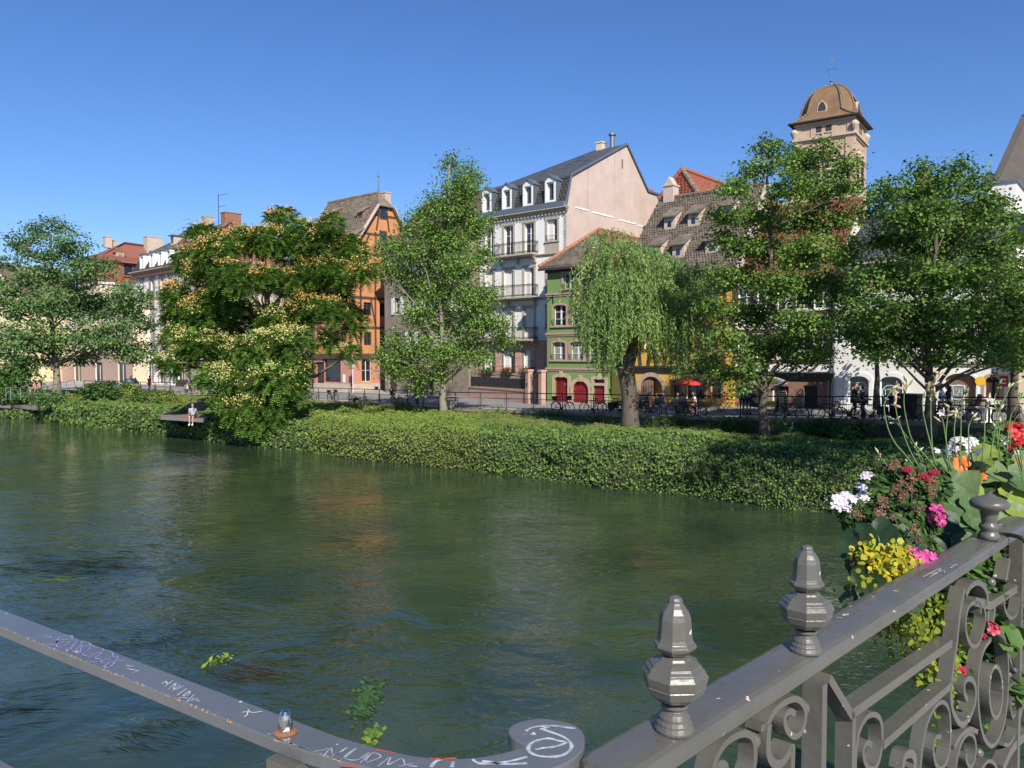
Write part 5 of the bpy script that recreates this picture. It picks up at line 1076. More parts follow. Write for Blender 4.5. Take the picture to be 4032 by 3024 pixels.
# ---------------------------------------------------------------- trees
M['maple'] = leafmat('maple', (.040, .105, .020), (.235, .37, .080), .34, .42, (.42, .46, .16))
M['maple_dark'] = leafmat('maple_dark', (.034, .092, .020), (.20, .335, .070), .32, .42, (.34, .40, .13))
M['plane'] = leafmat('plane', (0.051, 0.113, 0.041), (0.196, 0.326, 0.102), .3, .45, (0.304, 0.392, 0.145))
M['poplar'] = leafmat('poplar', (.050, .125, .022), (.27, .42, .095), .35, .42, (.42, .52, .24))
M['willow'] = leafmat('willow', (0.065, 0.145, 0.036), (0.290, 0.420, 0.131), .32, .45, (0.478, 0.493, 0.160))
M['heaven'] = leafmat('heaven', (.036, .105, .016), (.21, .36, .065), .33, .45, (.32, .42, .09))
M['samara'] = leafmat('samara', (.66, .38, .13), (.68, .62, .24), .25, .6, (.62, .66, .22))
M['shrub'] = leafmat('shrub', (0.028, 0.074, 0.020), (0.099, 0.196, 0.046), .2, .45, (0.131, 0.203, 0.058))
def wblobs(bl, Y, dep, seed):
    """crown lobes surveyed as (x, y, half width, half height) and set at their own distances"""
    r = np.random.default_rng(seed); out = []
    for b in bl:
        px, py, rx, ry = b[:4]; dd = b[4] if len(b) > 4 else r.uniform(-1, 1)*dep
        c = at(px, py, Y+dd); k = (Y+dd)/F
        out.append((np.array(c), np.array([rx*k, .5*(rx+ry)*k, ry*k])))
    return out
def crown_pts(bl, per_m2, clump_r, nper, inner=.25, flat=.5):
    C, N, T, CL = [], [], [], []
    for c, r in bl:
        area = 4*PI*((r[0]*r[1]+r[1]*r[2]+r[0]*r[2])/3); ncl = max(4, int(area*per_m2/nper))
        d = nm(rng.normal(size=(ncl, 3))); rad = np.where(rng.random(ncl) < inner, rng.uniform(.2, .75, ncl), rng.uniform(.78, 1.12, ncl))
        cc = c+d*rad[:, None]*r; CL.append(cc)
        k = np.repeat(np.arange(ncl), nper); ct = rng.normal(0, .13, ncl); cr = clump_r*rng.uniform(.6, 1.35, ncl)
        off = rng.normal(size=(len(k), 3)); off *= np.array([1, 1, flat]); off[:, 2] -= .25*np.sum(off[:, :2]**2, 1)*.3
        C.append(cc[k]+off*cr[k][:, None]); N.append(d[k]*.55+np.array([0, 0, .8])+rng.normal(size=(len(k), 3))*.55)
        T.append(.5+ct[k]+rng.normal(0, .17, len(k)))
    return np.concatenate(C), np.concatenate(N), np.concatenate(T), CL
def limbs(root, trunk, rad, bl, CL, mt, twigs=3, name='limb', spread=.55):
    """tapered trunk, limbs to the lobes, twigs inside them"""
    tr = [Vector(p) for p in trunk]; n = len(tr)
    fl = [(1.25 if i == 0 else 1)*rad*(1-.75*i/(n-1)) for i in range(n)]
    pts, rr = [], []
    for i in range(n-1):
        for t_ in (0, .33, .66): p = tr[i].lerp(tr[i+1], t_); pts.append(p+Vector(rng.normal(0, rad*.12, 3))*(1 if i+t_ else 0)); rr.append(fl[i]+(fl[i+1]-fl[i])*t_)
    pts.append(tr[-1]); rr.append(fl[-1]); MB().tube(pts, rr, 10).build('trunk', mt, root, smooth=True)
    mb = MB(); A = np.array(tr); zs = [p.z for p in pts]
    for (c, r), cl in zip(bl, CL):
        c = Vector(c); d_ = (c-pts[len(pts)//3]).length
        zt = max(pts[len(pts)//4].z, c.z-spread*math.hypot(c.x-pts[len(pts)//2].x, c.y-pts[len(pts)//2].y)-.3)
        i = min(range(len(pts)), key=lambda q: abs(pts[q].z-zt)); a = pts[i]; L_ = (c-a).length
        if L_ < .3: continue
        m_ = a.lerp(c, .5)+Vector((0, 0, L_*.07))+Vector(rng.normal(0, L_*.05, 3)); r0 = min(rr[i]*.55, .018*L_+.02)
        mb.tube([a, a.lerp(m_, .5)+Vector(rng.normal(0, L_*.02, 3)), m_, c], [r0, r0*.75, r0*.55, r0*.3], 5, False)
        for q in cl[rng.permutation(len(cl))[:twigs]]:
            q = Vector(q); s_ = m_.lerp(c, rng.random()); mb.tube([s_, s_.lerp(q, .5)+Vector(rng.normal(0, .08, 3)), q], [r0*.3, r0*.2, r0*.08], 4, False)
    mb.build('limbs', mt, root, smooth=True, kind='stuff')
def tree(name, label, cat, trunk, rad, blobs, Y, dep, seed, leaf, size, per_m2, clump, nper, bark='bark', group=None, inner=.25, flat=.5, asp=.85, shape=4, twigs=3, spread=.55, fold=.25, slim=None, br=1.0):
    if slim: blobs = [(slim[0]+(b[0]-slim[0])*slim[1], *b[1:]) for b in blobs]
    blobs = [(b[0], b[1], b[2]*br, b[3]*br, *b[4:]) for b in blobs]
    tr = [at(x, y, Y+(d if len(q) else 0)) for x, y, d, *q in [(a, b, c, 1) for a, b, c in trunk]]
    root = thing(name, label, cat, tr[0], 0, group); o = np.array(tr[0])
    bl = [(c-o, r) for c, r in wblobs(blobs, Y, dep, seed)]
    C, N, T, CL = crown_pts(bl, per_m2, clump, nper, inner, flat)
    limbs(root, [Vector(p)-tr[0] for p in tr], rad, bl, CL, M[bark], twigs, spread=spread)
    V, Fc, tt = leaves(C, N, size*rng.uniform(.65, 1.25, len(C)), asp, T, fold, shape=shape)
    obj('crown', npmesh('crown', V, Fc, tt), M[leaf], root, kind='stuff'); return root, bl, CL
# left plane trees
tree('plane_tree', 'broad plane tree with pale leaning trunk beside the metal river steps', 'tree', [(225, 1568, 0), (224, 1470, 0), (212, 1380, 0), (205, 1250, 0), (200, 1080, 0), (200, 930, 0)], .36,
     [(200, 905, 75, 42), (90, 955, 66, 33), (280, 955, 55, 42), (130, 1000, 50, 26), (220, 1010, 55, 34), (300, 1025, 45, 32), (25, 1040, 45, 28), (60, 1110, 80, 45), (200, 1085, 100, 42), (330, 1070, 75, 42), (422, 1060, 38, 45),
      (100, 1200, 110, 65), (255, 1180, 120, 65), (410, 1180, 120, 70), (525, 1165, 65, 55), (540, 1255, 65, 60), (80, 1320, 100, 60), (230, 1330, 115, 60), (380, 1310, 115, 70), (490, 1370, 75, 50), (560, 1385, 45, 45), (60, 1415, 60, 40), (-40, 1200, 80, 80), (-40, 1340, 80, 70), (160, 1420, 60, 30), (320, 1400, 60, 30)],
     74, 3.2, 1, 'plane', .25, 52, .52, 50, 'palebark', inner=.22, flat=.42, shape=4, twigs=5)
tree('dark_tree', 'low dark green bushy tree at the left edge above the river steps', 'tree', [(25, 1600, 0), (25, 1530, 0), (25, 1450, 0)], .2, [(10, 1480, 60, 60), (70, 1510, 60, 50), (-50, 1500, 60, 60), (40, 1560, 60, 35), (100, 1440, 45, 40)], 70, 1.5, 2, 'shrub', .26, 60, .5, 50)
tree('small_grey_tree', 'small greyish tree between the white terrace house and the orange flowering tree', 'tree', [(745, 1500, 0), (745, 1380, 0), (745, 1220, 0)], .15, [(745, 1190, 36, 40), (735, 1260, 40, 45), (760, 1330, 40, 50), (740, 1400, 36, 40)], 84, 1, 3, 'willow', .26, 50, .5, 40)
# slim poplar
tree('poplar_tree', 'slim light green poplar with pale trunk on the bank before the taupe house', 'tree', [(1745, 1642, 0), (1745, 1540, 0), (1742, 1450, 0), (1738, 1200, 0), (1745, 900, 0), (1770, 650, 0)], .24,
     [(1775, 648, 30, 36), (1843, 682, 30, 46), (1882, 702, 22, 28), (1800, 735, 62, 46), (1855, 765, 46, 42), (1705, 790, 34, 32), (1665, 830, 26, 22), (1760, 820, 70, 46), (1825, 850, 66, 50), (1640, 858, 40, 38), (1588, 900, 34, 32), (1690, 915, 66, 46), (1780, 950, 78, 56), (1880, 900, 56, 44), (1928, 876, 24, 22), (1605, 985, 62, 46), (1510, 968, 56, 36), (1700, 1040, 78, 56), (1815, 1050, 84, 56), (1905, 1010, 50, 50),
      (1560, 1070, 56, 42), (1625, 1135, 66, 50), (1740, 1150, 86, 62), (1850, 1165, 76, 62), (1480, 1055, 46, 36), (1938, 1160, 46, 46), (1640, 1240, 66, 52), (1760, 1270, 86, 56), (1878, 1265, 76, 50), (1965, 1270, 52, 46), (2000, 1335, 40, 36), (1545, 1350, 42, 46), (1560, 1425, 62, 50), (1650, 1365, 66, 56), (1750, 1385, 78, 50), (1850, 1360, 66, 50), (1500, 1405, 34, 40), (1620, 1465, 56, 40), (1715, 1465, 46, 34), (1895, 1410, 56, 34), (1540, 1465, 40, 34), (1640, 1515, 34, 26)],
     51, 1.5, 4, 'poplar', .155, 190, .38, 24, 'palebark', inner=.3, flat=.75, asp=.85, twigs=5, spread=1.2, slim=(1755, .93), br=.88)
# maples
tree('maple_tree', 'tall round maple with dark trunk in front of the timbered house, church tower behind it', 'tree', [(3010, 1718, 0), (3005, 1600, 0), (3008, 1440, 0), (3030, 1250, 0), (3035, 1000, 0), (3020, 700, 0)], .21,
     [(3018, 575, 52, 42), (3105, 610, 62, 38), (2990, 670, 72, 46), (3165, 640, 72, 46), (3250, 590, 50, 42), (3330, 640, 52, 46), (2905, 725, 56, 40), (2860, 740, 40, 30), (3100, 730, 95, 56), (3230, 730, 95, 56), (3335, 745, 50, 50), (2855, 850, 56, 40), (2960, 840, 86, 56), (3080, 860, 95, 66), (3220, 860, 105, 66), (3330, 860, 56, 46), (2840, 935, 52, 38), (2940, 960, 86, 56), (3060, 990, 95, 66), (3200, 990, 110, 76), (3320, 985, 76, 66),
      (2840, 1075, 56, 46), (2930, 1095, 95, 56), (3060, 1120, 95, 66), (3190, 1125, 95, 66), (3300, 1130, 86, 66), (2800, 1200, 56, 42), (2900, 1230, 86, 56), (3020, 1255, 86, 60), (3150, 1265, 95, 62), (3280, 1260, 86, 62), (2850, 1325, 76, 42), (2955, 1360, 86, 50), (3075, 1350, 76, 46), (3180, 1365, 76, 50), (2805, 1420, 52, 42), (2860, 1475, 56, 42), (2950, 1455, 56, 42), (2900, 1525, 34, 26), (3130, 1425, 62, 36), (3240, 1400, 52, 40)],
     35.3, 2.4, 5, 'maple', .135, 250, .30, 40, 'bark', inner=.22, flat=.5, asp=.95, twigs=3, br=.85)
tree('maple_tree', 'wide dark green maple with forked trunk on the bank in front of the restaurant windows', 'tree', [(3665, 1724, 0), (3662, 1600, 0), (3655, 1440, 0), (3660, 1250, 0), (3680, 1000, 0), (3700, 740, 0)], .20,
     [(3640, 672, 52, 42), (3760, 655, 52, 42), (3700, 730, 86, 52), (3500, 735, 50, 40), (3432, 770, 34, 28), (3590, 760, 76, 52), (3830, 725, 66, 42), (3900, 790, 66, 42), (3460, 825, 52, 42), (3560, 860, 86, 62), (3680, 850, 95, 66), (3800, 845, 95, 66), (3925, 890, 56, 46), (3500, 940, 86, 60), (3630, 960, 105, 72), (3770, 955, 105, 72), (3985, 855, 44, 36), (3900, 1000, 86, 56), (4000, 950, 56, 46),
      (3440, 1070, 86, 60), (3560, 1080, 95, 70), (3690, 1090, 105, 70), (3820, 1100, 105, 70), (3950, 1095, 86, 70), (4050, 1060, 66, 60), (3370, 1190, 76, 52), (3470, 1210, 95, 66), (3590, 1215, 105, 70), (3720, 1225, 105, 70), (3850, 1225, 105, 70), (3980, 1220, 95, 70), (4080, 1200, 80, 80), (3350, 1305, 76, 46), (3450, 1330, 95, 52), (3570, 1325, 95, 52), (3690, 1330, 95, 52), (3800, 1340, 95, 52), (3920, 1345, 95, 52), (4040, 1340, 86, 56), (3500, 1400, 66, 28), (3740, 1415, 66, 28), (3620, 1405, 56, 26), (3930, 1405, 66, 32), (4010, 1420, 46, 34)],
     31.3, 2.2, 6, 'maple_dark', .135, 255, .30, 40, 'bark', inner=.22, flat=.5, asp=.95, twigs=3, slim=(3720, .97), br=.86)
MB().tube([at(3664, 1470, 31.2), at(3610, 1420, 31.0), at(3560, 1340, 30.8), at(3530, 1250, 30.5)], [.13, .11, .08, .04], 8).build('limb', M['bark'], bpy.data.objects['maple_tree.001'], Vector((0, 0, 0))-bpy.data.objects['maple_tree.001'].location, smooth=True)
for px, py, Y, lb, bl in ((3452, 1612, 40.5, 'thin straight street tree between the two arched restaurant windows', [(3452, 1365, 60, 40), (3420, 1320, 50, 40), (3490, 1310, 50, 45), (3450, 1270, 50, 40)]), (3992, 1668, 34.2, 'dark trunked street tree by the red sign at the right edge', [(3990, 1330, 60, 50), (4050, 1280, 60, 50), (3950, 1270, 50, 50), (4010, 1390, 60, 30)])):
    tree('street_tree', lb, 'tree', [(px, py, 0), (px, 1500, 0), (px+3, 1400, 0), (px, 1280, 0)], .17 if px < 3600 else .22, bl, Y, .8, 7, 'maple_dark', .2, 120, .32, 30)

# big tree on the quay just right of the view; its crown shades the lawn
rt = thing('plane_tree', 'large tree just outside the right edge of the view, shading the bank', 'tree', (22, 17.5, 2.6)); bl_ = [(np.array(c)-np.array([22, 17.5, 2.6]), np.array([r, r, r*.8])) for c, r in (((17, 15, 14), 3.6), ((20, 17, 13), 4.2), ((15.4, 14.4, 13.6), 2.2), ((13.2, 14.2, 13.0), 1.5), ((23, 18, 14), 3.4))]
C, N, T, CL = crown_pts(bl_, 26, .5, 40, .3, .6); limbs(rt, [Vector((0, 0, 0)), Vector((0, 0, 4)), Vector((-1, -.5, 8)), Vector((-3, -1, 12))], .4, bl_, CL, M['bark'], 2); V, Fc, tt = leaves(C, N, .26, .8, T); obj('crown', npmesh('crown', V, Fc, tt), M['plane'], rt, kind='stuff')
# tree of heaven: compound leaves made of leaflets, bunches of winged seeds on top
HB_ = [(805, 925, 66, 42), (740, 1030, 56, 50), (855, 1000, 86, 56), (985, 950, 86, 50), (1115, 868, 60, 46), (1060, 950, 86, 50), (1200, 925, 66, 50), (1305, 885, 42, 42), (1290, 970, 76, 60), (1385, 990, 56, 60), (1150, 990, 86, 50), (820, 1090, 86, 60), (930, 1100, 95, 60), (1350, 1080, 86, 50), (1435, 1070, 38, 42), (1230, 1075, 66, 50), (1040, 1090, 60, 36),
       (720, 1250, 76, 66), (705, 1340, 66, 56), (830, 1240, 105, 76), (960, 1260, 95, 70), (1100, 1270, 86, 66), (1210, 1220, 76, 60), (1395, 1260, 46, 60), (1300, 1230, 60, 50), (780, 1370, 86, 60), (900, 1380, 95, 60), (1020, 1380, 95, 66), (1150, 1360, 86, 70), (640, 1430, 36, 26), (690, 1450, 52, 32), (860, 1490, 86, 50), (980, 1510, 95, 60), (1100, 1500, 95, 60), (1190, 1460, 46, 50), (900, 1575, 62, 40), (990, 1610, 66, 50), (1110, 1580, 56, 50), (1165, 1550, 46, 42), (960, 1665, 30, 26), (1300, 1340, 40, 40), (1380, 1390, 36, 30)]
tb = [at(x, y, 52+d) for x, y, d in ((1118, 1660, 1), (1112, 1540, 1), (1100, 1420, 0), (1075, 1280, 0), (1040, 1120, 0), (1030, 980, 0))]
root = thing('tree_of_heaven', 'big spreading tree with orange and yellow seed bunches hanging over the river', 'tree', tb[0]); o = np.array(tb[0])
HB_ = [(q[0], q[1], q[2]*.92, q[3]*.92, -5.2+rng.uniform(-.6, .6) if q[1] > 1480 else (rng.uniform(-4.5, .5) if q[1] > 1330 else rng.uniform(-3.6, 2.6))) for q in HB_]+[(1010, 1665, 60, 40, -5.4), (1090, 1640, 50, 40, -5.2), (940, 1625, 50, 40, -5.6), (1150, 1500, 50, 60, -4.5), (700, 1180, 50, 60, 0), (880, 1180, 80, 60, -1), (1150, 1120, 80, 50, -1), (1290, 1150, 80, 60, 0)]
bl = [(c-o, r) for c, r in wblobs(HB_, 51, 3.2, 8)]; CL = []; Fb, Fn = [], []
for c, r in bl:
    area = 4*PI*((r[0]*r[1]+r[1]*r[2]+r[0]*r[2])/3); n = int(area*30); d = nm(rng.normal(size=(n, 3))+np.array([0, -.25, .15])); rad = np.where(rng.random(n) < .18, rng.uniform(.3, .8, n), rng.uniform(.8, 1.1, n))
    p = c+d*rad[:, None]*r; CL.append(p); Fb.append(p); Fn.append(d)
Fb, Fn = np.concatenate(Fb), np.concatenate(Fn); n = len(Fb); K = 8
lim = [Vector(p)-tb[0] for p in tb]; limbs(root, lim, .42, bl, CL, M['palebark'], 3, spread=.8)
hd = nm(Fn*np.array([1, 1, .25])+rng.normal(size=(n, 3))*.45); ln = rng.uniform(.42, .72, n)
side = nm(np.cross(hd, np.array([0, 0, 1.])+rng.normal(size=(n, 3))*.15)); ft = np.clip(.5+rng.normal(0, .2, n), 0, .85)
C, N, Dv, T, Sz = [], [], [], [], []
for k in range(K):
    t_ = (k+.6)/K; p = Fb+hd*(ln*t_)[:, None]; p[:, 2] += ln*(.18*t_-.55*t_*t_)
    for s_ in (-1, 1):
        C.append(p+side*s_*(.10*(1-.45*t_))[..., None] if False else p+side*s_*.085*(1-.4*t_)); dv = side*s_+hd*.35; dv[:, 2] -= .25; Dv.append(dv)
        N.append(np.cross(hd, side)*np.sign(np.cross(hd, side)[:, 2:3])+rng.normal(size=(n, 3))*.18); T.append(ft+rng.normal(0, .06, n)); Sz.append(np.full(n, .25*(1-.3*t_)))
V, Fc, tt = leaves(np.concatenate(C), np.concatenate(N), np.concatenate(Sz), .36, np.concatenate(T), .12, np.concatenate(Dv))
obj('crown', npmesh('crown', V, Fc, tt), M['heaven'], root, kind='stuff')
SC, ST = [], []; zt = max(c[2] for c, r in bl)
for (c, r) in bl:
    m_ = int(11*r[0]*r[2]/1.2)+3
    d = nm(rng.normal(size=(m_*4, 3))*.8+np.array([0, -.8, .8])); d = d[(d[:, 2] > .1) & (d[:, 1] < .4)][:m_]
    for q in d:
        if rng.random() < .3: continue
        s0 = c+q*r*1.28; k = 46; pts = s0+rng.normal(size=(k, 3))*np.array([.26, .26, .13]); SC.append(pts); hgt = (c[2]+r[2]*q[2])/zt
        ST.append(np.clip((.15 if hgt > .55 else .75)+rng.normal(0, .12)+rng.normal(0, .12, k), 0, 1))
SC = np.concatenate(SC); V, Fc, tt = leaves(SC, rng.normal(size=SC.shape)+[0, -.3, .6], .115*rng.uniform(.7, 1.3, len(SC)), .6, np.concatenate(ST), .2)
obj('seed_bunches', npmesh('seed_bunches', V, Fc, tt), M['samara'], root, kind='stuff')

# weeping willow
tb = [at(x, y, 40) for x, y in ((2482, 1700), (2480, 1560), (2470, 1450), (2490, 1380), (2495, 1250), (2470, 1050))]
root = thing('willow_tree', 'weeping willow with thick furrowed trunk between the green house and the tavern', 'tree', tb[0]); o = np.array(tb[0])
pts = [Vector(p)-tb[0] for p in tb]; MB().tube([pts[0], pts[0].lerp(pts[1], .3), pts[1], pts[2]+Vector((-.08, 0, 0)), pts[3], pts[4], pts[5]], [.58, .46, .41, .44, .30, .24, .12], 14).build('trunk', M['bark'], root, smooth=True)
bl = [(c-o, r) for c, r in wblobs([(2405, 950, 90, 50), (2470, 990, 100, 50), (2540, 1010, 80, 45), (2340, 1040, 60, 50), (2600, 1040, 80, 45), (2680, 1065, 80, 45), (2740, 1100, 60, 40), (2300, 1120, 45, 40), (2450, 1120, 120, 60), (2570, 1150, 110, 60), (2700, 1180, 80, 50), (2400, 1220, 110, 60), (2520, 1260, 60, 50)], 39.6, 1.6, 9)]
C, N, Dv, T = [], [], [], []; mb = MB()
for c, r in bl:
    area = 4*PI*((r[0]*r[1]+r[1]*r[2]+r[0]*r[2])/3); ns = int(area*10)
    mb.tube([pts[4]+Vector((0, 0, rng.uniform(-1, .6))), Vector(c).lerp(pts[4], .4)+Vector((0, 0, .5)), Vector(c)+Vector((0, 0, r[2]*.6))], [.14, .09, .04], 5, False)
    for s_ in range(ns):
        d = nm(rng.normal(size=3)+np.array([0, -.2, .5])); p = c+d*r*rng.uniform(.75, 1.05); px = (p[0]+o[0])/(p[1]+o[1])*F+2016
        zb = np.interp(px, [2230, 2290, 2340, 2400, 2440, 2480, 2530, 2560, 2640, 2700, 2790], [8.0, 6.2, 5.0, 4.1, 4.8, 6.3, 5.2, 5.0, 4.4, 3.9, 6.0])-o[2]
        Lm = p[2]-(zb+rng.exponential(1.3)); 
        if rng.random() < .3: Lm *= rng.uniform(.3, .8)
        if Lm < .5: Lm = .6
        nk = int(Lm/.075); t_ = np.linspace(0, 1, nk); out = np.array([d[0], d[1], 0])*rng.uniform(.3, 1.0)
        q = p+out*(1-np.exp(-t_*3))[:, None]; q[:, 2] += .25*np.sin(t_*4)*(t_ < .3)-Lm*t_; q[:, :2] += np.sin(t_*5+rng.random()*6)[:, None]*.05+rng.normal(0, .035, (nk, 2))
        C.append(q); a = rng.normal(size=(nk, 3))*.7; a[:, 2] -= 1.0; Dv.append(a); N.append(rng.normal(size=(nk, 3))+np.array([0, -.5, .5])+d*.5); ct = rng.normal(0, .16)
        T.append(np.clip(.5+ct+(.5 if rng.random() < .04 else 0)+rng.normal(0, .12, nk), 0, 1))
mb.build('limbs', M['bark'], root, smooth=True, kind='stuff')
C = np.concatenate(C); V, Fc, tt = leaves(C, np.concatenate(N), .22*rng.uniform(.7, 1.2, len(C)), .27, np.concatenate(T), .15, np.concatenate(Dv))
obj('crown', npmesh('crown', V, Fc, tt), M['willow'], root, kind='stuff')

# shrubs on the bank
def shrub(px, py, Y, r, label, mt='shrub', n=1, size=.13, sx=1.5, name='shrub', dens=110):
    r *= .72 if px > 1300 else 1.0; b = at(px, py, Y); root = thing(name, label, 'shrub', b); bb = []
    for k in range(n): bb.append((np.array([rng.uniform(-1, 1)*r*sx*.6*(n > 1), rng.uniform(-.3, .3)*r, r*.5]), np.array([r*sx*.6, r*.7, r*.75])))
    C, N, T, CL = crown_pts(bb, dens, .16, 20, .3, .7); V, Fc, tt = leaves(C, N, size*rng.uniform(.7, 1.3, len(C)), .6, T)
    obj('foliage', npmesh('foliage', V, Fc, tt), M[mt], root, kind='stuff')
    mb = MB()
    for k in range(5): mb.tube([(0, 0, -.1), (rng.uniform(-.4, .4)*r, 0, r*.8)], [.03, .01], 4)
    mb.build('stems', M['bark'], root)
for a in [(360, 1572, 66, 1.2, 'dark laurel like shrub right of the pale leaning trunk', 'shrub', 3, .2, 2.2), (480, 1560, 66, .9, 'loose feathery shrub climbing the bank beside the dark shrub', 'slopeleaf', 2, .18, 1.4), (190, 1585, 63, .9, 'grey green juniper below the river steps railing', 'plane', 3, .16, 2.0),
          (640, 1578, 64, .7, 'yellow green shrub left of the metal platform', 'slopeleaf', 3, .16, 2.4), (560, 1585, 62, .6, 'low ivy mound along the fence foot beyond the platform', 'ivy', 3, .15, 3), (1420, 1590, 57, .75, 'dark bramble shrub poking over the coping near the bicycles', 'shrub', 2, .13, 2.0), (1600, 1612, 54, .6, 'dark leafy shrub against the coping left of the poplar', 'shrub', 3, .12, 3),
          (1960, 1628, 49.5, .45, 'ivy shrub at the wall foot right of the poplar trunk', 'ivy', 3, .11, 3), (2170, 1642, 47, .5, 'dark ivy clump below the first quay bicycle', 'shrub', 3, .11, 3), (2340, 1660, 44.6, .5, 'ivy tangle left of the willow trunk foot', 'ivy', 3, .11, 3), (2620, 1680, 41, .6, 'ivy tangle right of the willow trunk foot', 'shrub', 4, .11, 3.4),
          (2830, 1690, 39, .7, 'dark ivy hanging on the quay wall below the parasols', 'shrub', 4, .11, 3.4), (3200, 1700, 36.8, .8, 'dark creeper on the quay wall between the two maples', 'shrub', 4, .11, 3.4), (3420, 1712, 35, .7, 'dark creeper on the quay wall left of the forked maple', 'shrub', 4, .11, 3.4), (3760, 1735, 32.8, .55, 'sunlit ivy on the quay wall right of the forked maple', 'ivy', 4, .11, 3), (3560, 1740, 33, .5, 'ivy patch at the foot of the forked maple', 'ivy', 3, .11, 2.6)]:
    shrub(*a)
# ---------------------------------------------------------------- things on the quay
def fang(px):
    a, b = P(px-15, fd(px-15), 0), P(px+15, fd(px+15), 0); return math.atan2(b.y-a.y, b.x-a.x)
def qz(px, Y):                           # height of the quay surface there
    t_ = (Y-fd(px))/max(bd(px)-fd(px), .1); z = (fz(px)-.14)*(1-t_)+bz(px)*t_
    return z+(-.06 if .3 < t_ < .74 else (.06 if t_ >= .74 else 0))
_wh = MB(); 
_wh.add([((.335+.030*math.cos(b))*math.cos(a), .028*math.sin(b), (.335+.030*math.cos(b))*math.sin(a)) for a in np.linspace(0, 2*PI, 25)[:-1] for b in np.linspace(0, 2*PI, 7)[:-1]],
        [(i*6+j, i*6+(j+1) % 6, ((i+1) % 24)*6+(j+1) % 6, ((i+1) % 24)*6+j) for i in range(24) for j in range(6)])
wh_me = _wh.mesh('wheel'); sk = MB()
for k in range(14): a = 2*PI*k/14; sk.tube([(0, .02*(-1)**k, 0), (.315*math.cos(a), 0, .315*math.sin(a))], .003, 3, False)
sk.tube([(0, -.05, 0), (0, .05, 0)], .02, 6); sk_me = sk.mesh('spokes')
def make_bike(kind, mt):
    r = thing('bicycle', '', 'bicycle')
    for x in (-.52, .55): w = obj('wheel', wh_me, M['rubber'], r, (x, 0, .36)); obj('spokes', sk_me, M['galv'], w)
    bb, st, hd1, hd2 = (-.08, 0, .29), (-.26, 0, .82), (.36, 0, .84), (.40, 0, .66)
    mb = MB()
    if kind == 'city': mb.tube([hd2, (.12, 0, .40), bb], .02, 6).tube([hd1, (.10, 0, .50), (-.13, 0, .45)], .015, 6)
    else: mb.tube([hd2, bb], .02, 6).tube([hd1, (-.25, 0, .80)], .017, 6)
    mb.tube([bb, st], .017, 6).tube([hd1, hd2], .02, 6)
    for s_ in (-1, 1): mb.tube([bb, (-.52, .05*s_, .36)], .01, 4).tube([(-.25, 0, .76), (-.52, .05*s_, .36)], .009, 4).tube([hd2, (.44, .045*s_, .58), (.55, .045*s_, .36)], .012, 4)
    mb.build('frame', M[mt], r)
    MB().tube([st, (-.28, 0, .94)], .013, 5).prism([(-.42, -.07, .93), (-.42, .07, .93), (-.28, .05, .94), (-.14, .015, .94), (-.14, -.015, .94), (-.28, -.05, .94)], (0, 0, .05)).build('saddle', M['black'], r)
    MB().tube([hd1, (.34, 0, 1.0)], .013, 5).tube([(.22, -.27, 1.02 if kind == 'city' else .98), (.33, -.2, 1.03), (.36, 0, 1.0), (.33, .2, 1.03), (.22, .27, 1.02 if kind == 'city' else .98)], .013, 5).build('handlebar', M['black'], r)
    MB().tube([(-.08, -.06, .29), (-.08, .06, .29)], .09, 10).tube([(-.08, .07, .29), (-.02, .09, .13)], .01, 4).tube([(-.08, -.07, .29), (-.14, -.09, .45)], .01, 4).box(-.06, .02, .07, .15, .11, .14).build('crank', M['iron'], r)
    if kind == 'city':
        for x in (-.52, .55): MB().strap([(x+.385*math.cos(a), 0, .36+.385*math.sin(a)) for a in np.linspace(.3 if x < 0 else .6, PI*(.95 if x < 0 else .8), 12)], .006, .05, (0, 1, 0)).build('mudguard', M[mt], r)
        MB().box(-.78, -.36, -.07, .07, .76, .78).tube([(-.7, -.06, .77), (-.52, -.06, .36)], .007, 4).tube([(-.7, .06, .77), (-.52, .06, .36)], .007, 4).build('rack', M['iron'], r)
        MB().lathe([(.001, 0), (.045, .01), (.045, .06), (.001, .07)], 8, (.43, 0, .82)).build('lamp', M['galv'], r)
    return r
city = make_bike('city', 'iron'); dia = make_bike('dia', 'fence_iron')
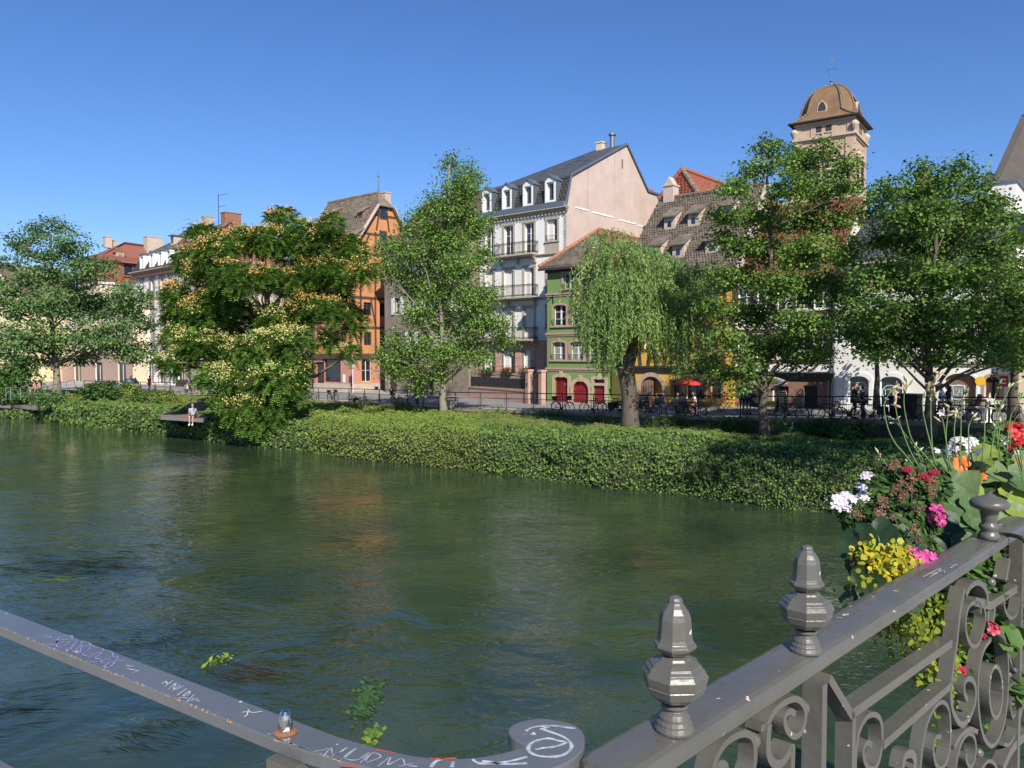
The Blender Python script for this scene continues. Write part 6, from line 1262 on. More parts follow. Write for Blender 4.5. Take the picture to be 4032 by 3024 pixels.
BK = [(1222, 0, -.1, 'city', 'dark bicycle half hidden behind the hanging branches of the orange flowering tree', None), (1310, 0, .0, 'city', 'bicycle with wicker baskets front and back below the round shop sign', 'basket'), (1562, 0, .05, 'city', 'dark bicycle with child seat left of the poplar trunk', 'seat'),
      (2216, 0, .0, 'city', 'city bicycle with rear basket before the louvred red door of the green house', 'basket'), (2328, 0, PI, 'dia', 'bicycle leaning on the quay fence before the arched red cellar door', None), (2400, .3, PI, 'city', 'bicycle parked nose left before the small red hatch and the yellow annex', None), (2448, .1, 0, 'dia', 'bicycle with black panniers just left of the willow trunk', 'pannier'),
      (2556, 0, PI, 'city', 'bicycle just right of the willow trunk beside the tavern blackboard', None), (2680, .2, 0, 'city', 'bicycle on the fence in front of the red parasol, nose to the right', None), (2722, .5, .1, 'city', 'second bicycle under the red parasol, standing closer to the café tables', None), (3118, 0, 0, 'dia', 'mountain bicycle right of the tall round maple trunk', None),
      (3268, 0, PI, 'dia', 'bicycle with raised handlebar below the grey downpipes', None), (3338, .35, PI, 'city', 'bicycle before the first arched restaurant window', None), (3425, 0, PI, 'city', 'bicycle with bulky black panniers between the two arched windows', 'pannier'), (3622, 0, 0, 'dia', 'small bicycle just left of the forked maple trunk', None),
      (3752, .1, .1, 'city', 'front bicycle of the cluster before the restaurant shop window', None), (3790, .5, PI, 'dia', 'rear bicycle of the cluster before the restaurant shop window', 'seat'), (3990, .1, PI, 'city', 'bicycle by the dark trunk at the right edge', None)]
for i, (px, dy, ro, kind, lb, ex) in enumerate(BK):
    src = city if kind == 'city' else dia; b_ = src if (kind == 'city' and i == 0) or (kind == 'dia' and i == 4) else copy_tree(src)
    Y = fd(px)+.35+dy; b_.location = P(px, Y, qz(px, Y)+.005); b_.rotation_euler = (math.radians(rng.uniform(2, 6)), 0, fang(px)+ro); b_['label'] = lb; b_['group'] = 'bicycles parked along the quay fence'
    if ex == 'basket': [MB().lathe([(.14, 0), (.19, .24)], 8, q_).build('basket', M['darkwood'], b_) for q_ in ((.52, 0, .86), (-.6, 0, .8))]
    if ex == 'pannier': [MB().box(-.78, -.40, y_, y_+.16, .38, .76).build('pannier', M['black'], b_) for y_ in (.08, -.24)]
    if ex == 'seat': MB().box(-.68, -.38, -.16, .16, .82, .9).prism([(-.68, -.16, .85), (-.60, -.16, .85), (-.72, -.14, 1.35), (-.78, -.14, 1.3)], (0, .3, 0)).build('child_seat', M['black'], b_)

def skin(name, verts, edges, rad, m, parent, sub=1):
    me = bpy.data.meshes.new(name); me.from_pydata(verts, edges, []); me.update(); o = obj(name, me, m, parent)
    md = o.modifiers.new('skin', 'SKIN'); md.use_smooth_shade = True
    sv = me.skin_vertices[0]
    for i, r in enumerate(rad): sv.data[i].radius = (r, r) if not isinstance(r, tuple) else r
    sv.data[0].use_root = True
    s2 = o.modifiers.new('sub', 'SUBSURF'); s2.levels = sub; s2.render_levels = sub; return o
def ensure_skin(me):
    if not me.skin_vertices: 
        bpy.context.view_layer.update()
def person(px, Y, z, ang, pose, h, shirt, trs, label, hair='hair', sk_='skin', shoes='cloth_blk', long=False, dress=False):
    r = thing('person', label, 'person', P(px, Y, z), ang); k = h/1.75; zp = 0
    if pose == 'sit': hipz = .48
    elif pose == 'edge': hipz = .1
    else: hipz = .93
    ln_ = .0 if pose in ('stand',) else (.10 if pose == 'sit' else .02)
    pel = (0, 0, hipz); ch = (ln_, 0, hipz+.36); sh = hipz+.49; nk = (ln_+.01, 0, hipz+.56); hb = (ln_+.03, 0, hipz+.63); ht = (ln_+.035, 0, hipz+.78)
    V = [pel, (ln_*.4, 0, hipz+.17), ch, nk, hb, ht]; E = [(0, 1), (1, 2), (2, 3), (3, 4), (4, 5)]; R = [(.15, .12), (.125, .10), (.15, .115), .052, .075, .085]
    arms = {}
    for s_ in (-1, 1):
        fw = {'walk': .18*s_, 'stand': .04, 'sit': .16, 'edge': .02, 'push': .22}.get(pose, 0)
        S_ = (ln_, .19*s_, sh-.02); El = (ln_+fw*.5-.02, .23*s_, sh-.30); Wr = (ln_+fw*1.2+.06, .21*s_, sh-.53)
        if pose == 'push': El, Wr = (ln_+.08, .22*s_, sh-.27), (ln_+.34, .2*s_, sh-.36)
        if pose == 'sit': El, Wr = (ln_+.05, .23*s_, sh-.27), (ln_+.28, .15*s_, sh-.30)
        if pose == 'edge': Wr = (-.06, .26*s_, sh-.50)
        Hd = tuple(a+(b-a)*.3 for a, b in zip(Wr, (2*Wr[0]-El[0], 2*Wr[1]-El[1], 2*Wr[2]-El[2])))
        n = len(V); V += [S_, El, Wr, Hd]; E += [(2, n), (n, n+1), (n+1, n+2), (n+2, n+3)]; R += [.055, .042, .028, .032]; arms[s_] = (S_, El)
    legs = {}
    for s_ in (-1, 1):
        st = .24*s_ if pose == 'walk' else 0
        Hp = (0, .09*s_, hipz-.04); Kn = (st*.55+.03, .09*s_, .49); An = (st, .09*s_, .08); To = (st+.17, .1*s_, .035)
        if pose == 'walk' and s_ < 0: An = (st-.06, .09*s_, .13); To = (st+.09, .1*s_, .04)
        if pose == 'sit': Hp, Kn, An, To = (.05, .1*s_, hipz), (.44, .12*s_, hipz+.02), (.46, .12*s_, .08), (.62, .12*s_, .035)
        if pose == 'edge': Hp, Kn, An, To = (.05, .1*s_, hipz), (.42, .10*s_, hipz+.03), (.46, .09*s_, hipz-.42), (.60, .1*s_, hipz-.50)
        n = len(V); V += [Hp, Kn, An, To]; E += [(0, n), (n, n+1), (n+1, n+2), (n+2, n+3)]; R += [.085, .055, .036, .038]; legs[s_] = (Hp, Kn, An, To)
    sc = lambda vs: [tuple(c*k for c in v) for v in vs]; sr = lambda rs: [tuple(c*k for c in q) if isinstance(q, tuple) else q*k for q in rs]
    skin('body', sc(V), E, sr(R), M[sk_], r)
    Vs = [V[0][:2]+(hipz+.03,), V[1], V[2], (ln_, 0, sh+.03)]; Es = [(0, 1), (1, 2), (2, 3)]; Rs = [(.165, .135), (.145, .12), (.168, .135), (.10, .08)]
    for s_ in (-1, 1): n = len(Vs); S_, El = arms[s_]; Vs += [S_, tuple(a*.35+b*.65 for a, b in zip(S_, El))]; Es += [(2, n), (n, n+1)]; Rs += [.075, .062]
    skin('shirt', sc(Vs), Es, sr(Rs), M[shirt], r)
    Vs = [(0, 0, hipz+.02)]; Es = []; Rs = [(.16, .13)]; short = trs.startswith('s:'); tm = trs.replace('s:', '')
    for s_ in (-1, 1):
        n = len(Vs); Hp, Kn, An, To = legs[s_]
        if short: Vs += [Hp, tuple(a*.15+b*.85 for a, b in zip(Hp, Kn))]; Es += [(0, n), (n, n+1)]; Rs += [.10, .075]
        else: Vs += [Hp, Kn, (An[0], An[1], An[2]+.04)]; Es += [(0, n), (n, n+1), (n+1, n+2)]; Rs += [.10, .07, .052]
    skin('trousers', sc(Vs), Es, sr(Rs), M[tm], r)
    mb = MB()
    for s_ in (-1, 1): Hp, Kn, An, To = legs[s_]; mb.tube([(An[0]*k-.05*k, An[1]*k, An[2]*k-.02*k), ((An[0]+.05)*k, An[1]*k, (An[2]-.03)*k), (To[0]*k+.02*k, To[1]*k, To[2]*k)], [.045*k, .052*k, .036*k], 7)
    mb.build('shoes', M[shoes], r, smooth=True)
    hx, hz = (ln_+.02)*k, (hipz+.745)*k; mb = MB().ball((hx-.015*k, 0, hz), .098*k, 10, 7, 1.02, .88, 1.0)
    if long: mb.tube([(hx-.06*k, 0, hz), (hx-.1*k, 0, hz-.2*k), (hx-.09*k, 0, hz-.36*k)], [.09*k, .09*k, .04*k], 8)
    mb.build('hair', M[hair], r, smooth=True)
    MB().ball((hx+.03*k, 0, hz-.035*k), .082*k, 10, 7, 1, .85, 1.2).ball((hx+.115*k, 0, hz-.04*k), .016*k, 6, 4).box(hx+.10*k, hx+.112*k, -.04*k, -.02*k, hz-.02*k, hz-.01*k).build('face', M[sk_], r, smooth=True)
    return r
R2 = math.radians
def qp(px, dy): Y = fd(px)+dy; return px, Y, qz(px, Y)
person(*qp(515, 3), R2(-60), 'stand', 1.78, 'cloth_grey', 's:cloth_blk', 'man in grey tee shirt standing by the round green bin at far left')
person(*qp(532, 2.6), R2(120), 'stand', 1.6, 'cloth_navy', 'cloth_navy', 'long haired woman in dark clothes next to the man in grey', long=True)
person(*qp(587, 3.4), R2(70), 'walk', 1.8, 'cloth_red', 's:cloth_red', 'person in bright red shirt and red shorts walking away along the quay')
person(*qp(744, 2.2), R2(200), 'walk', 1.75, 'cloth_blue', 'cloth_blk', 'person in blue shirt carrying a white bag behind the platform railing')
person(*qp(766, 2.6), R2(200), 'walk', 1.7, 'cloth_pale', 's:cloth_pale', 'person in pale shirt just behind the person in blue')
person(*qp(795, 3.0), R2(190), 'stand', 1.7, 'cloth_navy', 's:cloth_blk', 'person in dark top and shorts, rightmost of the group behind the platform')
bg = thing('shopping_bag', 'white bag carried by the person in blue shirt', 'bag', P(733, fd(744)+2.0, qz(744, fd(744)+2.0)+.55)); MB().prism([(-.2, 0, 0), (.2, 0, 0), (.16, 0, .42), (-.16, 0, .42)], (0, .1, 0)).build('bag', M['cloth_white'], bg); MB().tube([(-.08, .05, .42), (0, .05, .62), (.08, .05, .42)], .012, 4).build('handle', M['cloth_white'], bg)
person(1643, fd(1643)+1.2, qz(1643, fd(1643)+1.2), R2(-120), 'stand', 1.75, 'cloth_blk', 'cloth_jean', 'man in black jacket and jeans at the fence left of the poplar trunk')
person(3367, fd(3367)+1.6, qz(3367, fd(3367)+1.6), R2(-30), 'stand', 1.82, 'cloth_blk', 's:cloth_blk', 'tall man in black before the first arched window marked 174')
person(3398, fd(3398)+1.3, qz(3398, fd(3398)+1.3), R2(-35), 'push', 1.68, 'cloth_navy', 'cloth_blk', 'shorter person in navy pushing a bicycle beside the tall man')
person(3712, fd(3712)+2.4, qz(3712, fd(3712)+2.4), R2(140), 'walk', 1.76, 'cloth_lblue', 's:cloth_grey', 'man in light blue tee shirt walking left past the restaurant')
person(3737, fd(3737)+2.9, qz(3737, fd(3737)+2.9), R2(140), 'walk', 1.7, 'cloth_blk', 'cloth_blk', 'long haired woman in black walking beside the man in light blue', long=True)
person(2923, 44.6, qz(2923, 44.6), R2(60), 'stand', 1.82, 'cloth_blue', 's:cloth_blk', 'man in blue shirt with shoulder strap looking into the brown shop')
person(2949, 44.0, qz(2949, 44.0), R2(50), 'push', 1.72, 'cloth_pale', 's:cloth_navy', 'person in pale tee shirt standing at the navy pushchair')
st = thing('pushchair', 'navy pushchair beside the tall maple trunk before the brown shop', 'pushchair', P(2978, 43.6, qz(2978, 43.6)), R2(-20))
MB().prism([(-.25, -.22, .45), (.3, -.22, .4), (.35, -.22, .55), (-.05, -.22, .65), (-.35, -.22, 1.05), (-.45, -.22, .95)], (0, .44, 0)).build('seat', M['cloth_navy'], st); MB().prism([(-.45, -.23, .95), (-.4, -.23, 1.15), (-.1, -.23, 1.2), (.1, -.23, 1.0)], (0, .46, 0)).build('hood', M['cloth_navy'], st)
MB().tube([(-.55, 0, 1.05), (.35, 0, .12)], .015, 4).tube([(-.4, -.22, .14), (.2, -.22, .6)], .014, 4).tube([(-.4, .22, .14), (.2, .22, .6)], .014, 4).build('frame', M['galv'], st)
for x, y in ((-.42, -.24), (-.42, .24), (.36, 0)): obj('wheel', wh_me, M['rubber'], st, (x, y, .13)).scale = (.36, 1, .36)
# cafe under the red parasol
def parasol(px, Y, R_, ztop, mats, label):
    z = qz(px, Y); r = thing('parasol', label, 'parasol', P(px, Y, z)); h = ztop-z; n = 8; vs = []
    for k in range(n):
        mb = MB(); a0, a1 = 2*PI*k/n, 2*PI*(k+1)/n; rows_ = []
        for t_ in (0, .35, .7, 1): rows_.append([(R_*t_*math.cos(a0+(a1-a0)*s_)*(1-.03*math.sin(PI*s_)*t_), R_*t_*math.sin(a0+(a1-a0)*s_)*(1-.03*math.sin(PI*s_)*t_), h-.30*R_*t_**1.6-.02*math.sin(PI*s_)*t_) for s_ in (0, .5, 1)])
        for i in range(3):
            for j in range(2): mb.quad(rows_[i][j], rows_[i+1][j], rows_[i+1][j+1], rows_[i][j+1])
        mb.quad(rows_[3][0], (rows_[3][0][0], rows_[3][0][1], rows_[3][0][2]-.1), (rows_[3][1][0], rows_[3][1][1], rows_[3][1][2]-.1), rows_[3][1]); mb.quad(rows_[3][1], (rows_[3][1][0], rows_[3][1][1], rows_[3][1][2]-.1), (rows_[3][2][0], rows_[3][2][1], rows_[3][2][2]-.1), rows_[3][2])
        mb.build('canopy_panel', M[mats[k % len(mats)]], r)
        MB().tube([(0, 0, h-.35), (R_*.6*math.cos(a0), R_*.6*math.sin(a0), h-.3*R_*.44-.03)], .008, 4).build('rib', M['galv'], r)
    MB().tube([(0, 0, 0), (0, 0, h+.06)], .022, 8).build('pole', M['sign_white'], r); MB().lathe([(.24, 0), (.24, .06), (.05, .1)], 12).build('base', M['concrete'], r)
parasol(2706, 46.6, .86, 4.0, ['parasol_red'], 'red parasol over the tavern terrace')
parasol(3042, 43.6, .9, 4.2, ['parasol_yellow', 'parasol_yellow', 'sign_white', 'parasol_yellow'], 'yellow and white parasol behind the tall maple trunk')
M['parasol_yellow'].node_tree.nodes['Principled BSDF'].inputs['Transmission Weight'].default_value = 0
def ftable(px, Y, label, mt='lightwood', r_=.35, rot=.4):
    t_ = thing('folding_table', label, 'table', P(px, Y, qz(px, Y)), rot, 'terrace tables')
    MB().box(-r_, r_, -r_, r_, .72, .75).build('table_top', M[mt], t_)
    for s_ in (-1, 1): MB().bar((-r_*.8, r_*.8*s_, 0), (r_*.8, r_*.8*s_, .72), .04, .025).bar((r_*.8, r_*.75*s_, 0), (-r_*.8, r_*.75*s_, .72), .04, .025).build('leg', M[mt], t_)
def fchair(px, Y, label, rot=0, mt='black'):
    t_ = thing('folding_chair', label, 'chair', P(px, Y, qz(px, Y)), rot, 'folding terrace chairs')
    for k in range(4): MB().box(-.2+k*.1, -.12+k*.1, -.19, .19, .44, .46).build('slat', M[mt], t_)
    for s_ in (-1, 1): MB().bar((.2, .2*s_, 0), (-.25, .2*s_, .88), .03, .02).bar((-.2, .18*s_, 0), (.2, .18*s_, .45), .03, .02).build('leg', M[mt], t_)
    for z in (.66, .78): MB().bar((-.17-(z-.6)*.35, -.2, z), (-.17-(z-.6)*.35, .2, z), .02, .05).build('backrest_slat', M[mt], t_)
ftable(2706, 46.2, 'terrace table with three guests under the red parasol', 'lightwood', .4)
ftable(2866, 46.0, 'tall empty light wooden folding table at the right end of the tavern terrace', 'lightwood', .36, .1)
fchair(2770, 46.4, 'dark folding chair, nearest to the red parasol', .3); fchair(2795, 46.9, 'dark folding chair, second from the red parasol', 2.9); fchair(2826, 46.3, 'dark folding chair beside the light wooden table', .1); fchair(2842, 47.2, 'dark folding chair against the tavern wall', 3.0)
for px, Y, a, sh_, tr, lb, lg in ((2658, 46.3, R2(-10), 'cloth_white', 'cloth_white', 'dark haired guest in white, left of the tavern terrace table', True), (2690, 45.5, R2(80), 'cloth_pink', 's:cloth_grey', 'guest in pink shirt sitting with back to the river under the red parasol', False), (2740, 46.2, R2(180), 'cloth_white', 's:cloth_pink', 'guest on the right side of the terrace table under the red parasol', True)):
    person(px, Y, qz(px, Y), a, 'sit', 1.72, sh_, tr, lb, long=lg)
    fchair(px, Y, 'folding chair occupied by the '+lb.split(' ')[0]+' '+lb.split(' ')[1]+(' haired guest in white' if 'dark haired' in lb else (' pink shirt' if 'pink' in lb else ' the right side of the table')), a)
def aboard(px, Y, label, h=1.1, rot=.5, leg=.25):
    r = thing('blackboard_sign', label, 'menu board', P(px, Y, qz(px, Y)), rot, 'chalk boards')
    for s_ in (-1, 1):
        mb = MB(); y0, y1 = s_*leg, 0; w = .3
        mb.bar((-w, y0, 0), (-w, y1+s_*.02, h), .05, .03).bar((w, y0, 0), (w, y1+s_*.02, h), .05, .03).bar((-w, s_*.02, h), (w, s_*.02, h), .05, .04).bar((-w, y0*.85, .15), (w, y0*.85, .15), .04, .04).build('frame', M['lightwood'], r)
        MB().prism([(-w+.03, y0*.83, .18), (w-.03, y0*.83, .18), (w-.03, s_*.03, h-.03), (-w+.03, s_*.03, h-.03)], (0, .015, 0)).build('board', M['chalk'], r)
    for k in range(7):
        z = h-.16-k*.11; yy = -leg*(1-z/h)-.03; mb = MB(); x = -.22
        while x < .2: w = rng.uniform(.03, .08); mb.box(x, x+w, yy-.012, yy-.006, z, z+.03); x += w+.025
        mb.build('chalk_writing', M['sign_white'], r, kind='stuff')
aboard(2537, 48.5, 'wooden framed chalkboard right of the willow trunk at the tavern arch'); aboard(2598, 50.3, 'small chalkboard in the dark passage of the tavern', .9); aboard(3080, 42.6, 'tall chalkboard easel below the yellow parasol', 1.35)
yt = thing('cloth_table', 'small table with a yellow cloth beside the maple trunk', 'table', P(3038, 43.0, qz(3038, 43.0))); MB().box(-.4, .4, -.3, .3, .5, .78).build('tablecloth', M['parasol_yellow'], yt)
for x in (-.35, .35):
    for y in (-.25, .25): MB().box(x-.02, x+.02, y-.02, y+.02, 0, .5).build('leg', M['sign_white'], yt)
def wheelie(px, Y, label, mt='black', rot=0, s_=1.0, lid=None):
    r = thing('wheeled_bin', label, 'rubbish bin', P(px, Y, qz(px, Y)), rot, 'rubbish bins on the quay'); r.scale = (s_, s_, s_)
    MB().prism([(-.28, -.26, .1), (.28, -.26, .1), (.34, -.30, .98), (-.34, -.30, .98)], (0, .6, 0)).build('body', M[mt], r); MB().box(-.37, .37, -.34, .36, .98, 1.06).build('lid', M[lid or mt], r)
    for x in (-.25, .25): obj('wheel', wh_me, M['rubber'], r, (x, .3, .12)).scale = (.3, 1, .3)
wheelie(3545, fd(3545)+1.2, 'dark rubbish bin with an orange sticker left of the forked maple', 'black', fang(3545), 1.15); MB().box(-.12, .14, -.32, -.31, .55, .8).build('sticker', M['parasol_red'], bpy.data.objects['wheeled_bin'])
wheelie(3588, fd(3588)+1.0, 'dark rubbish bin directly left of the forked maple trunk', 'black', fang(3588), 1.25)
bn = thing('recycling_bin', 'round grey green recycling bin beside the man in grey at the far left', 'recycling bin', P(513, 82.6, 1.4)); MB().lathe([(.7, 0), (.85, .5), (.85, 1.1), (.55, 1.5), (.001, 1.6)], 14).build('body', M['copper'], bn, smooth=True); MB().lathe([(.87, .75), (.87, .95)], 14).build('band', M['sign_white'], bn)
def cage(px, Y, label, s_=1.0):
    r = thing('mesh_container', label, 'crate', P(px, Y, qz(px, Y)), fang(px), 'mesh crates on the quay'); r.scale = (s_, s_, s_)
    mb = MB()
    for k in range(8): 
        for y in (-.4, .4): mb.box(-.5+k/7-.006, -.5+k/7+.006, y-.005, y+.005, 0, .9)
        mb.box(-.5, .5, -.405, -.395, .1+k*.11, .11+k*.11)
    mb.build('mesh_side', M['galv'], r, kind='stuff'); MB().box(-.55, .55, -.45, .45, .9, .96).build('lid', M['sign_mint'] if 0 else M['green_render'], r); MB().box(-.4, .3, -.3, .3, .05, .6).build('contents', M['sign_white'], r)
cage(3868, fd(3868)+1.4, 'wire container with green rim before the menu board', 1.1); cage(1778, fd(1778)+1.0, 'wire litter container with green rim right of the poplar trunk', .85)
cr = thing('parked_bar_tables', 'row of dark low planters and tables along the left pavement', 'planter', P(690, 95.5, 1.62), R2(-38))
for k in range(4): MB().box(k*1.4, k*1.4+1.0, 0, .5, 0, .8).build('box', M['darkwood'], cr)

# ---------------------------------------------------------------- river steps and platform
def railing(root, pts, h=1.0, n=4, post=1.6):
    pts = [Vector(p) for p in pts]; up = Vector((0, 0, 1))
    MB().tube([p+up*h for p in pts], .03, 6).build('handrail', M['galv'], root)
    for i in range(len(pts)-1):
        m_ = max(1, int((pts[i+1]-pts[i]).length/post))
        for k in range(m_+(i == len(pts)-2)): q = pts[i].lerp(pts[i+1], k/m_); MB().tube([q-up*.1, q+up*h], .028, 6).build('post', M['galv'], root)
        for k in range(1, n+1): MB().tube([pts[i]+up*h*k/(n+1), pts[i+1]+up*h*k/(n+1)], .009, 4).build('wire', M['galv'], root)
def deckthing(name, label, cen, out, th=.16, planks=14, mt='deckwood'):
    c = Vector(cen); r = thing(name, label, 'platform', c); q = [Vector(p)-c for p in out]      # out: back-left, back-right, front-right, front-left
    for k in range(planks):
        a, b = k/planks+.004, (k+1)/planks-.004; pts = [q[0].lerp(q[3], a), q[1].lerp(q[2], a), q[1].lerp(q[2], b), q[0].lerp(q[3], b)]
        MB().prism(pts, (0, 0, -.05)).build('plank', M[mt], r)
    MB().prism([p-Vector((0, 0, .05)) for p in q], (0, 0, -th)).build('steel_frame', M['galv'], r)
    return r, c
Y = 50.5; z = 1.52
r, c = deckthing('river_platform', 'small wooden platform jutting over the water under the spreading tree', atz(740, 1640, z), [atz(650, 1622, z), atz(850, 1630, z), atz(800, 1650, z), atz(632, 1639, z)])
up = [atz(738, 1618, z)-c, atz(830, 1618, z)-c]; railing(r, [up[0]+Vector((0, .6, 0)), up[1]+Vector((0, .6, 0))], 1.05, 1, 1.3)
for k in range(3): MB().prism([atz(720, 1622, z)-c+Vector((0, k*.35, .17*k)), atz(850, 1622, z)-c+Vector((0, k*.35, .17*k)), atz(850, 1622, z)-c+Vector((0, k*.35+.4, .17*k)), atz(720, 1622, z)-c+Vector((0, k*.35+.4, .17*k))], (0, 0, .17)).build('step', M['deckwood'], r)
for px in (690, 760): MB().bar(atz(px, 1640, z)-c-Vector((0, 0, .2)), atz(px+10, 1632, z)-c+Vector((0, 1.8, -1.3)), .12, .2).build('support', M['iron'], r)
pp = atz(757, 1646, z); person(757, pp.y+.12, z-.02, R2(-82), 'edge', 1.75, 'cloth_pale', 's:cloth_jean', 'person in pale tee shirt and denim shorts sitting on the wooden platform edge', shoes='cloth_white')
z = 1.02
for k, (lb, o_) in enumerate((('right hand river deck of brown planks with steel railing at the left', [(95, 1578), (150, 1580), (150, 1606), (40, 1594)]), ('left hand river deck of brown planks cut by the picture edge', [(-60, 1574), (40, 1577), (42, 1598), (-80, 1592)]))):
    out = [atz(x, y, z) for x, y in (o_[0], o_[1], o_[2], o_[3])]; r, c = deckthing('river_deck', lb, atz(*((110, 1595) if k == 0 else (0, 1588)), z), out, .18, 16)
    r['group'] = 'plank decks over the river'
    a, b = out[0]-c, out[1]-c
    for s_ in range(4): MB().prism([a+Vector((0, .35*s_-.1, .17*s_)), b+Vector((0, .35*s_-.1, .17*s_)), b+Vector((0, .35*s_+.3, .17*s_)), a+Vector((0, .35*s_+.3, .17*s_))], (0, 0, .17)).build('step', M['deckwood'], r)
    for q in (.2, .8): MB().bar(out[3].lerp(out[2], q)-c-Vector((0, 0, .24)), out[3].lerp(out[2], q)-c+Vector((0, 2.2, -.9)), .12, .25).build('support', M['iron'], r)
rs = thing('stair_railing', 'galvanised tube railing of the river steps climbing right to the quay', 'railing', at(24, 1568, 66))
o = rs.location.copy(); railing(rs, [at(24, 1568, 66)-o, at(42, 1570, 65.5)-o], .95, 0, 3); railing(rs, [at(43, 1570, 65)-o, at(82, 1571, 66)-o, at(165, 1535, 71)-o], .95, 5, 1.6)
rs = thing('stair_railing', 'galvanised railing of the near flight of steps at the pale leaning trunk', 'railing', at(122, 1574, 63.5))
o = rs.location.copy(); railing(rs, [at(122, 1574, 63.5)-o, at(150, 1575, 63.5)-o, at(295, 1536, 72)-o], .95, 2, 1.8)
for px, lb in ((140, 'sunbather reclining on the river steps, left one'), (158, 'sunbather reclining on the river steps, next to the railing')):
    person(px, 67.5, at(px, 1556, 67.5).z, R2(-170), 'sit', 1.7, 'skin', 's:cloth_blk', lb)
lt = thing('lamp_post', 'slender lamp post behind the flowering tree', 'street lamp', P(1340, fd(1340)+1.5, 1.35)) if False else None
# ---------------------------------------------------------------- bridge railings and flowers in front
def paint(name, c, c2, chips=.3, edge=(.55, .50, .44)):
    m = mat(name, c, c2, sc=6, rough=.34, bump=.12, bsc=35, coat=.25); t = m.node_tree; b = t.nodes['Principled BSDF']; L = t.links.new
    src = b.inputs['Base Color'].links[0].from_socket; tc = [n for n in t.nodes if n.bl_idname == 'ShaderNodeTexCoord'][0]
    n = t.nodes.new('ShaderNodeTexNoise'); n.inputs['Scale'].default_value = 38; n.inputs['Detail'].default_value = 4; L(tc.outputs['Object'], n.inputs[0])
    g = t.nodes.new('ShaderNodeNewGeometry'); r = t.nodes.new('ShaderNodeValToRGB'); r.color_ramp.elements[0].position = .735-chips*.1; r.color_ramp.elements[1].position = .745-chips*.1
    L(n.outputs[0], r.inputs[0]); mx = t.nodes.new('ShaderNodeMix'); mx.data_type = 'RGBA'; L(r.outputs[0], mx.inputs[0]); L(src, mx.inputs[6]); mx.inputs[7].default_value = (*edge, 1); L(mx.outputs[2], b.inputs['Base Color'])
    r2 = t.nodes.new('ShaderNodeMapRange'); L(n.outputs[0], r2.inputs[0]); r2.inputs[3].default_value = .22; r2.inputs[4].default_value = .5; L(r2.outputs[0], b.inputs['Roughness'])
    return m
M['rail_paint'] = paint('rail_paint', (.088, .085, .072), (.112, .108, .092), .25)
M['bar_paint'] = paint('bar_paint', (.10, .105, .11), (.125, .13, .135), .1)
def sm(pts, k=4):
    """Catmull-Rom through the surveyed points"""
    p = [Vector(q) for q in pts]; p = [p[0]*2-p[1]]+p+[p[-1]*2-p[-2]]; out = []
    for i in range(1, len(p)-2):
        for j in range(k):
            t_ = j/k; a, b, c, d = p[i-1], p[i], p[i+1], p[i+2]
            out.append(.5*((2*b)+(c-a)*t_+(2*a-5*b+4*c-d)*t_*t_+(3*b-a-3*c+d)*t_**3))
    out.append(p[-2]); return out
HR = 4.85
# deck of the bridge that carries both railings
deck = [atz(-1800, 2150, 3.78)] if False else None
LA, LB = atz(-700, 2180, HR), atz(1316, 2894, HR); d_ = (LB-LA).normalized(); LA2 = LA-d_*6
RA = Vector((.10, 1.0, 0)); rd = Vector((.886, .88, 0)).normalized()
dk = [(LA2.x, LA2.y), (LB.x, LB.y), (RA.x+.02, RA.y+.03), (RA.x+rd.x*7, RA.y+rd.y*7), (RA.x+rd.x*7+3, RA.y+rd.y*7-4), (6, -9), (-6, -9), (LA2.x-3, LA2.y-4)]
MB().prism([(x, y, 3.76) for x, y in dk], (0, 0, -.55)).build('bridge_deck', M['concrete'], kind='structure')
# left flat bar with scrolled end
up_ = [(-900, 2057), (0, 2397), (650, 2643), (1316, 2894), (1420, 2926), (1520, 2952), (1620, 2973), (1728, 2985), (1850, 2984), (1950, 2970), (2030, 2950), (2084, 2934)]
no_ = [(2050, 2922), (2018, 2904), (2001, 2880), (2010, 2860), (2038, 2844), (2080, 2833), (2133, 2828), (2200, 2836), (2262, 2853), (2294, 2880), (2303, 2912), (2294, 2954), (2240, 2998), (2160, 3030), (2060, 3052), (1950, 3062), (1800, 3064), (1650, 3055), (1500, 3032), (1350, 2998), (1190, 2952), (1076, 2908), (0, 2467), (-900, 2098)]
HL = HR
c0 = atz(1125, 2880, HL); lr = thing('bridge_handrail', 'flat grey iron handrail with curled end, pen scribbles and domed nut', 'railing', (c0.x, c0.y, 3.76))
o = Vector(lr.location); upp = [atz(x, y, HL)-o for x, y in up_[:3]]+sm([atz(x, y, HL)-o for x, y in up_[3:]], 3)[:-1]; low = sm([atz(x, y, HL)-o for x, y in [up_[-1]]+no_[:-4]], 3)+[atz(x, y, HL)-o for x, y in no_[-4:]]
mb = MB(); out = upp+low; n = len(out); th = .02
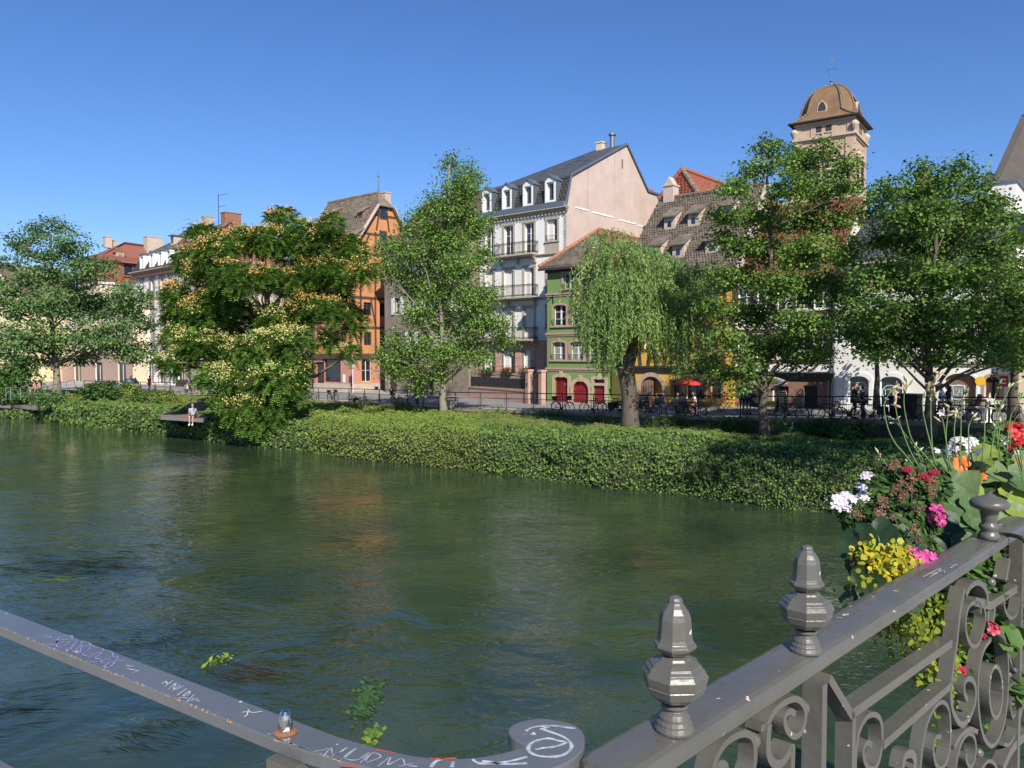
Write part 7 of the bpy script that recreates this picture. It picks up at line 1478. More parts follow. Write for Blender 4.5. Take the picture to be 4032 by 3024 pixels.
# smoothed outline, triangulated caps
from mathutils.geometry import tessellate_polygon
def smooth(pts, it=1):
    return pts
tri = tessellate_polygon([[Vector((p.x, p.y, 0)) for p in out]]); vs = [tuple(p) for p in out]+[tuple(p-Vector((0, 0, th))) for p in out]
fs = [tuple(t_) for t_ in tri]+[tuple(n+i for i in t_[::-1]) for t_ in tri]+[(i, i+n, (i+1) % n+n, (i+1) % n) for i in range(n)]
me = bpy.data.meshes.new('bar'); me.from_pydata(vs, [], fs); me.update()
import bmesh
bm = bmesh.new(); bm.from_mesh(me); bmesh.ops.recalc_face_normals(bm, faces=bm.faces); bmesh.ops.dissolve_limit(bm, angle_limit=.01, verts=bm.verts, edges=bm.edges); bm.to_mesh(me); bm.free()
bo = obj('bar', me, M['bar_paint'], lr); bv = bo.modifiers.new('bevel', 'BEVEL'); bv.width = .002; bv.segments = 2; bv.limit_method = 'ANGLE'
bb = atz(1125, 2884, HL)-o
MB().lathe([(.0165, .0), (.0175, .002), (.013, .004)], 16, bb).build('washer', mat('rust', (.30, .13, .07), (.20, .09, .05), sc=60, rough=.7), lr)
MB().lathe([(.0105, .004), (.0105, .0125)], 6, bb, .3).lathe([(.0100, .0125), (.0098, .022), (.0085, .028), (.0055, .0325), (.001, .034)], 20, bb).build('domed_nut', mat('chrome', (.62, .62, .63), (.5, .5, .5), sc=60, rough=.12, metal=1), lr, smooth=False)
pb = atz(1130, 2935, HL)-o; dr2 = math.atan2(d_.y, d_.x)
MB().prism([pb+Vector((math.cos(dr2+a)*r_, math.sin(dr2+a)*r_, -th)) for a, r_ in ((.5, .03), (PI-.5, .03), (PI+.5, .03), (-.5, .03))], (0, 0, -1.05)).build('post', M['rail_paint'], lr)
lw = [Vector((p.x, p.y, 0)) for p in (LA-d_*2-o, LB-o)]; pn = Vector((-d_.y, d_.x, 0))*.012
for z in (-.35, -.6, -.84): MB().bar(lw[0]+Vector((0, 0, HL-o.z+z)), lw[1]+Vector((0, 0, HL-o.z+z)), .05, .02).build('lower_rail', M['bar_paint'], lr)
for k in range(1, 4): q = lw[1].lerp(lw[0], k*.27); MB().bar(q+Vector((0, 0, HL-o.z-.02)), q+Vector((0, 0, 0)), .04, .04).build('post', M['rail_paint'], lr)
# scribbles written on the bar, and chipped paint along its edge
def stroke(pts, w, mt, root, o, z=HL+.0006, name='scribble'):
    P_ = [atz(x, y, z)-o for x, y in pts]; P_ = sm(P_, 3) if len(P_) > 2 else P_; mb = MB(); m_ = len(P_); vs = []
    for i, p in enumerate(P_):
        t_ = (P_[min(i+1, m_-1)]-P_[max(i-1, 0)]).normalized(); q = Vector((-t_.y, t_.x, 0))*w/2*(.7+.6*rng.random()); vs += [p-q, p+q]
    mb.add(vs, [(2*i, 2*i+1, 2*i+3, 2*i+2) for i in range(m_-1)]); return mb.build(name, mt, root)
def z1(L_): return [(x/1.7015, 2250+y/1.7015) for x, y in L_]
viol = mat('violet_ink', (.27, .27, .52), (.15, .16, .24), sc=70, rough=.5); wht = mat('white_ink', (.52, .58, .66), (.22, .24, .27), sc=80, rough=.6)
V1 = [[(285, 436), (330, 434), (338, 446), (300, 450)], [(315, 490), (370, 486), (400, 440), (480, 430), (470, 470), (420, 505), (380, 500), (400, 455), (540, 470), (530, 510), (470, 530), (520, 470), (600, 480), (600, 520), (540, 555), (560, 500), (690, 520), (650, 570), (600, 575), (700, 530), (760, 550), (720, 610), (660, 600)], [(610, 610), (720, 590), (790, 570), (740, 640), (700, 635), (760, 600), (830, 600)], [(440, 520), (560, 560), (680, 590)]]
for s_ in V1: stroke(z1(s_), .0032, viol, lr, o)
V2 = [[(1085, 752), (1110, 735), (1120, 755)], [(1105, 770), (1160, 730)], [(1130, 790), (1180, 745), (1160, 790), (1205, 760)], [(1155, 800), (1235, 765)], [(1185, 830), (1250, 785)], [(1200, 850), (1270, 800), (1260, 825), (1210, 840), (1262, 850)], [(1250, 875), (1300, 825)], [(1275, 865), (1330, 850)], [(1290, 850), (1335, 870)], [(845, 630), (900, 636)], [(850, 650), (930, 665)], [(885, 680), (935, 665)]]
for s_ in V2: stroke(z1(s_), .0022, wht, lr, o)
crm = mat('cream_ink', (.75, .68, .50), (.6, .55, .42), sc=60, rough=.6)
for s_ in ([(1622, 942), (1660, 938), (1665, 925)], [(1635, 972), (1655, 960), (1665, 935), (1690, 945), (1755, 937)]): stroke(z1(s_), .0017, crm, lr, o)
z2 = lambda L_: [(1000+x/1.58, 2600+y/1.58) for x, y in L_]
for s_ in ([(370, 565), (420, 560), (460, 548)], [(430, 598), (480, 545), (495, 590), (580, 542)], [(480, 600), (560, 560)], [(560, 610), (640, 545), (560, 602), (640, 620), (720, 570), (660, 640)], [(690, 625), (740, 575), (790, 600), (700, 635)], [(770, 660), (850, 600), (830, 650), (880, 625)], [(860, 640), (920, 610), (940, 650)], [(900, 660), (990, 640)], [(960, 655), (1015, 660)]): stroke(z2(s_), .0016, wht, lr, o)
for s_ in ([(1690, 440), (1740, 415), (1840, 408), (1780, 430)], [(1840, 405), (1900, 410), (2000, 425)], [(1800, 430), (1900, 465), (1960, 500), (1975, 545), (1920, 590), (1820, 600), (1740, 585), (1705, 550), (1740, 505), (1830, 485), (1890, 500), (1940, 510), (1880, 535), (1800, 545), (1750, 555)], [(1360, 615), (1400, 640), (1500, 640), (1600, 625), (1700, 600)], [(1100, 665), (1130, 630), (1180, 612)], [(1230, 665), (1240, 630)], [(1420, 625), (1560, 645), (1700, 640)]): stroke(z2(s_), .0050, wht, lr, o)
redp = mat('red_paint', (.62, .08, .04), (.5, .06, .03), sc=30, rough=.5)
for s_ in ([(540, 652), (600, 660), (660, 668)], [(760, 556), (880, 576)], [(1090, 608), (1160, 612), (1260, 608)]): stroke(z2(s_), .003, redp, lr, o)
chip = mat('chipped_paint', (.62, .48, .34), (.35, .20, .12), sc=60, rough=.8)
Ea, Eb = Vector(low[-3]), Vector(low[-2]); mb = MB()
for k in range(150):
    t_ = rng.random()**.8; p = Ea.lerp(Eb, t_) if k % 2 else low[-5].lerp(low[-3], t_); e = (Eb-Ea).normalized(); l_ = rng.uniform(.001, .007); w_ = rng.uniform(.0006, .0026); nrm_ = Vector((-e.y, e.x, 0)); nrm_ = nrm_ if nrm_.y > 0 else -nrm_
    mb.add([p+e*0+Vector((0, 0, .0005)), p+e*l_+Vector((0, 0, .0005)), p+e*l_*.8+nrm_*w_+Vector((0, 0, .0005)), p+e*l_*.2+nrm_*w_*.8+Vector((0, 0, .0005))], [(0, 1, 2, 3)])
    mb.add([p-nrm_*.0006, p+e*l_-nrm_*.0006, p+e*l_*.7-nrm_*.0006-Vector((0, 0, w_)), p+e*l_*.2-nrm_*.0006-Vector((0, 0, w_*.8))], [(0, 1, 2, 3)])
mb.build('paint_chips', chip, lr, kind='stuff')

# right cast iron railing
N_ = Vector((rd.y, -rd.x, 0))              # faces the walker
F1 = Vector((.239, 1.137, 0)); rr = thing('cast_iron_railing', 'ornate dark grey cast iron bridge railing with scrolls, balls and finials', 'railing', (F1.x, F1.y, 3.76)); o = Vector(rr.location)
def rp(px, py, off=0.0):
    c = Vector((0, 0, CAMZ)); r_ = ray(px, py); q = F1+N_*off; k = (Vector((q.x, q.y, 0))-c).dot(N_)/r_.dot(N_); return c+r_*k-o
Z0 = HR-o.z
a_, b_ = -.175, rp(4010, 2150).dot(rd); W_ = .046
prof_ = [(-W_*.9, -.034), (-W_, -.028), (-W_, -.018), (-W_*.97, -.011), (-W_*.88, -.0055), (-W_*.7, -.002), (-W_*.45, -.0006), (0, 0), (W_*.45, -.0006), (W_*.7, -.002), (W_*.88, -.0055), (W_*.97, -.011), (W_, -.018), (W_, -.028), (W_*.9, -.034), (W_*.7, -.036), (-W_*.7, -.036)]
st_ = [(a_, .55), (a_+.008, .85), (a_+.025, 1), (b_-.03, 1), (b_-.008, .85), (b_, .5)]; vs = []
for s_, k in st_:
    for x, z in prof_: vs.append(rd*s_+N_*x*k+Vector((0, 0, Z0+z*(1 if z > -.02 else 1))))
n = len(prof_); fs = [(i*n+j, i*n+(j+1) % n, (i+1)*n+(j+1) % n, (i+1)*n+j) for i in range(len(st_)-1) for j in range(n)]+[tuple(range(n))[::-1], tuple((len(st_)-1)*n+j for j in range(n))]
MB().add(vs, fs).build('top_rail', M['rail_paint'], rr, smooth=False)
cA = lambda L_: [rp(3100+x/1.795, 2100+y/1.795) for x, y in L_]; cB = lambda L_: [rp(2300+x/1.795, 2100+y/1.795) for x, y in L_]; cC = lambda L_: [rp(3640+x/1.2296, 2250+y/1.2296) for x, y in L_]
def scroll(pts, tin=.012, wp=.03, name='scroll'): return MB().strap(sm(pts), tin, wp, N_).build(name, M['rail_paint'], rr)
def bar2(pts, tin=.018, wp=.036, name='bar'): return MB().strap(pts, tin, wp, N_).build(name, M['rail_paint'], rr)
def balls(L_):
    for p, r_ in L_: MB().ball(p, r_, 14, 9).build('ball', M['rail_paint'], rr, smooth=True)
low_ = lambda p, z=0.0: Vector((p.x, p.y, z))
p0 = cA([(195, 1045)])[0]; bar2([p0, low_(p0)], .022, .04, 'post')
p1 = cA([(412, 1290)])[0]; bar2([cA([(240, 1010)])[0], p1]); bar2([p1, low_(p1)])
bar2(cA([(395, 1262), (1115, 765)]), .022); bar2(cA([(625, 1478), (1110, 1062)]), .02)
scroll(cA([(1205, 385), (1170, 560), (1150, 760), (1128, 900), (1110, 1060), (1108, 1160), (1128, 1260), (1180, 1335), (1235, 1300), (1280, 1190), (1285, 1090), (1265, 1030), (1230, 1015), (1205, 1050), (1205, 1120), (1225, 1165)]), .016, .036)
scroll(cA([(432, 1659), (440, 1500), (462, 1380), (510, 1290), (565, 1265), (610, 1300), (625, 1400), (618, 1520), (590, 1620), (545, 1650), (505, 1610), (490, 1530), (515, 1465), (550, 1480)]))
scroll(cA([(895, 1659), (915, 1480), (950, 1320), (1000, 1220), (1055, 1180), (1100, 1230), (1112, 1350), (1110, 1480), (1088, 1590), (1045, 1650), (1005, 1610), (990, 1510), (1010, 1430), (1045, 1425)]))
scroll(cA([(1150, 1659), (1165, 1560), (1195, 1460), (1240, 1405), (1280, 1425), (1295, 1500), (1285, 1590), (1255, 1640), (1225, 1590), (1225, 1540)]))
scroll(cA([(1215, 430), (1250, 365), (1300, 340), (1345, 370), (1368, 430), (1368, 500)]), .016, .036)
bar2(cA([(1290, 475), (1400, 505), (1590, 385)]), .026, .03)
scroll(cA([(1330, 560), (1325, 500), (1290, 480), (1245, 510), (1222, 600), (1228, 710), (1265, 785), (1310, 775), (1345, 690), (1362, 590), (1352, 500)]))
scroll(cA([(1395, 740), (1350, 800), (1318, 900), (1302, 1030), (1305, 1200), (1320, 1340), (1350, 1440), (1400, 1490), (1450, 1440), (1490, 1330), (1512, 1180), (1520, 1000), (1516, 850), (1495, 740), (1460, 700)]), .014, .036)
scroll(cA([(1430+48*math.cos(a), 1110+180*math.sin(a)) for a in np.linspace(0, 2*PI, 17)]), .014, .036, 'ring')
scroll(cA([(1525, 1090), (1570, 1050), (1605, 1120), (1608, 1260), (1580, 1400), (1535, 1480), (1495, 1480)])); scroll(cA([(1560, 1300), (1545, 1230), (1555, 1160), (1580, 1180), (1580, 1260), (1560, 1290)]))
scroll(cA([(1500, 420), (1500, 520), (1540, 590), (1590, 560), (1610, 450)])); scroll(cA([(1530, 180), (1500, 330)]), .018, .036); scroll(cA([(1400, 540), (1395, 620), (1420, 650), (1440, 560), (1440, 500)]), .02, .02, 'drop')
scroll(cA([(1525, 760), (1540, 880), (1580, 960), (1630, 930), (1660, 820)])); scroll(cA([(1610, 1300), (1640, 1200), (1665, 1150)])); scroll(cA([(1480, 1659), (1560, 1500), (1673, 1400)]), .03, .036, 'brace')
scroll(cA([(1130, 1500), (1175, 1420), (1240, 1370), (1300, 1390)]), .014, .036); scroll(cA([(1330, 1659), (1380, 1600), (1420, 1610), (1450, 1659)]))
scroll(cA([(770, 1659), (790, 1560), (840, 1545), (860, 1600), (850, 1659)]), .02)
k_ = 1/1.795*1.7/3040*.9
balls([(cA([q])[0], r_*1.45/1.795*1.9/3040/1.45) for q, r_ in (((1440, 345), 40), ((100, 1230), 40), ((1145, 1187), 34), ((1218, 1358), 40), ((1295, 1395), 36), ((1350, 1550), 42), ((1455, 1452), 28), ((1562, 1000), 32), ((1308, 1165), 24), ((1540, 890), 28))])
scroll(cB([(845, 1700), (870, 1590), (930, 1480), (1010, 1415), (1090, 1395), (1140, 1430), (1155, 1520), (1150, 1620), (1120, 1700)])); scroll(cB([(870, 1700), (900, 1625), (940, 1640), (930, 1700)]), .02)
scroll(cB([(1195, 1360), (1240, 1340), (1260, 1300), (1300, 1230), (1380, 1170), (1455, 1155), (1505, 1210), (1512, 1300), (1480, 1390), (1430, 1415), (1380, 1370), (1365, 1290), (1400, 1240), (1440, 1260)]))
scroll(cB([(1245, 1330), (1235, 1450), (1240, 1540), (1275, 1600), (1330, 1600), (1380, 1540), (1410, 1490), (1410, 1600), (1405, 1720)]), .016, .036)
balls([(cB([(1190, 1465)])[0], .0145), (cB([(1540, 1232)])[0], .0145)])
# finials
UR = lambda L_, c_, k: [((r_)*k, (c_-y)*k) for y, r_ in L_]
k1 = 1.137/3040/1.795
fin = [(1395, 138), (1375, 142), (1345, 128), (1330, 128), (1310, 112), (1290, 112), (1262, 92), (1245, 75), (1232, 75), (1222, 98), (1205, 98), (1196, 80), (1186, 88), (1165, 140), (1120, 195), (1060, 222), (1055, 216), (1040, 222), (985, 236), (975, 228), (955, 212), (940, 208), (925, 186), (912, 182), (895, 150), (880, 120), (862, 110), (850, 78), (842, 100), (828, 112), (808, 140), (790, 152), (772, 150), (758, 132), (730, 122), (680, 117), (600, 112), (555, 100), (520, 78), (500, 62), (486, 52), (470, 52), (452, 44), (442, 20)]
for i, (px, py, lbl, sc_) in enumerate(((2655, 2872, 'nearest', 1), (3172, 2562, 'second', 1))):
    p = atz(px, py, HR)-o; mb = MB(); pf = [(r_*k1, (1395-y)*k1) for y, r_ in fin]
    mb.lathe([q for q in pf if q[1] < (1395-1186)*k1], 20, (0, 0, 0)).lathe([q for q in pf if q[1] >= (1395-1190)*k1], 8, (0, 0, 0), -.35)
    f_ = mb.build('finial', M['rail_paint'], rr, (p.x, p.y, Z0)); b2 = f_.modifiers.new('bevel', 'BEVEL'); b2.width = .0012; b2.segments = 2; b2.limit_method = 'ANGLE'; b2.angle_limit = .5
p = atz(3893, 2122, HR)-o; k3 = 2.32/3040/1.844
MB().lathe([((r_)*k3, (1112-y)*k3) for y, r_ in [(1112, 72), (1080, 70), (1065, 62), (1050, 50), (1040, 60), (1020, 66), (1005, 62), (995, 46), (980, 50), (940, 56), (905, 64), (892, 90), (878, 122), (860, 130), (845, 128), (830, 118), (812, 86), (800, 50), (785, 22), (770, 5)]], 24).build('finial', M['rail_paint'], rr, (p.x, p.y, Z0), smooth=True)
st2 = M['rail_paint']; MB().tube(sm([atz(3900, 2100, HR)-o+Vector((0, 0, .0)), atz(3960, 2105, HR)-o, atz(4020, 2118, HR)-o, atz(4050, 2160, HR-.03)-o, atz(4060, 2260, HR-.12)-o]), .007, 6).build('stay_rod', M['iron'], rr)
MB().bar(rd*(a_+.1)+Vector((0, 0, .12)), rd*b_+Vector((0, 0, .12)), .036, .03).build('bottom_rail', M['rail_paint'], rr)
MB().strap([rd*(b_-.02)+Vector((0, 0, Z0-.02)), rd*(b_-.02)], .03, .04, N_).build('end_post', M['rail_paint'], rr); MB().strap([rd*(a_+.06)+Vector((0, 0, Z0-.02)), rd*(a_+.06)], .03, .04, N_).build('end_post', M['rail_paint'], rr)
mk = mat('pale_scratch', (.48, .48, .42), (.36, .36, .32), sc=60, rough=.7)
for s_ in ([(800, 1330), (870, 1295), (930, 1265), (905, 1300), (850, 1330)], [(860, 1310), (945, 1285), (960, 1300)], [(985, 1240), (1055, 1248)], [(1000, 1265), (1045, 1235)]):
    stroke([(3200+x/1.844, 1550+y/1.844) for x, y in s_], .0022, mk, rr, o, HR+.0008, 'scratch')

# ---- flowers in the trough hung outside the railing
FB = P(3700, 2.35, 0); tr0 = F1+rd*1.78-N_*.2; trg = thing('flower_trough', 'long dark trough hanging outside the cast iron railing under the flowers', 'planter', (tr0.x, tr0.y, 4.60), math.atan2(rd.y, rd.x))
MB().prism([(0, -.09, .0), (0, .11, .0), (0, .13, .15), (0, -.11, .15)], (1.6, 0, 0)).build('trough', M['black'], trg)
for k in range(2): MB().bar((.4+k*.7, -.10, .12), (.4+k*.7, -.20, .14), .02, .015).build('hook', M['iron'], trg)
GM = {}
def lm(name, c, tr=.3, c2=None, sc=25, rough=.5):
    m = mat(name, c, c2 or tuple(x*.72 for x in c), sc=sc, rough=rough, bump=.15, bsc=60); t = m.node_tree; b = t.nodes['Principled BSDF']; s_ = b.inputs['Base Color'].links[0].from_socket
    q = t.nodes.new('ShaderNodeBsdfTranslucent'); t.links.new(s_, q.inputs[0]); mx = t.nodes.new('ShaderNodeMixShader'); mx.inputs[0].default_value = tr
    t.links.new(b.outputs[0], mx.inputs[1]); t.links.new(q.outputs[0], mx.inputs[2]); t.links.new(mx.outputs[0], t.nodes['Material Output'].inputs[0]); return m
big_g = lm('broad_leaf', (.085, .17, .05)); big_y = lm('broad_leaf_yellowing', (.30, .38, .07)); big_p = lm('broad_leaf_pale', (.21, .30, .12)); big_d = lm('broad_leaf_dark', (.028, .065, .022))
stem_g = lm('stem_green', (.22, .33, .12)); pet_w = lm('petal_white', (.82, .80, .82), .35, (.78, .66, .74)); pet_m = lm('petal_magenta', (.66, .08, .32), .3, (.50, .05, .24)); pet_r = lm('petal_red', (.70, .03, .03), .3); pet_o = lm('petal_orange', (.85, .24, .03), .35); pet_pk = lm('seed_pink', (.24, .10, .075), .2, (.30, .17, .08)); pet_cr = lm('bud_cream', (.72, .66, .42), .3); crim = lm('lantana_red', (.50, .02, .07), .2)
M['lantana'] = leafmat('lantana', (.018, .045, .014), (.08, .15, .04), .25, .42, (.14, .20, .06)); M['lysimachia'] = leafmat('lysimachia', (.10, .18, .03), (.42, .42, .04), .35, .45, (.66, .50, .04)); M['lobed'] = leafmat('lobed', (.03, .075, .02), (.13, .23, .06), .3, .45)
def bigleaf(root, c, R_, nrm, az, m, lob=.1, name='leaf', stem=None):
    n = Vector(nrm).normalized(); a = Vector((math.cos(az), math.sin(az), 0)); a = (a-n*a.dot(n)).normalized(); b = n.cross(a); c = Vector(c); vs = [c-n*R_*.04]; NR, NA = 4, 26; ph = rng.random()*6
    for i in range(1, NR+1):
        for j in range(NA):
            th_ = -PI+2*PI*(j+.5)/NA; rad = R_*(1-.42*math.exp(-((abs(th_)-PI)/.33)**2))*(1+lob*math.cos(5*th_))*(i/NR)
            lift_ = R_*(.13*(i/NR)**2+.07*math.sin(3*th_+ph)*(i/NR)**2-.035*math.cos(th_*9)*(i/NR)-.22*(i/NR)**2*max(0, math.cos(th_)))
            vs.append(c+a*rad*math.cos(th_)+b*rad*math.sin(th_)+n*lift_)
    fs = [(0, 1+j, 1+(j+1) % NA) for j in range(NA)]+[(1+(i-1)*NA+j, 1+i*NA+j, 1+i*NA+(j+1) % NA, 1+(i-1)*NA+(j+1) % NA) for i in range(1, NR) for j in range(NA)]
    lf = MB().add(vs, fs).build(name, m, root, smooth=True)
    if stem is not None: MB().tube(sm([Vector(stem), Vector(stem).lerp(c, .5)+Vector((0, 0, .02)), c], 3), .004, 5).build('stalk', stem_g, lf)
    return lf
def fthing(name, label, cat, px, py, Y, group=None): return thing(name, label, cat, at(px, py, Y), 0, group)
# broad leaved plant
sq = fthing('squash_plant', 'broad leaved green plant with big notched leaves around the round rail finial', 'plant', 3800, 2150, 2.62); o = Vector(sq.location)
toC = lambda up, rt=0.0: (-.15+rt, -.75, up)
for px, py, Y, R_, m, nr, az in [(3760, 1990, 2.52, .085, big_g, toC(.9, .1), -1.2), (3845, 2025, 2.5, .07, big_g, toC(.5, .3), -.3), (3735, 2100, 2.45, .075, big_d, toC(.7), -2.6), (3690, 2080, 2.5, .06, big_d, toC(.8), -2.2), (3985, 2050, 2.7, .085, big_p, toC(.9, .2), -.9), (4030, 1985, 2.75, .09, big_y, toC(1.1), -.4), (3960, 1930, 2.85, .08, big_y, toC(1.4), -1.0),
                              (3735, 1910, 2.6, .10, big_p, (-.5, -.6, .75), -2.5), (3830, 1930, 2.62, .06, big_y, (.4, -.6, .8), -.7), (3800, 1985, 2.62, .06, big_y, toC(1.2), -2), (3690, 1925, 2.62, .06, big_g, toC(.7), -2.8), (3870, 1850, 2.9, .09, big_p, toC(1.2), .2), (3990, 1870, 2.95, .10, big_p, toC(1.5), -.3), (3850, 1805, 2.95, .085, big_y, (-.3, -.4, .9), 2.2),
                              (3940, 1830, 3.0, .07, big_g, toC(1), .5), (3980, 1780, 3.05, .075, big_p, toC(1.3), -.3), (4040, 1890, 2.8, .07, big_g, toC(.8), -.5), (3780, 2060, 2.5, .055, big_g, toC(.4), -1.6), (3810, 2150, 2.4, .05, big_g, toC(1.0), -2.7), (3700, 2010, 2.55, .055, big_d, toC(.9), -2.3), (4035, 2095, 2.7, .06, big_g, toC(.5), -1), (3905, 1985, 2.8, .06, big_g, toC(1), -1.5), (3930, 2100, 2.72, .055, big_d, toC(.8), -1), (3870, 2100, 2.62, .05, big_d, toC(.6), -1.4), (3820, 2085, 2.6, .05, big_g, toC(.9), -1.4), (4045, 2040, 2.8, .06, big_y, toC(.9), -1), (3870, 1930, 2.85, .06, big_d, toC(1), -1), (3920, 1890, 3.0, .07, big_d, toC(1), -1), (4010, 1930, 3.0, .07, big_d, toC(1), -1)]:
    p = at(px, py, Y)-o; bigleaf(sq, p, R_, nr, az, m, .05, stem=p.lerp(Vector((0, .1, -.1)), .6))
dk_ = fthing('sweet_potato_vine', 'dark broad leaves hanging below the yellow flowers over the water', 'plant', 3520, 2300, 2.0); o = Vector(dk_.location)
for px, py, Y, R_, nr, az in [(3385, 2150, 2.12, .06, (-.7, -.5, .5), -2.4), (3430, 2230, 2.08, .065, (-.6, -.7, .4), -1.8), (3390, 2330, 2.02, .065, (-.5, -.8, .2), -1.9), (3430, 2380, 2.0, .06, (-.3, -.9, .2), -1.4), (3470, 2320, 2.05, .07, (-.2, -.9, .3), -1.5), (3450, 2110, 2.2, .06, (-.6, -.6, .6), -2.0), (3530, 2150, 2.3, .07, toC(.6), -1.6), (3560, 2330, 2.1, .06, toC(.3), -1.5), (3500, 2230, 2.2, .07, toC(.3), -1.3), (3600, 2250, 2.2, .06, toC(.5), -1.5), (3640, 2160, 2.35, .06, toC(.6), -1.4)]:
    p = at(px, py, Y)-o; bigleaf(dk_, p, R_, nr, az, big_d, .08, stem=p.lerp(Vector((0, .05, 0)), .5))
def leafmass(root, o, spots, n, size, mt, asp=.5, upv=.6, name='foliage', shape=6):
    C, N = [], []
    for px, py, Y, rx, ry in spots:
        c = np.array(at(px, py, Y)-o); q = rng.normal(size=(n, 3)); q /= np.maximum(np.linalg.norm(q, axis=1, keepdims=True), 1)
        k = Y/3040; C.append(c+q*np.array([rx*k, (rx+ry)*.5*k*.8, ry*k])); N.append(q*.6+rng.normal(size=(n, 3))*.6+np.array([.1, -.5, upv]))
    C, N = np.concatenate(C), np.concatenate(N); V, Fc, tt = leaves(C, N, size*rng.uniform(.6, 1.3, len(C)), asp, .45+rng.normal(0, .22, len(C)), .25, shape=shape)
    return obj(name, npmesh(name, V, Fc, tt), M[mt], root, kind='stuff')
la = fthing('lantana_bush', 'bushy dark green lantana with dull pink seed heads left of the broad leaves', 'plant', 3600, 2100, 2.35); o = Vector(la.location)
SP = [(3560, 1950, 2.5, 120, 110), (3480, 2020, 2.45, 100, 90), (3640, 1930, 2.6, 100, 110), (3560, 2080, 2.4, 110, 90), (3450, 1960, 2.5, 70, 80), (3620, 2040, 2.45, 90, 90), (3400, 2050, 2.4, 70, 60), (3650, 1850, 2.8, 80, 60), (3530, 1870, 2.7, 80, 50), (3480, 2130, 2.3, 80, 60), (3700, 1860, 2.9, 80, 60), (3360, 2010, 2.45, 50, 40), (3600, 2160, 2.35, 80, 50), (3550, 2220, 2.25, 80, 50)]
leafmass(la, o, SP, 330, .040, 'lantana', .5); mb = MB()
for k in range(60): a = SP[rng.integers(len(SP))]; p = at(a[0]+rng.normal()*a[3]*.6, a[1]+rng.normal()*a[4]*.6, a[2])-o; mb.tube([p*.2+Vector((0, 0, -.05)), p.lerp(Vector((0, 0, 0)), .4)+Vector((0, 0, .03)), p], [.003, .002, .0015], 4)
mb.build('twigs', M['bark'], la, kind='stuff')
hd_ = MB(); hd_.ball((0, 0, 0), .008, 5, 3)
for k in range(26): d = nm(rng.normal(size=3)+np.array([0, -.2, .3])); hd_.ball(d*.017, rng.uniform(.0022, .0042), 4, 3); hd_.tube([(0, 0, 0), tuple(d*.022)], .0007, 3, False)
seedme = hd_.mesh('seed_head')
for i, (x, y) in enumerate([(610, 700), (660, 730), (700, 690), (640, 760), (520, 760), (510, 810), (590, 900), (640, 930), (690, 900), (750, 850), (790, 830), (500, 880), (470, 860), (330, 870), (350, 890), (300, 860), (730, 980), (700, 960), (760, 1040), (680, 1090), (650, 1105), (850, 690), (870, 730), (880, 640), (380, 1000), (430, 930), (540, 990), (530, 940), (600, 510), (640, 640), (560, 530), (720, 620), (930, 940), (770, 1060)]):
    p = at(3200+x/1.844, 1550+y/1.844, 2.32+rng.uniform(-.05, .1))-o; s_ = obj('seed_head', seedme, pet_pk, la, p); s_.scale = (rng.uniform(.6, .95),)*3; s_.rotation_euler = tuple(rng.uniform(0, 3, 3))
rd_ = MB()
for k in range(40): d = nm(rng.normal(size=3)+np.array([0, -.3, .5])); rd_.ball(tuple(d*np.array([.015, .015, .008])), .0035, 5, 3)
rme = rd_.mesh('flower_head')
for x, y in ((685, 553), (830, 618), (880, 572), (800, 600)): obj('flower_head', rme, crim, la, at(3200+x/1.844, 1550+y/1.844, 2.45)-o)
# petals and florets
def petal(mb, c, d, n, L_, w):
    d = Vector(d).normalized(); n = Vector(n).normalized(); s_ = d.cross(n).normalized(); c = Vector(c); pts = []
    for t_, ww, h_ in ((0, .12, 0), (.35, .62, .08), (.7, 1, .06), (1.0, .55, -.08)): pts.append((c+d*L_*t_-s_*w*ww/2+n*L_*(h_+.05*ww), c+d*L_*t_+n*L_*h_, c+d*L_*t_+s_*w*ww/2+n*L_*(h_+.05*ww)))
    vs = [q for r_ in pts for q in r_]; mb.add(vs, [(i*3+j, i*3+j+1, (i+1)*3+j+1, (i+1)*3+j) for i in range(3) for j in range(2)])
def floret(mb, c, n, L_, w, k=5, open_=.75):
    n = Vector(n).normalized(); a = n.cross(Vector((.3, .2, 1))).normalized(); b = n.cross(a); ph = rng.random()*6
    for j in range(k): t_ = ph+2*PI*j/k; r_ = a*math.cos(t_)+b*math.sin(t_); petal(mb, c, r_*open_+n*(1-open_), n-r_*.5, L_*rng.uniform(.85, 1.1), w)
def umbel(root, o, px, py, Y, nf, R_, pl, pw, m, base=None, sxz=(1, 1), up=(.0, -.5, .75)):
    c = at(px, py, Y)-o; mb = MB(); st_m = MB(); U = np.array(up)
    bs = c-Vector(nm(U)*R_*1.1)
    for k in range(nf):
        d = nm(rng.normal(size=3)*.75+nm(U)); p = Vector(c)+Vector((d[0]*R_*sxz[0], d[1]*R_, d[2]*R_*sxz[1]))-Vector(nm(U)*R_*.6); floret(mb, p, d, pl, pw); st_m.tube([bs, p], .0012, 3, False)
    h_ = mb.build('flower_head', m, root, smooth=True); st_m.build('pedicels', stem_g, h_)
    if base: b_ = at(*base)-o; MB().tube(sm([b_, b_.lerp(bs, .5)+Vector((0, 0, .015)), bs], 3), .0028, 5).build('stem', stem_g, h_)
    return h_
g1 = fthing('geranium', 'white flowered geranium with pink veins at the left tip of the flower mass', 'flower', 3400, 2050, 2.4, 'geraniums in the trough'); o = Vector(g1.location)
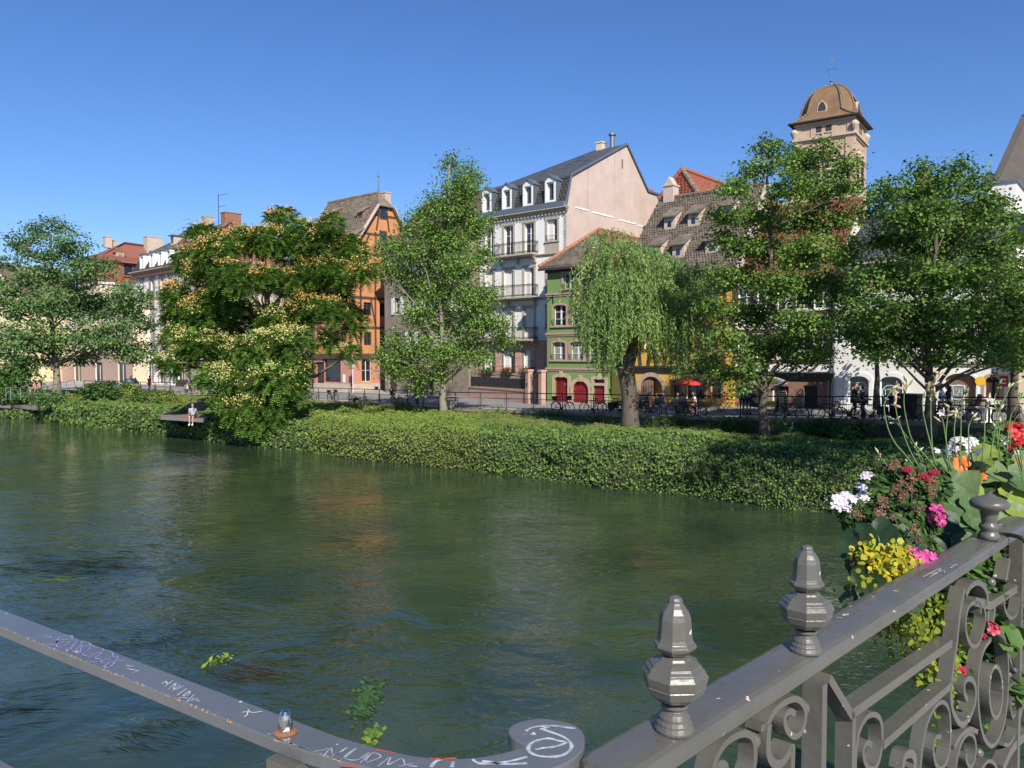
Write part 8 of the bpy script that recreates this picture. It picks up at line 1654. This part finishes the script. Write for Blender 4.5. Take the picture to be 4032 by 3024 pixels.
for a in ((3300, 1975, 2.42, 9, .032), (3335, 1965, 2.42, 9, .03), (3365, 1985, 2.42, 8, .028), (3400, 1975, 2.44, 9, .032), (3425, 1985, 2.44, 7, .026), (3410, 1930, 2.46, 6, .02), (3420, 1880, 2.5, 7, .022), (3405, 1915, 2.5, 5, .018), (3330, 2010, 2.4, 6, .022), (3465, 1905, 2.55, 4, .015)): umbel(g1, o, *a, .0165, .010, pet_w, (3470, 2060, 2.42))
leafmass(g1, o, [(3350, 2020, 2.42, 45, 30), (3400, 2010, 2.42, 50, 40)], 60, .03, 'lobed', .8)
g2 = fthing('geranium', 'white flowered geranium standing behind the orange nasturtiums', 'flower', 3800, 1830, 2.95, 'geraniums in the trough'); o = Vector(g2.location)
for a in ((3785, 1745, 2.9, 12, .035), (3830, 1745, 2.9, 8, .03), (3760, 1765, 2.9, 6, .022), (3680, 1785, 2.95, 8, .03), (3720, 1790, 2.95, 7, .025), (3540, 1830, 2.8, 3, .012), (3580, 1825, 2.8, 3, .015), (3880, 1790, 3, 5, .02), (3990, 1785, 3.05, 5, .02), (3960, 1735, 3.05, 5, .018)): umbel(g2, o, *a, .017, .010, pet_w, (a[0]+10, 1900, 2.95))
leafmass(g2, o, [(3750, 1850, 2.95, 90, 40), (3900, 1760, 3.05, 90, 50), (3980, 1720, 3.1, 80, 50), (3880, 1820, 3.0, 90, 50)], 120, .035, 'lobed', .7)
g3 = fthing('geranium', 'magenta geranium blooming at the rail beside the yellow cluster', 'flower', 3640, 2230, 2.15, 'geraniums in the trough'); o = Vector(g3.location)
for a in ((3612, 2212, 2.05, 9, .026), (3648, 2197, 2.08, 9, .026), (3585, 2180, 2.1, 3, .012), (3645, 2235, 2.04, 6, .02), (3580, 2225, 2.04, 3, .014)): umbel(g3, o, *a, .018, .011, pet_m, (3660, 2300, 2.12), up=(-.1, -.8, .4))
for a in ((3690, 2035, 2.35, 4, .014), (3688, 2010, 2.36, 2, .01), (3935, 2105, 2.5, 5, .016)): umbel(g3, o, *a, .022, .014, pet_m)
g4 = fthing('geranium', 'bright red geranium cluster at the right edge above the rail', 'flower', 4010, 1720, 2.7, 'geraniums in the trough'); o = Vector(g4.location)
for a in ((3990, 1708, 2.72, 14, .036), (4025, 1697, 2.72, 12, .034), (4000, 1690, 2.75, 8, .03)): umbel(g4, o, *a, .019, .012, pet_r, (4030, 1900, 2.75))
nt_ = fthing('nasturtium', 'orange nasturtium flowers between the white geraniums and broad leaves', 'flower', 3780, 1850, 2.8); o = Vector(nt_.location)
for x, y, Y in ((3730, 1850, 2.75), (3745, 1865, 2.75), (3765, 1830, 2.8), (3785, 1820, 2.8), (3780, 1860, 2.78), (3760, 1880, 2.76), (3850, 1875, 2.85), (4020, 1840, 2.9), (4010, 1860, 2.9), (3830, 1900, 2.8)): mb = MB(); floret(mb, at(x, y, Y)-o, (rng.normal()*.4-.1, -.8, .5), .030, .027); mb.build('flower', pet_o, nt_, smooth=True)
leafmass(nt_, o, [(3760, 1900, 2.85, 80, 50), (3850, 1880, 2.9, 80, 50)], 60, .04, 'lobed', 1)
# golden creeping jenny
ly = fthing('creeping_jenny', 'yellow green trailing creeping jenny spilling over and below the rail', 'plant', 3480, 2230, 2.05); o = Vector(ly.location); C, N, T = [], [], []
for px, py, Y, L_ in [(3470+rng.normal()*50, 2190+rng.normal()*25, 2.02+rng.random()*.08, rng.uniform(.01, .07)) for _ in range(80)]+[(3400, 2240, 1.98, .05), (3385, 2265, 1.97, .03)]+[(rng.uniform(3480, 3760), rng.uniform(2290, 2380), 2.12+rng.random()*.15, rng.uniform(.05, .30)) for _ in range(26)]+[(x_, rng.uniform(2350, 2450), .921/(1.02-(x_-2016)/3040)+.14+rng.random()*.15, rng.uniform(.1, .42)) for x_ in rng.uniform(3600, 3950, 16)]:
    p = np.array(at(px, py, Y)-o); nk = int(L_/.009)+6; q = p+rng.normal(size=(nk, 3))*.012; q[:, 2] -= np.linspace(0, L_, nk); q[:, 1] -= np.linspace(0, .02, nk); C.append(q); N.append(rng.normal(size=(nk, 3))*.6+[0, -.7, .5]); T.append(np.clip(np.interp(py, [2200, 2290], [.85, .28])+rng.normal(0, .2, nk), 0, 1))
C = np.concatenate(C); V, Fc, tt = leaves(C, np.concatenate(N), .0155*rng.uniform(.7, 1.3, len(C)), .95, np.concatenate(T), .15, shape=6); obj('trailing_leaves', npmesh('trailing_leaves', V, Fc, tt), M['lysimachia'], ly, kind='stuff')
# underplanting seen through the railing
ug = fthing('trailing_greenery', 'mixed green trailing foliage behind the railing scrolls', 'plant', 3900, 2500, 2.6); o = Vector(ug.location)
leafmass(ug, o, [(3950, 2230, 2.75, 110, 120), (3850, 2330, 2.5, 80, 90), (3980, 2420, 2.7, 90, 130), (3700, 2420, 2.3, 70, 80), (3640, 2380, 2.2, 60, 60), (3900, 2550, 2.6, 70, 110), (4000, 2680, 2.7, 50, 90), (4060, 2300, 2.8, 80, 200), (3830, 2200, 2.6, 100, 60)], 130, .045, 'lobed', .75)
leafmass(ug, o, [(3780, 2620, 2.3, 25, 30), (3960, 2500, 2.5, 40, 40), (3990, 2720, 2.6, 30, 40), (3760, 2500, 2.3, 30, 40)], 14, .07, 'lobed', 1.0)
for a in ((3770, 2640, 2.25, 4, .015), (3850, 2500, 2.3, 3, .014), (3905, 2475, 2.3, 5, .018)): umbel(ug, o, *a, .02, .013, crim)
# tall withered lily stalks
ls = fthing('lily_stalks', 'tall thin pale green stalks with cream buds and withered blooms', 'plant', 3680, 1900, 2.6); o = Vector(ls.location); zz = lambda L_: [(3200+x/1.844, 1550+y/1.844) for x, y in L_]
def z5(L_): return [(3200+x/2.659, 1350+y/2.659) for x, y in L_]
ST_ = [z5([(1060, 1290), (950, 1150), (870, 1060), (800, 930), (760, 780), (750, 650), (800, 530), (880, 470), (960, 460)]), z5([(1130, 1330), (1020, 1130), (930, 900), (880, 750), (862, 600), (870, 510)]), z5([(1300, 1330), (1150, 1150), (1040, 1020), (980, 800), (955, 640), (960, 520), (985, 400)]), z5([(1290, 1290), (1230, 1050), (1180, 850), (1150, 680), (1160, 540), (1250, 420), (1340, 310)]), z5([(1270, 1290), (1245, 1000), (1235, 700), (1240, 500), (1225, 430)]),
       z5([(1450, 1350), (1400, 1050), (1370, 850), (1345, 750)]), z5([(1420, 1350), (1395, 1000), (1410, 800), (1430, 650)]), z5([(1540, 1300), (1550, 1000), (1555, 750), (1585, 500)]), z5([(1500, 1200), (1480, 950), (1500, 750)]), z5([(1640, 1200), (1630, 950), (1640, 850), (1690, 750)]), z5([(1770, 1250), (1800, 950), (1800, 750), (1850, 600)]), z5([(1860, 1200), (1900, 950), (1930, 780), (1900, 600), (1950, 460)]), z5([(1930, 1100), (1960, 900), (2000, 800), (1900, 640)]), z5([(2030, 1150), (2050, 950), (2080, 750), (2200, 560)]), z5([(2060, 1100), (2090, 850), (2212, 690)]), z5([(1920, 760), (2000, 600), (2090, 420)]), z5([(1960, 1200), (1930, 950), (1945, 850)]), z5([(1200, 1290), (1040, 1060), (890, 850), (850, 790)]), z5([(1130, 1240), (1080, 1100)]), zz([(560, 545), (480, 450), (468, 438)])]
for i, L_ in enumerate(ST_):
    Y = 2.45+.012*i; p = sm([at(x, y, Y+.02*j/len(L_))-o for j, (x, y) in enumerate(L_)], 3); s_ = MB().tube(p, [.0024-.0013*k/len(p) for k in range(len(p))], 5).build('stalk', stem_g, ls, smooth=True)
    e = p[-1]; mb = MB(); d = (p[-1]-p[-2]).normalized()
    for k in range(3 if i > 4 else 5): q = e-d*.012*k+Vector(rng.normal(0, .004, 3)); dd = (d+Vector(rng.normal(0, .6, 3))).normalized(); mb.tube([q, q+dd*.012, q+dd*.026], [.0015, .0048, .001], 5)
    mb.build('buds', stem_g if i in (2, 7, 11, 13) else pet_cr, s_, smooth=True)
    if i in (0, 1, 3, 4): 
        wb = lm('withered_bloom', (.62, .40, .24), .35) if 'wb' not in globals() else wb; mb = MB()
        for q in (p[-1], p[-3], p[-5] if len(p) > 5 else p[-2]):
            for k in range(4): petal(mb, q, rng.normal(size=3), rng.normal(size=3), .018, .007)
        mb.build('withered_blooms', wb, s_, smooth=True)
    if i in (5, 1, 10, 12): mb = MB(); floret(mb, p[-1], (-.2, -.5, .6), .012, .007); mb.build('blossom', pet_w, s_, smooth=True)
# aquatic weeds lying at the surface of the river
wd_m = {'brown': leafmat('weed_brown', (.025, .022, .012), (.10, .075, .03), .2), 'green': leafmat('weed_green', (.08, .16, .03), (.30, .42, .07), .3), 'pale': leafmat('weed_pale', (.03, .08, .03), (.09, .17, .05), .2), 'dark': leafmat('weed_dark', (.006, .009, .006), (.02, .025, .012), .1)}
for nm_, px, py, rx, ry, n, L_, dr_, mt_, lb in [('water_weed', 990, 2650, 120, 55, 150, .5, (1, -.35), 'brown', 'brown stringy water weed combed by the current below the bright sprout'), ('water_weed', 860, 2605, 42, 22, 60, .13, None, 'green', 'bright green sprout standing on the water above the brown weed'), ('water_weed', 1445, 2760, 45, 70, 240, .16, (.45, -1), 'pale', 'long pale green weed under the middle of the water'), ('water_weed', 225, 2285, 55, 10, 40, .4, (1, .1), 'green', 'small yellow green leaves floating at the left'), ('water_weed', 300, 2430, 150, 26, 70, .4, (1, -.1), 'brown', 'wide brown weed patch showing left above the flat handrail'),
                                           ('water_weed', 560, 2530, 200, 60, 160, .4, (1, -.3), 'dark', 'dark weed tatters floating just above the flat handrail'), ('water_weed', 120, 2800, 160, 150, 70, .6, (1, .25), 'dark', 'dark weed tatters floating below the flat handrail at the left'), ('water_weed', 600, 2900, 160, 60, 80, .4, (1, -.4), 'dark', 'dark weed tatters floating below the middle of the handrail'), ('water_weed', 1470, 2900, 30, 45, 40, .2, (.4, -1), 'green', 'small green weed tip just above the scribbled bend'), ('water_weed', 320, 2220, 280, 50, 120, .9, (1, -.1), 'dark', 'dark thin weed streaks in the blue water at the far left')]:
    c = atz(px, py, .0); r = thing(nm_, lb, 'water plant', c, 0, 'weeds in the river'); k = c.y/3040; p = np.stack([rng.normal(0, 1, n)*rx*k*.6, rng.normal(0, 1, n)*ry*k*.6*(c.y/5.4), np.full(n, .012)+rng.random(n)*.015], 1)
    up_w = dr_ is None; dv = np.tile(np.array([*(dr_ or (0, 0)), 0.]), (n, 1))+rng.normal(size=(n, 3))*np.array([.22, .22, 0])
    if up_w: dv = rng.normal(size=(n, 3)); dv[:, 2] = np.abs(dv[:, 2])*.8; p[:, 2] += .05*rng.random(n)
    V, Fc, tt = leaves(p, np.array([0, 0, 1.])+rng.normal(size=(n, 3))*(.6 if up_w else .03), L_*rng.uniform(.3, 1.2, n), .5 if (mt_ == mt_ in ('green', 'pale') and L_ < .3) else (.035 if mt_ != 'dark' else .03), rng.random(n), .02, dv)
    obj('strands', npmesh('strands', V, Fc, tt), wd_m[mt_], r, kind='stuff')
print('TRIS', sum(sum(len(p.vertices)-2 for p in o_.data.polygons) for o_ in {q.data.name: q for q in bpy.data.objects if q.type == 'MESH'}.values()), 'OBJ', len(bpy.data.objects))
